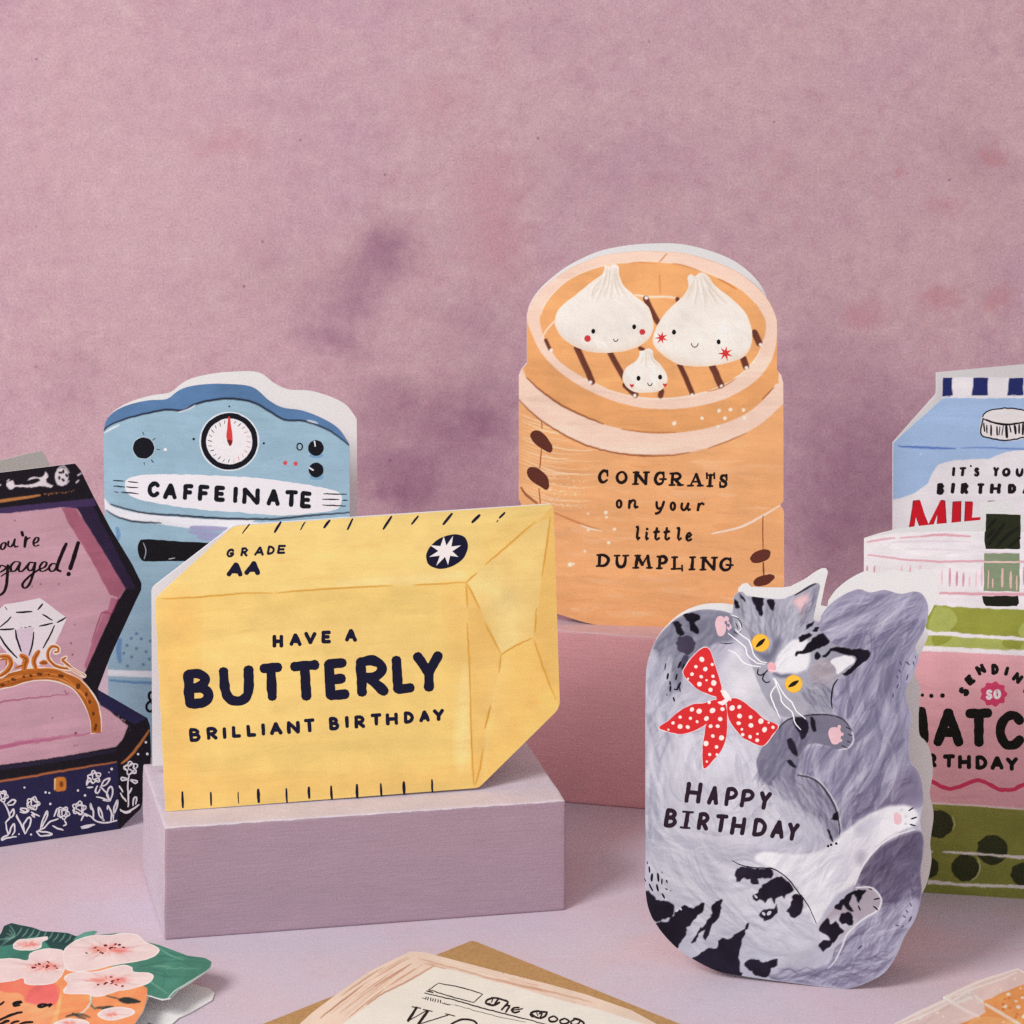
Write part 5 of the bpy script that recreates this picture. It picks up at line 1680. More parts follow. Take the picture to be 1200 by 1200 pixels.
    # head
    head = K1((655, 195), (662, 115), (690, 85), (720, 84), (745, 110), (850, 124), (960, 134), (1020, 130)) + K2((130, 242), (210, 207), (280, 162), (330, 140), (355, 143), (366, 168), (345, 260), (318, 400), (340, 440), (430, 550), (600, 610), (715, 640), (690, 690), (560, 790), (470, 830), (445, 900), (450, 1010), (440, 1060), (380, 1050)) + \
        F1((700, 590), (600, 600), (545, 560), (500, 480), (470, 400), (430, 310), (400, 250))
    b.fill(head, (166, 167, 184), brush=.5, wob=.4)
    b.fill(K1((900, 640), (1000, 640), (1180, 740), (1190, 860), (1130, 960), (1040, 900), (960, 780), (920, 690)), (180, 180, 196), brush=.5, wob=.6, soft=1)
    fur(K1((650, 200), (760, 120), (1000, 140), (1000, 400), (900, 560), (800, 400)), lambda x, y: math.degrees(math.atan2(y - 785, x - 905)), 90, [(122, 122, 144), (186, 187, 202), (196, 197, 210), (138, 138, 160)], (10, 36), (.8, 3.2), .2)
    fur(K1((1000, 150), (1190, 60), (1190, 480), (1000, 420)), lambda x, y: math.degrees(math.atan2(y - 785, x - 905)), 60, [(196, 197, 210), (152, 152, 174), (178, 179, 196)], (10, 36), (.8, 3.2), .2)
    b.fill(K1((790, 480), (900, 510), (960, 400), (1000, 420), (930, 560), (905, 580), (830, 530)), (118, 119, 142), brush=.6, wob=.7, soft=2)
    b.fill(K1((930, 660), (1010, 640), (1070, 665), (1010, 690)), (120, 120, 144), brush=.6, wob=.5, soft=1)
    b.fill(K1((945, 640), (940, 600), (1000, 500), (1060, 430), (1140, 410), (1190, 440), (1190, 600), (1120, 650), (1000, 660)), (218, 219, 225), brush=.3, wob=.8, rag=1.2, soft=1)
    b.fill(K2((60, 690), (120, 590), (220, 540), (230, 640), (160, 730), (80, 760)), (220, 221, 226), brush=.3, wob=.7, rag=1.2, soft=1)
    fur(K2((60, 700), (180, 560), (230, 620), (120, 740)), -50, 24, [(226, 226, 230), (206, 207, 217)], (8, 20), (.8, 2), .2)
    b.fill(K2((300, 740), (400, 680), (470, 740), (430, 820), (350, 850)), (176, 162, 170), brush=.8, wob=1, soft=3)
    fur(K2((280, 720), (470, 690), (460, 860), (330, 880)), -15, 40, [(168, 152, 162), (190, 184, 196), (150, 146, 166)], (8, 24), (.8, 2.5), .3)
    fur(K2((230, 900), (450, 880), (440, 1050), (300, 1000)), 55, 50, [(120, 120, 146), (150, 150, 174), (180, 180, 198), (104, 102, 130)], (10, 28), (.6, 2.2), .3)
    b.fill(K2((440, 690), (500, 655), (590, 655), (610, 690), (540, 740), (490, 780), (470, 730)), (222, 222, 228), brush=.2, wob=.6, rag=.5)
    b.fill(K2((170, 270), (240, 225), (300, 220), (295, 290), (255, 375), (225, 345), (195, 290)), (222, 180, 184), brush=.4, wob=.8, soft=2)
    b.line(K2((190, 225), (270, 178), (335, 145)), 1.6, DK, taper=.7, wob=.6, soft=1)
    fur(K2((230, 330), (330, 170), (360, 180), (320, 400), (250, 440)), -62, 36, [(112, 110, 136), (140, 140, 164), (186, 186, 204)], (8, 26), (.8, 2.4), .2)
    DKC = (54, 46, 66)
    # dark markings
    for p in (K1((788, 108), (870, 125), (862, 190), (858, 258), (835, 240), (805, 180)), K1((890, 135), (944, 138), (940, 215), (915, 205), (895, 170)), K1((662, 130), (690, 150), (705, 195), (690, 205), (665, 180)),
              K1((700, 90), (735, 120), (738, 155), (715, 125)),
              K2((190, 655), (205, 620), (260, 600), (300, 540), (350, 505), (385, 490), (410, 525), (432, 545), (405, 575), (330, 605), (290, 630), (235, 635)),
              K2((220, 520), (290, 490), (310, 500), (260, 545), (228, 548)), K2((255, 470), (300, 420), (328, 408), (318, 435), (280, 460)), K2((312, 480), (330, 450), (358, 445), (352, 470), (325, 488)),
              K2((320, 650), (350, 620), (372, 650), (350, 678), (330, 670)), K2((385, 665), (410, 625), (445, 605), (440, 635), (405, 662)),
              K2((435, 600), (520, 590), (590, 605), (640, 598), (712, 620), (716, 655), (690, 688), (640, 720), (600, 760), (540, 800), (525, 780), (590, 730), (622, 680), (600, 650), (540, 645), (490, 625), (440, 618))):
        b.fill(p, DKC, brush=1.2, wob=.6, rag=1.1)
    for p in (K1((300, 240), (360, 225), (410, 235), (428, 262), (400, 285), (385, 300), (405, 330), (418, 370), (385, 375), (360, 350), (345, 310), (330, 275)), K1((222, 300), (265, 288), (290, 310), (300, 350), (318, 385), (290, 390), (255, 360), (245, 320)),):
        b.fill(p, DKC, wob=.6, rag=1.2, brush=1.2)
    b.fill(K1((265, 410), (310, 395), (350, 390), (385, 440), (370, 490), (330, 520), (280, 505), (250, 460)), (92, 84, 108), wob=.8, rag=1.3, brush=.8)
    b.fill(K1((290, 560), (320, 520), (345, 530), (330, 590), (300, 625), (275, 610)), (92, 88, 116), brush=.8, wob=.6)
    for p in (F1((630, 612), (665, 600), (690, 622), (690, 660), (665, 690), (655, 665), (640, 640)), F1((700, 600), (715, 615), (722, 655), (705, 650)), F1((608, 690), (620, 680), (640, 710), (650, 755), (630, 745), (612, 715)), F1((606, 770), (620, 765), (645, 795), (640, 800), (615, 788)),
              F1((785, 985), (805, 970), (808, 1000), (790, 1005)), F1((765, 1040), (775, 1050), (790, 1090), (775, 1075))):
        b.fill(p, DKC, wob=.4, rag=.7, brush=1.2, alpha=.92)
    blot = [K3((730, 250), (760, 220), (820, 215), (900, 228), (975, 228), (995, 265), (975, 295), (920, 292), (880, 300), (895, 330), (870, 345), (835, 320), (840, 300), (790, 295), (765, 318), (738, 310)),
            K3((850, 420), (890, 400), (900, 365), (980, 310), (1040, 285), (1100, 310), (1140, 370), (1090, 410), (1075, 440), (1050, 420), (1010, 440), (1000, 475), (985, 430), (960, 440), (940, 470), (915, 440), (870, 455)),
            K3((1095, 530), (1120, 480), (1130, 420), (1165, 400), (1210, 430)) + F2((672, 645), (665, 700), (630, 718), (615, 700)),
            K3((900, 550), (930, 515), (1000, 510), (1020, 480), (1030, 520), (1000, 560), (970, 592), (920, 580)),
            K3((95, 400), (125, 385), (190, 450), (245, 455), (300, 490), (290, 560), (240, 580), (170, 600), (120, 530)),
            K3((172, 618), (260, 590), (330, 510), (370, 490), (440, 500), (515, 460), (505, 520), (470, 560), (420, 620), (385, 660), (385, 695), (345, 740), (325, 790), (240, 720)),
            K3((415, 740), (450, 700), (520, 610), (560, 540), (560, 490), (595, 460), (640, 440), (630, 500), (610, 580), (570, 620), (545, 690), (510, 730), (505, 700), (520, 650), (480, 690), (450, 745), (425, 755)),
            K3((425, 862), (480, 830), (540, 790), (600, 790), (615, 730), (650, 715), (690, 725), (740, 680), (780, 660), (815, 605), (815, 650), (780, 720), (765, 790), (755, 850), (758, 930), (768, 992), (620, 962), (500, 915)),
            K3((790, 905), (820, 870), (880, 865), (930, 890), (975, 870), (1022, 862), (1022, 910), (985, 930), (960, 985), (890, 985), (830, 940)),
            K4((350, 870), (385, 820), (440, 770), (520, 735), (575, 745), (540, 775), (520, 830), (500, 800), (490, 770), (470, 780), (455, 830), (480, 890), (440, 880), (415, 840), (400, 880)),
            K4((390, 910), (440, 890), (475, 910), (472, 990), (430, 975), (385, 970)), K4((228, 1005), (300, 935), (320, 985), (350, 960), (410, 1025), (380, 1060), (330, 1105), (300, 1060), (255, 1035)), K4((238, 1115), (270, 1085), (330, 1100), (320, 1140), (270, 1168), (245, 1150)),
            K4((325, 245), (350, 205), (375, 210), (365, 250)), K4((295, 305), (310, 310), (335, 372), (318, 368))]
    for p in blot:
        b.fill(p, DKC, wob=.7, rag=1.3, brush=1.3, alpha=.96)
    b.grade(.66, 1.3, .93)
    b.streaks(240, around, .03, w=(2, 8), l=(16, 60))
    b.build('cat_print', front)
    h = Print(leaf)
    h.line(K2((490, 815), (458, 870), (445, 960), (452, 1020)), 2.0, DK, taper=.5)
    # face
    for (x, y, r0, a) in ((848, 440, 60, -42), (1080, 728, 60, -32)):
        px, py = K1((x, y))[0]
        h.dot(px, py, (r0 + 4) / 6, (196, 150, 70), n=22)
        h.dot(px, py, r0 / 6, (234, 182, 62), n=22)
        ca, sa = math.cos(math.radians(a)), math.sin(math.radians(a))
        L, W = 46 / 6, 19 / 6
        h.fill([(px - ca * L, py - sa * L), (px - sa * W * -.8, py - ca * W * .8), (px + ca * L, py + sa * L), (px + sa * W * -.8, py + ca * W * .8)], (44, 26, 24), wob=.15)
    h.fill(K1((895, 600), (915, 572), (950, 590), (955, 630), (925, 650), (905, 640)), (222, 168, 176), wob=.3)
    h.line(K1((905, 632), (950, 640), (968, 632)), 1.0, (236, 216, 216), taper=.5)
    h.line(K1((832, 622), (826, 655), (850, 668), (880, 650), (898, 632)), 1.8, (58, 44, 58), taper=.4)
    h.line(K1((880, 650), (862, 690), (885, 718), (912, 712)), 1.8, (58, 44, 58), taper=.4)
    WK = (232, 232, 236)
    for p in (((620, 372), (680, 420), (740, 470), (760, 530), (820, 580), (880, 590)), ((668, 345), (720, 390), (770, 430), (800, 520), (840, 565), (890, 580)), ((620, 490), (680, 520), (730, 580), (790, 600), (850, 606)),
              ((935, 690), (960, 730), (920, 800), (945, 880), (985, 970)), ((940, 690), (985, 800), (1000, 860), (1070, 930), (1090, 1000), (1130, 1050)), ((950, 690), (1010, 800), (1070, 860), (1100, 920), (1165, 975))):
        h.line(K1(*p), 1.6, WK, taper=.6, wob=.3)
    h.build('head_print', front)
    # paws
    pw = Print(leaf)
    PK = (214, 178, 186)
    pw.fill(K1((530, 290), (550, 255), (585, 260), (605, 310), (602, 360), (580, 392), (550, 388), (532, 340)), PK, wob=.4)
    for (x, y, a, c) in ((608, 272, 3.0, 3.6), (628, 330, 2.8, 4.0), (622, 300, 1.6, 1.6)):
        pw.dot(*K1((x, y))[0], a, PK, ry=c)
    for (x, y) in ((622, 318), (640, 352), (604, 298)):
        pw.dot(*K1((x, y))[0], 1.6, (116, 112, 136), ry=2.2)
    for p in (((690, 265), (715, 320), (700, 370)), ((672, 300), (690, 340)), ((655, 250), (690, 270)), ((660, 360), (690, 380)), ((560, 440), (620, 446), (650, 438))):
        pw.line(K1(*p), 1.1, DK, taper=.5)
    for p in (((690, 290), (712, 340), (690, 362)), ((640, 240), (690, 262))):
        pw.line(K1(*p), 1.2, (226, 224, 230), taper=.5)
    pw.fill(F1((770, 670), (775, 645), (800, 640), (820, 660), (812, 700), (790, 708), (778, 695)), PK, wob=.4)
    for (x, y, a, c) in ((812, 640, 2, 2.6), (822, 668, 2.2, 2), (815, 692, 2.6, 2)):
        pw.dot(*F1((x, y))[0], a, PK, ry=c)
    for p in (((838, 640), (858, 650)), ((845, 668), (862, 674)), ((842, 695), (856, 700)), ((820, 712), (845, 722))):
        pw.line(F1(*p), 1.2, DK, smooth=False, taper=.4)
    pw.fill(K4((765, 200), (785, 188), (815, 215), (822, 260), (795, 280), (770, 270)), PK, wob=.4)
    for (x, y) in ((820, 175), (850, 220), (848, 272)):
        pw.dot(*K4((x, y))[0], 2.0, (196, 200, 204), ry=1.8)
    for p in (((870, 180), (902, 160)), ((885, 238), (925, 225)), ((878, 275), (918, 288))):
        pw.line(K4(*p), 1.9, DK, smooth=False, taper=.4)
    for p in (((625, 805), (662, 795)), ((622, 852), (652, 878)), ((515, 850), (530, 880)), ((590, 728), (610, 735))):
        pw.line(K4(*p), 2.0, DK, smooth=False, taper=.4)
    pw.build('paw_print', front)
    # tabby stripes
    s = Print(leaf)
    for (x0, y0, x1, y1, w) in ((182, 585, 175, 630, 1.4), (285, 575, 270, 615, 3), (310, 590, 298, 630, 2.4), (198, 655, 192, 695, 2.6), (260, 660, 252, 700, 2.4), (210, 710, 212, 735, 2.2), (285, 720, 262, 770, 3),
                                (215, 745, 212, 780, 2.6), (240, 765, 262, 770, 2.4), (280, 755, 282, 785, 1.6), (188, 800, 190, 810, 1.5), (235, 825, 242, 848, 2.4)):
        s.line(K1((x0, y0), (x1, y1)), w, DK, smooth=False, taper=.4)
    for (x, y) in ((768, 1105), (780, 1100), (800, 1095)):
        s.dot(*F1((x, y))[0], 1.6, DK)
    # hind quarter blotches
    s.line(K3((710, 172), (780, 205), (880, 222), (980, 225), (1060, 265), (1120, 320), (1168, 385)) + F2((690, 670), (722, 740)), 1.5, DK, taper=.5)
    for (x, y, r, q) in ((930, 545, 2.6, 1.6), (968, 540, 2.0, 3.2), (875, 425, 2.6, 1.2), (320, 520, 1.4, 2.8), (345, 510, 2.2, 1.2), (415, 485, 3, 1.5)):
        s.dot(*K3((x, y))[0], r, (188, 186, 202), ry=q, rot=.8)
    for (x0, y0, x1, y1, w) in ((110, 178, 112, 195, 1.6), (124, 215, 128, 255, 2.2), (145, 265, 142, 315, 3), (185, 262, 190, 315, 3), (215, 300, 213, 335, 2.2), (215, 250, 217, 258, 1.6), (245, 310, 252, 325, 2.6), (178, 340, 188, 385, 2.8), (125, 335, 150, 385, 2.2), (92, 300, 102, 318, 1.6), (240, 368, 252, 375, 2), (215, 405, 232, 435, 2.4), (276, 380, 277, 386, 1.4)):
        s.line(K3((x0, y0), (x1, y1)), w, DK, smooth=False, taper=.4)
    for (x0, y0, x1, y1) in ((890, 730, 900, 745), (880, 830, 888, 850), (850, 880, 862, 895), (830, 920, 845, 930), (870, 960, 890, 925), (820, 1000, 830, 990), (780, 985, 800, 990), (740, 820, 765, 812), (895, 620, 900, 645), (920, 580, 922, 600), (515, 1150, 540, 1130), (935, 650, 938, 660)):
        s.line(K4((x0, y0), (x1, y1)), 2.4, (84, 74, 104), smooth=False, taper=.5)
    for (x0, y0, x1, y1) in ((928, 690, 938, 715), (965, 692, 995, 715), (985, 690, 985, 712), (1020, 690, 1026, 715), (922, 745, 930, 770), (905, 790, 915, 812), (985, 780, 975, 820), (918, 850, 905, 880), (880, 915, 880, 945), (1035, 650, 1038, 668)):
        s.line(K2((x0, y0), (x1, y1)), 1.7, (74, 68, 100), smooth=False, taper=.5)
    s.build('stripe_print', front)
    # bow
    w = Print(leaf)
    RED = (202, 42, 46)
    lobes = [K1((305, 660), (330, 590), (385, 520), (450, 472), (490, 490), (520, 570), (560, 700), (575, 770), (550, 820), (480, 800), (400, 760)),
             K1((135, 1035), (210, 980), (290, 910), (380, 870), (460, 862), (530, 840), (600, 870), (600, 930), (540, 950), (470, 1010), (380, 1060), (290, 1080), (200, 1065)),
             K1((470, 1000), (530, 920), (600, 880), (612, 960), (610, 1080), (580, 1180), (520, 1260), (450, 1320), (440, 1180)),
             K1((615, 850), (660, 830), (720, 850), (800, 910), (880, 980), (970, 1020), (930, 1090), (870, 1160), (810, 1150), (720, 1100), (650, 1020), (618, 950)), K1((540, 800), (600, 790), (625, 830), (600, 870), (545, 850))]
    for p in lobes:
        cx = sum(q[0] for q in p) / len(p)
        cy = sum(q[1] for q in p) / len(p)
        w.fill([(cx + (x - cx) * 1.03, cy + (y - cy) * 1.03) for x, y in p], (226, 206, 212), wob=.3)
    for p in lobes:
        w.fill(p, RED, wob=.4, brush=.25)
    w.fill(K1((575, 800), (595, 770), (640, 830), (620, 850), (580, 880), (545, 855), (575, 850), (600, 835)), (236, 222, 222), wob=.3)
    w.fill(K1((550, 790), (575, 800), (580, 840), (550, 840)), RED, wob=.3)
    w.dot(*K1((600, 815))[0], 2.2, (240, 226, 222))
    for (x, y, r) in ((435, 556, 2.9), (508, 592, 1.8), (393, 608, 2.1), (459, 624, 2.7), (366, 660, 2.1), (430, 678, 1.9), (513, 675, 1.9), (468, 703, 1.4), (418, 730, 2.8), (518, 722, 3.2), (338, 692, 1.2), (496, 770, 2.5), (575, 780, 1.6),
                      (282, 962, 1.8), (365, 908, 2.4), (416, 920, 2.9), (486, 858, 2), (232, 1003, 2), (355, 970, 1.9), (282, 1028, 2.9), (336, 1032, 2.1), (402, 994, 1.6), (200, 1050, 1.1), (467, 972, 2.6), (510, 916, 3), (580, 906, 2.3),
                      (564, 976, 2.7), (497, 1026, 2.1), (546, 1026, 2.1), (512, 1095, 2), (573, 1108, 3.1), (464, 1148, 3.2), (538, 1172, 2.1), (490, 1225, 1.8), (540, 1225, 1.5), (470, 1275, 1.4),
                      (648, 898, 3), (698, 890, 2.2), (635, 840, 1.3), (700, 954, 2.9), (778, 962, 2.2), (694, 1005, 2.2), (780, 1020, 2.7), (716, 1048, 1.6), (722, 1085, 2.1), (774, 1100, 2.1), (850, 990, 3.1), (876, 1050, 2.8), (826, 1080, 1.4), (824, 1125, 2.2), (935, 1034, 1.9), (905, 1000, 1.2)):
        w.dot(*K1((x, y))[0], r, (240, 220, 214), ry=r * rnd.uniform(.9, 1.2), rot=rnd.uniform(0, 3), n=11)
    w.build('bow_print', front)
    t = Print(leaf)
    C = (62, 36, 60)
    word(t, F1, [('H', 208, 277, 853, 940), ('A', 296, 346, 868, 946), ('P', 363, 418, 874, 953), ('P', 424, 483, 882, 958), ('Y', 494, 548, 890, 966)], 4.4, C, slant=.07, rot=4)
    word(t, F1, [('B', 127, 183, 958, 1034), ('I', 192, 240, 966, 1038), ('R', 256, 308, 972, 1046), ('T', 322, 380, 980, 1054), ('H', 386, 448, 988, 1064), ('D', 472, 532, 996, 1070), ('A', 542, 603, 1002, 1078), ('Y', 604, 657, 1012, 1088)], 4.4, C, slant=.07, rot=4)
    (a, bq), (cc, dd) = F1((205, 966), (240, 1037))
    t.line([(a - 1, bq + 1.5), (a + 11, bq + 2.2)], 2.6, C, smooth=False)
    t.line([(a - 4, dd - 1.5), (a + 7, dd - .5)], 2.6, C, smooth=False)
    t.build('lettering', front)


# ================================================================== milk carton card
G1 = crop(1000, 420, 6)
G2 = crop(1000, 600, 6)
G3 = crop(1000, 780, 4.2857)


def milk():
    by = 892
    ol = rounded([(1046, by), (1046.3, 519), (1104, 467), (1104, 442), (1248, 443), (1248, 468), (1306, 524), (1306, by + 2)], 1.5, 3)
    leaf, front, root, bo = make_card('blue and white milk carton birthday card behind the matcha jar card', (1046, by), 0, math.radians(-2), ol, lean=0, opening=24, fold='left')
    BL, NB = (158, 186, 221), (34, 42, 98)
    b = Canvas(leaf, (224, 222, 226))
    b.fill(G1((275, 990), (280, 590), (625, 278), (1200, 278), (1490, 282), (1836, 620), (1836, 640), (1500, 650), (1200, 645), (1080, 655), (950, 705), (700, 716), (600, 745), (560, 800), (520, 880), (430, 950), (350, 975)), BL, smooth=False, wob=.5, brush=.18)
    for (x0, x1) in ((624, 696), (838, 948), (1086, 1196), (1330, 1440)):
        b.fill(G1((x0 + 8, 135), (x1, 133), (x1 - 4, 200), (x1 + (4 if x0 < 700 else 0), 268), (x0 - 8 if x0 > 700 else x0, 272), (x0 + 4, 200)), NB, smooth=False, wob=.4, brush=.25)
    b.fill(G1((610, 285), (700, 268), (900, 280), (1100, 272), (1300, 282), (1480, 275), (1480, 262), (700, 262)), (224, 222, 226), brush=.1, wob=.6)
    b.line(G1((318, 612), (340, 620), (420, 622), (560, 630), (720, 634)), 2.2, (84, 116, 184), taper=.7, wob=.4)
    b.line(G1((760, 630), (900, 626), (1050, 632), (1200, 638), (1480, 642)), 1.6, (104, 134, 194), taper=.6, wob=.4)
    b.dot(*G1((475, 672))[0], 1.2, (200, 214, 232))
    b.streaks(150, 2, .015, w=(5, 18), l=(50, 140), spread=6)
    b.build('carton_print', front)
    c = Print(leaf)
    c.fill(G1((900, 430), (915, 390), (980, 358), (1080, 348), (1200, 362), (1260, 400), (1262, 520), (1200, 565), (1080, 580), (960, 560), (893, 530)), (226, 222, 222), wob=.3)
    c.line(spline(G1((910, 408), (935, 378), (1000, 358), (1085, 350), (1180, 360), (1240, 392), (1235, 430), (1170, 455), (1070, 462), (970, 448), (920, 425)), True, 3), 1.6, (36, 28, 34), smooth=False, wob=.5)
    c.line(G1((912, 420), (898, 530), (960, 560), (1050, 576), (1120, 572), (1210, 550), (1250, 520), (1248, 410)), 1.8, (36, 28, 34), wob=.4)
    c.line(G1((935, 430), (1000, 455), (1080, 464), (1180, 455)), 2.6, (36, 28, 34), taper=.5)
    for (x0, y0, x1, y1, w) in ((918, 455, 922, 515, 1.8), (938, 470, 940, 525, 1.8), (968, 470, 970, 540, 2.4), (1010, 480, 1012, 540, 2.2), (1030, 480, 1025, 540, 1.4), (1075, 478, 1080, 555, 3.6), (1055, 470, 1045, 540, 1.4), (1098, 475, 1108, 520, 1.8), (1135, 470, 1142, 530, 3), (1165, 468, 1165, 525, 2.4), (1195, 455, 1192, 535, 3), (1225, 450, 1225, 530, 2.4)):
        c.line(G1((x0, y0), (x1, y1)), w, (36, 28, 34), smooth=False, taper=.3)
    c.build('cap_print', front)
    t = Print(leaf)
    DK = (44, 28, 40)
    word(t, G1, [('I', 688, 722, 760, 832), ('T', 738, 800, 760, 832), ("'", 815, 835, 745, 768), ('S', 842, 892, 762, 834), ('Y', 976, 1030, 760, 832), ('O', 1042, 1108, 766, 834), ('U', 1138, 1200, 766, 834), ('R', 1226, 1282, 768, 836)], 3.2, DK, slant=.06, contrast=.75)
    word(t, G1, [('B', 585, 645, 872, 960), ('I', 682, 718, 872, 955), ('R', 752, 815, 872, 957), ('T', 860, 930, 873, 957), ('H', 958, 1040, 876, 956), ('D', 1085, 1150, 878, 956), ('A', 1185, 1250, 880, 958), ('Y', 1280, 1345, 880, 960)], 3.9, DK, slant=.06, contrast=.75)
    t.build('lettering', front)
    m = Print(leaf)
    RD, RE = (196, 24, 40), (110, 24, 34)
    for p in (((390, 1222), (425, 1005), (470, 998), (525, 1172), (612, 998), (640, 1005), (652, 1168), (585, 1172), (590, 1090), (545, 1200), (480, 1205), (440, 1110), (425, 1215)), ((702, 1012), (755, 1008), (750, 1155), (695, 1160)), ((790, 1010), (842, 1010), (835, 1120), (905, 1115), (905, 1165), (785, 1165)),
              ((950, 1008), (1000, 1005), (990, 1060), (1050, 1005), (1110, 1005), (1030, 1085), (1110, 1170), (1050, 1172), (990, 1110), (985, 1168), (935, 1168))):
        cx = sum(q[0] for q in p) / len(p)
        cy = sum(q[1] for q in p) / len(p)
        m.fill(G1(*[(x + (6 if x > cx else -5), y + (5 if y > cy else -5)) for x, y in p]), RE, smooth=False, wob=.2)
        m.fill(G1(*p), RD, smooth=False, wob=.2, brush=.3)
    m.build('red_lettering', front)


# ================================================================== matcha jar card
def matcha():
    ol = G2((75, 440), (76, 188), (180, 165), (300, 148), (450, 140), (600, 138), (930, 138), (932, 12), (1176, 16), (1178, 140), (1500, 150), (1800, 175), (2020, 205), (2018, 455), (2010, 560)) + \
        [(1342, 720), (1344, 1063), (1335, 1068), (1200, 1054), (1088, 1046), (1020, 1040), (1012, 1034), (1010, 720), (1013, 690)]
    ol = rounded(ol, 1.2, 3)
    leaf, front, root, bo = make_card('green matcha drink jar card with a pink label, behind the cat card', (1100, 1047), 0, math.radians(-10.5), ol, lean=0, opening=20, fold='left')
    WHT, GR, LG, DG, PK, RO = (224, 222, 226), (142, 148, 62), (162, 172, 92), (50, 60, 32), (218, 165, 172), (208, 150, 162)
    b = Canvas(leaf, WHT)
    # lid glass lines
    for p, w in ((((100, 212), (200, 192), (290, 182)), 1.7), (((330, 182), (420, 176), (480, 172)), 1.3), (((480, 172), (620, 160), (760, 168), (820, 170)), 2.2), (((105, 300), (200, 312), (330, 333), (460, 342), (640, 350), (800, 346), (1200, 350), (1800, 372)), 1.9),
                 (((610, 570), (800, 574), (1000, 578), (1200, 580), (1900, 604)), 3.0)):
        b.line(G2(*p), w, RO, taper=.4, wob=.5)
    for p in (((250, 240), (270, 215), (420, 206), (620, 205), (820, 210)), ((370, 255), (500, 262), (760, 268)), ((880, 275), (1000, 285), (1170, 280))):
        b.line(G2(*p), 1.3, (214, 200, 212), taper=.6)
    for i, x in enumerate((98, 150, 340, 402, 470, 625, 680, 730, 775, 818, 865, 905, 1200, 1260, 1320, 1400, 1480, 1560, 1660, 1740, 1830)):
        y0, y1 = rnd.uniform(370, 470), rnd.uniform(490, 535)
        if x < 500:
            y0, y1 = 380, 432
        b.line(G2((x, y0), (x - 3, y1)), rnd.uniform(1.0, 2.2), rnd.choice([RO, (190, 120, 140), (224, 176, 186)]), smooth=False, taper=.6)
    # drink
    b.fill(G2((50, 700), (300, 640), (595, 655), (800, 672), (1200, 690), (2050, 740), (2060, 920), (1200, 882), (860, 860), (530, 828), (52, 800)), GR, smooth=False, wob=.8, brush=.35)
    b.fill(G2((590, 662), (690, 690), (730, 755), (690, 820), (640, 842), (530, 828), (540, 740)), LG, wob=.8, brush=.35)
    b.fill(G2((1175, 800), (1260, 760), (1360, 880), (1180, 880)), LG, wob=.8, brush=.35)
    b.fill(G2((52, 870), (540, 868), (700, 875), (1200, 905), (2060, 950), (2060, 1010), (1200, 972), (1000, 968), (700, 950), (515, 940), (52, 930)), LG, smooth=False, wob=.7, brush=.3)
    b.fill(G2((560, 870), (690, 880), (660, 915), (600, 940), (560, 935)), GR, wob=.6, brush=.3)
    b.fill(G2((1050, 905), (1200, 910), (1180, 940), (1160, 965), (1070, 955)), GR, wob=.6, brush=.3)
    lab_top = G2((52, 960), (490, 978), (700, 985), (1200, 1010), (2060, 1055))
    b.fill(lab_top + G3((1480, 745), (857, 722), (380, 690), (42, 664)), PK, smooth=False, wob=.4, brush=.2)
    b.fill(G3((42, 664), (380, 690), (857, 722), (1480, 745), (1480, 1260), (857, 1220), (372, 1202), (42, 1178)), (132, 136, 64), smooth=False, wob=.4, brush=.5)
    b.line(G3((42, 660), (380, 690), (600, 702), (857, 720), (1450, 745)), 1.6, (232, 216, 210), taper=.2)
    for (x, y, rx, ry) in ((425, 795, 78, 70), (697, 925, 78, 75), (563, 1015, 70, 67), (385, 1015, 44, 52), (848, 1046, 58, 58), (930, 830, 70, 66), (1100, 960, 76, 70), (1000, 1060, 66, 60), (200, 780, 70, 66), (230, 1000, 66, 60), (1280, 850, 70, 64)):
        px, py = G3((x, y))[0]
        b.dot(px, py, rx / 4.2857, (52, 56, 32), ry=ry / 4.2857, n=26, wob=1.2, brush=.6, clip=True)
    for p in (((500, 760), (508, 800), (500, 825)), ((625, 965), (636, 1015), (615, 1065), (590, 1080))):
        b.line(G3(*p), 1.2, (196, 196, 150), taper=.5)
    b.fill(G3((445, 938), (500, 932), (600, 938), (760, 950), (857, 955), (1450, 990), (1450, 1008), (857, 972), (700, 958), (560, 948)), (222, 218, 212), wob=.7)
    b.fill(G3((372, 1075), (420, 1078), (500, 1090), (700, 1100), (857, 1105), (1450, 1145), (1450, 1160), (857, 1122), (640, 1112), (480, 1104), (372, 1098)), (222, 218, 212), wob=.8, smooth=False)
    b.fill(G3((370, 930), (400, 932), (398, 940), (372, 942)), (222, 218, 212), wob=.5)
    b.streaks(220, 3, .025, w=(5, 18), l=(50, 140), spread=6)
    b.build('jar_print', front)
    s = Print(leaf)
    s.fill(G2((935, 8), (1060, 16), (1178, 20), (1172, 255), (1165, 262), (930, 258), (922, 200)), (56, 62, 36), smooth=False, wob=.5, brush=.6)
    for p in (((950, 230), (1010, 150), (1060, 80)), ((1010, 240), (1080, 170), (1160, 110)), ((1090, 250), (1170, 180)), ((950, 110), (1000, 50)), ((940, 180), (990, 120))):
        s.line(G2(*p), 4.5, (34, 40, 24), taper=.5, brush=.6)
    s.build('straw_print', front)
    s = Print(leaf)
    s.fill(G2((920, 288), (1170, 292), (1168, 560), (918, 555)), (126, 142, 114), smooth=False, wob=.5, brush=.5)
    s.line(G2((918, 350), (1040, 352), (1172, 352)), 2.2, (216, 190, 180), taper=.2)
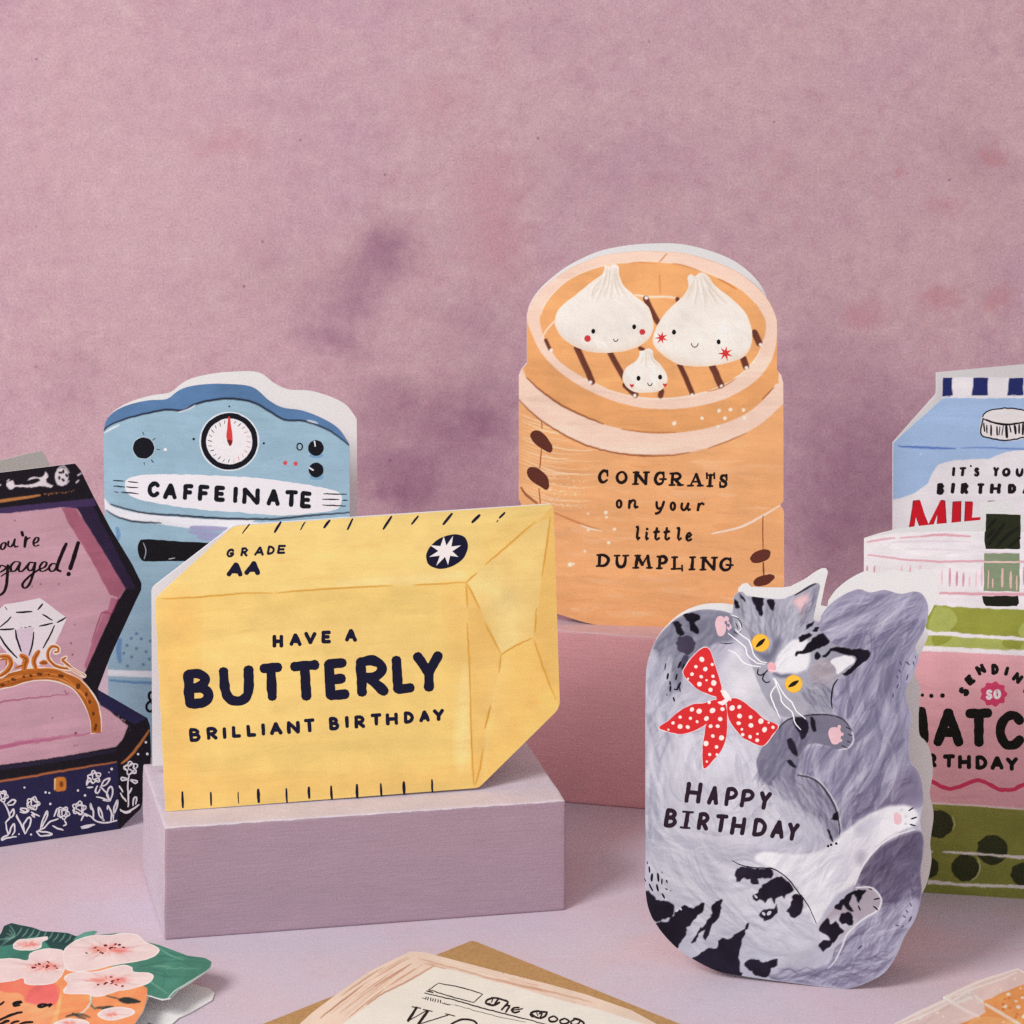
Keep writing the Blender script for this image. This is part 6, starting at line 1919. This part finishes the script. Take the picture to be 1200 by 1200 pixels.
    for (x, y0, y1, w) in ((950, 410, 540, 1.6), (980, 470, 530, 2), (1048, 400, 525, 3), (1108, 420, 535, 3), (1150, 450, 550, 2)):
        s.line(G2((x, y0), (x - 2, y1)), w, (212, 178, 166), smooth=False, taper=.4)
    s.build('straw_print', front)
    s = Print(leaf)
    s.fill(G2((905, 592), (1000, 590), (1160, 590), (1168, 640), (1148, 664), (930, 662), (915, 640)), (40, 44, 28), smooth=False, wob=.6, brush=.6)
    s.build('straw_print', front)
    t = Print(leaf)
    IK = (30, 30, 24)
    for (x, y, r) in ((347, 148, 2.0), (392, 152, 2.6), (448, 150, 2.8)):
        t.dot(*G3((x, y))[0], r, IK)
    for ch, cx, cy, w_, h_, rot in (('S', 555, 130, 40, 58, -62), ('E', 586, 72, 44, 52, -42), ('N', 640, 20, 46, 54, -28), ('D', 712, 18, 40, 58, -3), ('I', 770, 28, 18, 52, 16), ('N', 825, 62, 46, 54, 36), ('G', 878, 125, 44, 56, 62)):
        (a, bb), (c, d) = G3((cx - w_ / 2, cy - h_ / 2), (cx + w_ / 2, cy + h_ / 2))
        glyph(t, ch, (a, bb, c, d), 3.6, IK, rot=rot)
    word(t, G3, [('M', 225, 382, 200, 400), ('A', 400, 555, 210, 412), ('T', 557, 704, 214, 414), ('C', 712, 862, 225, 424), ('H', 890, 1020, 232, 432), ('A', 1045, 1190, 240, 440)], 9.5, IK)
    word(t, G3, [('B', 225, 270, 432, 505), ('I', 300, 316, 436, 508), ('R', 372, 420, 440, 514), ('T', 448, 513, 445, 516), ('H', 525, 591, 446, 522), ('D', 613, 674, 450, 524), ('A', 688, 757, 454, 526), ('Y', 764, 828, 458, 530)], 4.2, IK)
    t.build('lettering', front)
    o = Print(leaf)
    cx, cy = G3((705, 143))[0]
    pts = []
    for i in range(40):
        a = 2 * math.pi * i / 40
        r = 14.2 + 1.3 * math.cos(9 * a)
        pts.append((cx + r * 1.05 * math.cos(a), cy + r * math.sin(a)))
    o.fill(pts, (204, 66, 106), wob=.3, brush=.3)
    word(o, G3, [('S', 664, 700, 118, 172), ('O', 703, 742, 118, 170)], 3.0, (240, 226, 230))
    o.line(G3((250, 540), (320, 555), (400, 585), (440, 606), (490, 618), (550, 602), (620, 576), (680, 594), (730, 620), (800, 622), (857, 598), (930, 585), (1010, 610), (1090, 640)), 4.8, (204, 62, 96), wob=.4, brush=.3)
    o.build('badge_print', front)


# ================================================================== cards lying on the table
HH = crop(0, 960, 4)
FL = crop(0, 1060, 8.571)
NN = crop(430, 1100, 3.871)
II = crop(300, 1060, 2.727)
JJ = crop(1000, 1060, 6)


def floral():
    ol = [(-110, 1330), (-110, 1110)] + HH((-300, 560), (0, 540)) + FL((10, 290), (40, 215), (115, 185), (200, 205), (330, 230), (430, 268), (560, 275), (680, 285), (770, 320), (850, 278), (940, 262), (980, 268), (930, 310)) + \
        HH((440, 548), (480, 540), (560, 533), (640, 540), (685, 575), (745, 590), (800, 610), (880, 640), (960, 650), (992, 668), (985, 700), (900, 760), (840, 795), (800, 838), (760, 845), (700, 826), (688, 850), (670, 900), (630, 960), (560, 1040), (480, 1300), (440, 1500))
    ol = rounded(ol, 1.0, 3)
    lift = math.radians(4.6)
    leaf, front, root, bo = make_card('orange floral card with pale pink blossoms lying open on the table', (-110, 1190), 0, 0.0, ol, lean=math.radians(-90), opening=4.6, fold='left', flat_lift=lift, zoff=0.0013, spine=0.0, back_twist=3.0)
    OG, TE, DT, BP = (240, 150, 98), (62, 122, 106), (34, 66, 64), (229, 207, 205)
    b = Canvas(leaf, TE)
    b.fill(HH((-400, 660), (200, 660), (300, 690), (560, 690), (640, 760), (690, 792), (688, 850), (670, 905), (632, 965), (565, 1040), (480, 1300), (440, 1600), (-500, 1600)), OG, smooth=False, brush=.4)
    b.fill(FL((-200, 770), (200, 720), (560, 800), (560, 1000), (300, 990), (-200, 900)), (232, 122, 98), brush=.5, wob=1)
    b.fill(FL((270, 900), (400, 800), (560, 830), (550, 1000), (300, 990)), (226, 108, 104), brush=.5, wob=1)
    b.fill(FL((-200, 900), (200, 900), (280, 1000), (540, 1040), (500, 1300), (-200, 1300)), (242, 160, 112), brush=.4, wob=1)
    b.fill(FL((610, 880), (560, 1050), (490, 1300), (530, 1300), (600, 1060)), (246, 176, 118), brush=.3)
    lv = b
    lv.fill(HH((-300, 660), (-300, 520), (0, 530)) + FL((10, 290), (60, 300), (300, 330), (520, 400), (470, 470), (300, 520), (280, 560), (0, 570)), TE, smooth=False, brush=.6)
    lv.fill(FL((-100, 450), (0, 300), (40, 215), (115, 185), (200, 205), (330, 230), (430, 268), (560, 275), (680, 285), (775, 325), (760, 360), (690, 400), (640, 465), (500, 430), (400, 330), (200, 345), (130, 400), (0, 420)), DT, brush=.5, wob=.4)
    for i in range(9):
        x = 160 + i * 62
        lv.line(FL((x + 60, 232 + i * 9), (x + 40, 275 + i * 9), (x, 318 + i * 8)), 1.0, (124, 170, 152), taper=.5)
    lv.line(FL((0, 350), (150, 320), (100, 210)), 1.0, (124, 170, 152), taper=.4)
    for i in range(5):
        lv.line(FL((150 - 4 * i, 330), (90 - 20 * i, 250 + 40 * i)), .8, (124, 170, 152), taper=.4)
    lv.fill(FL((740, 350), (800, 300), (870, 268), (940, 262), (985, 268), (920, 315), (820, 345), (750, 370)), (92, 150, 134), brush=.6, wob=.3)
    lv.fill(HH((560, 700), (680, 640), (720, 590), (800, 610), (880, 640), (960, 650), (992, 668), (985, 700), (900, 760), (840, 795), (800, 838), (760, 845), (690, 825), (690, 770), (620, 730)), (72, 132, 114), smooth=False, brush=.6, wob=.3)
    for p in (((660, 690), (760, 670), (880, 665), (980, 680)), ((690, 700), (770, 720), (760, 780), (740, 830)), ((720, 640), (820, 650), (900, 690)), ((700, 720), (800, 740), (880, 740)), ((740, 610), (830, 635), (930, 655))):
        lv.line(HH(*p), 1.5, (56, 112, 100), taper=.6, brush=.5, wob=.5)
    for p in (((740, 600), (800, 640), (860, 660)), ((780, 700), (850, 700), (930, 700)), ((700, 760), (760, 800), (790, 820)), ((720, 690), (800, 690))):
        lv.line(HH(*p), 1.6, (112, 170, 148), taper=.7, brush=.5, wob=.5)
    lv.line(HH((690, 826), (740, 842), (785, 842), (815, 808), (870, 775), (950, 725), (990, 695)), 1.1, (214, 224, 220), taper=.3)
    lv.line(HH((430, 830), (425, 870), (445, 890)), 2.0, (64, 100, 92), taper=.4)
    lv.line(HH((425, 825), (425, 860), (395, 900), (370, 915)), 1.9, (226, 220, 212), taper=.3)
    lv.line(HH((500, 828), (545, 840), (580, 850)), 1.2, (40, 62, 58), taper=.4)
    lv.fill(HH((555, 845), (590, 832), (640, 845), (662, 858), (620, 865), (575, 862)), (40, 50, 48), brush=.4)
    for p in (((450, 885), (520, 880)), ((470, 910), (500, 880), (530, 878)), ((310, 925), (370, 915), (420, 928)), ((340, 910), (370, 925), (400, 935))):
        lv.line(HH(*p), 3.2, (44, 56, 54), taper=.5, brush=.4)
    b.streaks(260, -20, .06)
    b.build('backing_print', front)
    blooms = [FL((130, 400), (200, 350), (330, 340), (480, 320), (480, 350), (420, 380), (420, 430), (330, 460), (200, 460), (130, 440)),
              FL((-150, 580), (0, 545), (150, 540), (275, 560), (300, 490), (430, 445), (560, 445), (660, 480), (680, 560), (640, 680), (600, 740), (540, 790), (420, 812), (300, 808), (240, 790), (235, 740), (120, 770), (-150, 780)),
              FL((640, 465), (700, 400), (800, 340), (930, 310), (1120, 305)) + HH((560, 534), (640, 540), (685, 575), (745, 605), (735, 635), (680, 660), (560, 680)) + FL((1100, 620), (940, 660), (700, 670), (640, 600)),
              FL((640, 745), (680, 700), (800, 672), (960, 672)) + HH((520, 695), (580, 682), (622, 695), (625, 715), (700, 720), (720, 738), (695, 770), (620, 795), (540, 810), (470, 832), (430, 830)) + FL((880, 905), (720, 900), (640, 890), (630, 860), (680, 800)),
              HH((455, 915), (490, 890), (560, 880), (620, 890), (632, 910), (590, 930), (520, 945), (475, 935)), HH((250, 960), (310, 935), (390, 940), (420, 960), (380, 990), (280, 990))]
    hearts = [(280, 400, 90, 22), (440, 625, 150, 32), (1080, 450, 170, 38), (1090, 760, 150, 36), (1120, 1105, 60, 14), (700, 1190, 60, 14)]
    dots = ((485, 578), (395, 598), (360, 605), (330, 635), (470, 630), (480, 615), (435, 625), (550, 618), (570, 640), (350, 632), (955, 435), (1060, 412), (985, 460), (1030, 490), (1105, 440), (1155, 435), (1200, 405), (1125, 432), (1010, 480), (1160, 400), (1240, 430),
            (870, 488), (1115, 728), (1070, 785), (1130, 770), (1185, 755), (1165, 805), (1055, 795), (1125, 790), (1230, 820), (985, 805))
    for k, (p, (hx, hy, sx, sy)) in enumerate(zip(blooms, hearts)):
        edge = wobble(spline(p, True), .3)
        c = Canvas(sub_leaf(leaf, edge), BP, .8)
        c.fill(FL((hx - sx * 1.5, hy - sy * .4), (hx, hy - sy * 1.3), (hx + sx * 1.5, hy - sy * .4), (hx + sx * 1.2, hy + sy), (hx, hy + sy * 1.5), (hx - sx * 1.2, hy + sy)), (232, 176, 166), soft=4, alpha=.55)
        for i in range(46):
            a = rnd.uniform(0, 6.28)
            r0, r1 = rnd.uniform(.1, .5), rnd.uniform(.7, 1.7)
            c.line(FL((hx + sx * r0 * math.cos(a), hy + sy * r0 * math.sin(a)), (hx + sx * r1 * math.cos(a + .1), hy + sy * r1 * math.sin(a + .1))), rnd.uniform(.7, 2.2), rnd.choice([(226, 130, 112), (230, 150, 138), (222, 108, 104), (238, 190, 180)]), smooth=False, taper=.7, alpha=rnd.uniform(.4, .9))
        for i in range(30):
            a = rnd.uniform(0, 6.28)
            q = [(hx + sx * r * math.cos(a + .06 * r) * 2.0, hy + sy * r * math.sin(a + .06 * r) * 2.2) for r in (.6, 1.0, 1.5)]
            c.line(FL(*q), rnd.uniform(1.5, 5), rnd.choice([(242, 228, 222), (224, 196, 194), (238, 218, 212)]), taper=.8, brush=.7, alpha=.6)
        for i in range(5):
            a = rnd.uniform(-.3, .3) + i * 1.257 + k
            q = [(hx + sx * r * math.cos(a), hy + sy * r * math.sin(a)) for r in (.8, 1.4, 2.4)]
            c.line(FL(*q), 1.4, (212, 172, 172), taper=.6, alpha=.6)
        c.line(edge[::3] + edge[:1], 2.0, (243, 233, 226), wob=.3, alpha=.85)
        c.build('blossom', front, z=0.000024 + .0000015 * k)
        f = Print(leaf)
        for (x, y) in dots:
            if ((x - hx) / sx) ** 2 + ((y - hy) / sy / 1.6) ** 2 < 2.2:
                f.dot(*FL((x, y))[0], rnd.uniform(1.5, 2.7), rnd.choice([(120, 32, 44), (150, 44, 58), (104, 30, 40)]), ry=rnd.uniform(.8, 1.3), rot=rnd.uniform(-.5, .5), n=9)
        if f.v:
            f.build('stamen_print', front)
    t = Print(leaf)
    IK = (38, 34, 30)
    for p, w in ((((-40, 1010), (10, 1000), (40, 975)), 2), (((130, 1005), (200, 985), (222, 980), (180, 978), (130, 995), (140, 1020), (200, 1010)), 2.2), (((470, 1005), (420, 1000), (380, 1020), (410, 1030), (480, 1010), (520, 1000), (490, 1028)), 2.2),
                 (((-20, 1170), (60, 1130), (140, 1100), (220, 1080)), 2.4), (((0, 1200), (60, 1175), (90, 1170)), 2.6), (((110, 1200), (150, 1180), (190, 1172)), 2.2), (((200, 1200), (260, 1185), (330, 1182)), 2.2)):
        t.line(FL(*p), w * 1.4, IK, taper=.35)
    t.build('lettering', front)


def envelope():
    z = 0.0012
    pts = [(554, 1106.5), (1010, 1291), (640, 1470), (180, 1256)]
    W = [world_at(x, y, 0) for x, y in pts]
    root = thing('envelope', 'brown kraft envelope lying under the newspaper card', 'envelope', W[0])
    fl = [(p.x - W[0].x, p.y - W[0].y) for p in W]
    fl = rounded(fl, .002, 3)

    def sheet(name, uv, z0, z1):
        o = slab(name, uv, 0, z0 - z1, M_KRAFT, root)
        o.matrix_local = Matrix.Translation((0, 0, z1)) @ Matrix.Rotation(math.radians(-90), 4, 'X')
        return o
    sheet('back_panel', fl, 0.0002, 0.0006)
    sheet('front_panel', fl, 0.0007, z)
    c = [sum(q[0] for q in fl) / len(fl), sum(q[1] for q in fl) / len(fl)]
    a, b2 = (W[1] - W[0]).xy, (W[2] - W[0]).xy
    sheet('flap', [tuple(a * .98), tuple((a + b2) / 2 * 1.0), tuple(b2 * .98), (c[0] * 1.1, c[1] * 1.1)], z + .0001, z + .0005)


def newspaper():
    ol = NN((205, 58), (255, 60), (400, 98), (600, 150), (820, 205), (1000, 255), (1200, 325)) + [(1010, 1330), (620, 1440), (250, 1290), (318, 1216)] + II((130, 390), (180, 345), (280, 270), (360, 215), (440, 175), (490, 152))
    ol = rounded(ol, 1.0, 3)
    leaf, front, root, bo = make_card('folded newspaper greeting card with black headline lying on the kraft envelope', (490, 1116), 0.0013, 0.0, ol, lean=math.radians(-90), opening=0, fold='left', zoff=0.0016, spine=0)
    PG, WP = (228, 206, 188), (231, 227, 217)
    b = Canvas(leaf, PG)
    for i in range(44):
        t = rnd.random()
        o = rnd.uniform(0, 70)
        c = rnd.choice([(168, 112, 84), (240, 218, 200), (196, 150, 124), (236, 212, 196), (206, 166, 142)])
        s0 = rnd.uniform(0, .55)
        s1 = s0 + rnd.uniform(.2, .45)
        ed = [(500 + o * .8, 158 + o * .32), (440 + o * .9, 182 + o * .5), (330 + o * 1.0, 250 + o * .5), (150 + o * 1.5, 385 + o * .3)]
        sp = spline(II(*ed), False, 2)
        b.line(sp[int(s0 * len(sp)):int(s1 * len(sp)) + 2:4], rnd.uniform(.5, 1.3), c, taper=.6, wob=.4, brush=.3)
    for i in range(18):
        o = rnd.uniform(0, 46)
        x0 = rnd.uniform(230, 700)
        ln = rnd.uniform(120, 420)

        def yy(x):
            return 62 + (x - 230) * .262 + o
        b.line(NN((x0, yy(x0)), (x0 + ln / 2, yy(x0 + ln / 2) + 2), (x0 + ln, yy(x0 + ln))), rnd.uniform(.6, 1.4), rnd.choice([(196, 150, 124), (240, 222, 206), (212, 176, 152)]), taper=.7, wob=.5, clip=True)
    b.fill(NN((310, 128), (420, 150), (620, 205), (850, 268), (1050, 322), (1250, 385)) + [(1000, 1300), (620, 1410), (330, 1290), (385, 1212)] + NN((0, 305), (90, 240), (190, 195)), WP, smooth=False, wob=.4, brush=.1)
    b.line(NN((0, 300), (70, 250), (190, 190), (300, 125)), 1.3, (176, 124, 98), taper=.4, wob=.5)
    b.streaks(80, -10, .012)
    b.build('page_print', front)
    t = Print(leaf)
    IK = (52, 32, 34)
    for p, w in ((((325, 202), (440, 225), (525, 252)), 1.1), (((525, 252), (485, 290)), 1.1), (((485, 290), (400, 268), (280, 232)), 1.1), (((280, 232), (325, 202)), 1.0), (((262, 248), (400, 280), (560, 325), (720, 365), (850, 400)), 1.3), (((340, 292), (380, 302)), .9), (((270, 238), (300, 244)), 1.4),
                 (((400, 300), (560, 345), (720, 380)), .6), (((250, 268), (262, 272)), 1.0)):
        t.line(NN(*p), w * 1.2, IK, smooth=len(p) > 2, taper=.35, wob=.4)
    for i in range(7):
        x = 268 + i * 11
        t.line(NN((x, 264 + i * 2.5), (x - 5 + rnd.uniform(-2, 6), 276 + i * 2.6)), 1.3, IK, smooth=False)
    for i in range(8):
        x = 352 + i * 8
        t.dot(*NN((x, 290 + i * 2.2 + rnd.uniform(-3, 3)))[0], .6, (120, 100, 100), n=6)
    # black-letter title and headline
    R = crop(470, 1140, 4.368)
    for p, wd in ((((474, 128), (440, 140), (434, 156), (456, 160)), 2.6), (((440, 160), (474, 166), (504, 152)), 2.8), (((462, 128), (500, 132), (540, 146)), 2.4), (((498, 134), (486, 150), (478, 164)), 2.6), (((470, 134), (462, 152)), 1.6),
                  (((530, 140), (548, 150), (532, 170), (514, 190)), 2.6), (((530, 170), (556, 168), (546, 186), (536, 202)), 2.4), (((604, 178), (578, 180), (566, 192), (580, 204), (606, 198)), 2.5), (((574, 192), (600, 188), (622, 184)), 1.8),
                  (((706, 196), (676, 200), (662, 214), (676, 226)), 2.8), (((664, 208), (690, 228), (712, 232)), 2.6), (((690, 196), (720, 200), (748, 202)), 2.4), (((746, 204), (738, 222), (712, 234)), 2.8), (((706, 210), (722, 206), (714, 226)), 2.2), (((694, 204), (700, 220)), 1.4),
                  (((782, 222), (758, 232), (762, 248), (786, 250), (802, 238), (786, 224)), 2.5), (((838, 234), (814, 244), (820, 260), (846, 260), (860, 248), (842, 236)), 2.5), (((888, 240), (868, 252), (880, 268), (906, 262), (916, 248)), 2.4), (((884, 234), (914, 242), (936, 258), (930, 272)), 2.8)):
        t.line(R(*p), wd, IK, smooth=len(p) > 2, taper=.2, wob=.12)
    for p, wd in ((((56, 174), (100, 182)), 1.5), (((80, 178), (36, 246)), 3.4), (((38, 246), (130, 194)), 1.3), (((112, 188), (160, 198)), 1.4), (((138, 196), (88, 262)), 3.4), (((88, 264), (250, 214)), 1.4), (((226, 210), (276, 222)), 1.4),
                  (((392, 268), (372, 246), (320, 238), (270, 256), (240, 286), (262, 312), (330, 316)), 2.6)):
        t.line(R(*p), wd, IK, smooth=len(p) > 2, taper=.12, wob=.15)
    t.build('lettering', front)


def crate_card():
    ol = JJ((200, 890), (280, 840), (470, 742), (650, 657), (628, 645), (740, 590), (870, 533), (1010, 490), (1155, 447), (1300, 520)) + [(1310, 1230), (1260, 1330), (1080, 1330), (1010, 1230)]
    ol = rounded(ol, 1.0, 3)
    leaf, front, root, bo = make_card('orange and pale pink card lying flat in the right front corner', (1104, 1168), 0.0, 0.0, ol, lean=math.radians(-90), opening=0, fold='left', zoff=0.0016, spine=0)
    PK, OG, WL = (222, 196, 190), (224, 150, 88), (236, 228, 222)
    b = Canvas(leaf, PK)
    b.fill(JJ((930, 765), (915, 682), (1060, 615), (1200, 560), (1700, 520), (1800, 1300), (400, 1500), (600, 950), (750, 840)), OG, smooth=False, wob=.8, brush=.5)
    b.fill(JJ((900, 790), (1160, 830), (1100, 870), (800, 870)), (232, 166, 108), brush=.5)
    for p, w in ((((640, 655), (740, 610), (870, 548), (1010, 500), (1150, 455)), 2.6), (((700, 680), (850, 590), (1000, 540), (1150, 478)), 1.6), (((640, 655), (700, 690), (780, 740), (880, 788)), 2.6), (((290, 838), (470, 752), (680, 662)), 3.0), (((320, 850), (500, 780), (700, 680)), 1.6),
                 (((850, 640), (910, 690)), 2.0), (((930, 702), (1050, 770), (1180, 850)), 3.0), (((1155, 450), (1200, 475), (1300, 520)), 2.4), (((720, 640), (850, 580)), 1.2), (((690, 700), (760, 680), (830, 650)), 2.4)):
        b.line(JJ(*p), w, WL, taper=.3, wob=.5, brush=.4)
    for i in range(16):
        x, y = rnd.uniform(690, 880), rnd.uniform(620, 690)
        b.line(JJ((x, y), (x + rnd.uniform(-20, 30), y + rnd.uniform(-12, 12))), rnd.uniform(1, 2.4), (226, 222, 214), smooth=False, taper=.5, clip=True)
    for (x, y, r) in ((1090, 630, 2.4), (1065, 715, 3.2), (1160, 722, 2.6), (1145, 680, 2), (1175, 590, 1.4), (1190, 655, 2.2), (1200, 785, 3), (1035, 600, 1.6), (630, 792, 2), (590, 760, 3), (1055, 825, 1.6), (470, 800, 2.4), (1135, 525, 2)):
        b.dot(*JJ((x, y))[0], r, (240, 220, 200), wob=.8, ry=r * .7)
    for i in range(8):
        b.dot(*JJ((rnd.uniform(1020, 1190), rnd.uniform(640, 800)))[0], rnd.uniform(1, 2), (208, 120, 70), wob=.6)
    b.streaks(120, -25, .05)
    b.build('crate_print', front)


ring_box()
coffee()
butter()
steamer()
milk()
matcha()
cat_card()
floral()
envelope()
newspaper()
crate_card()
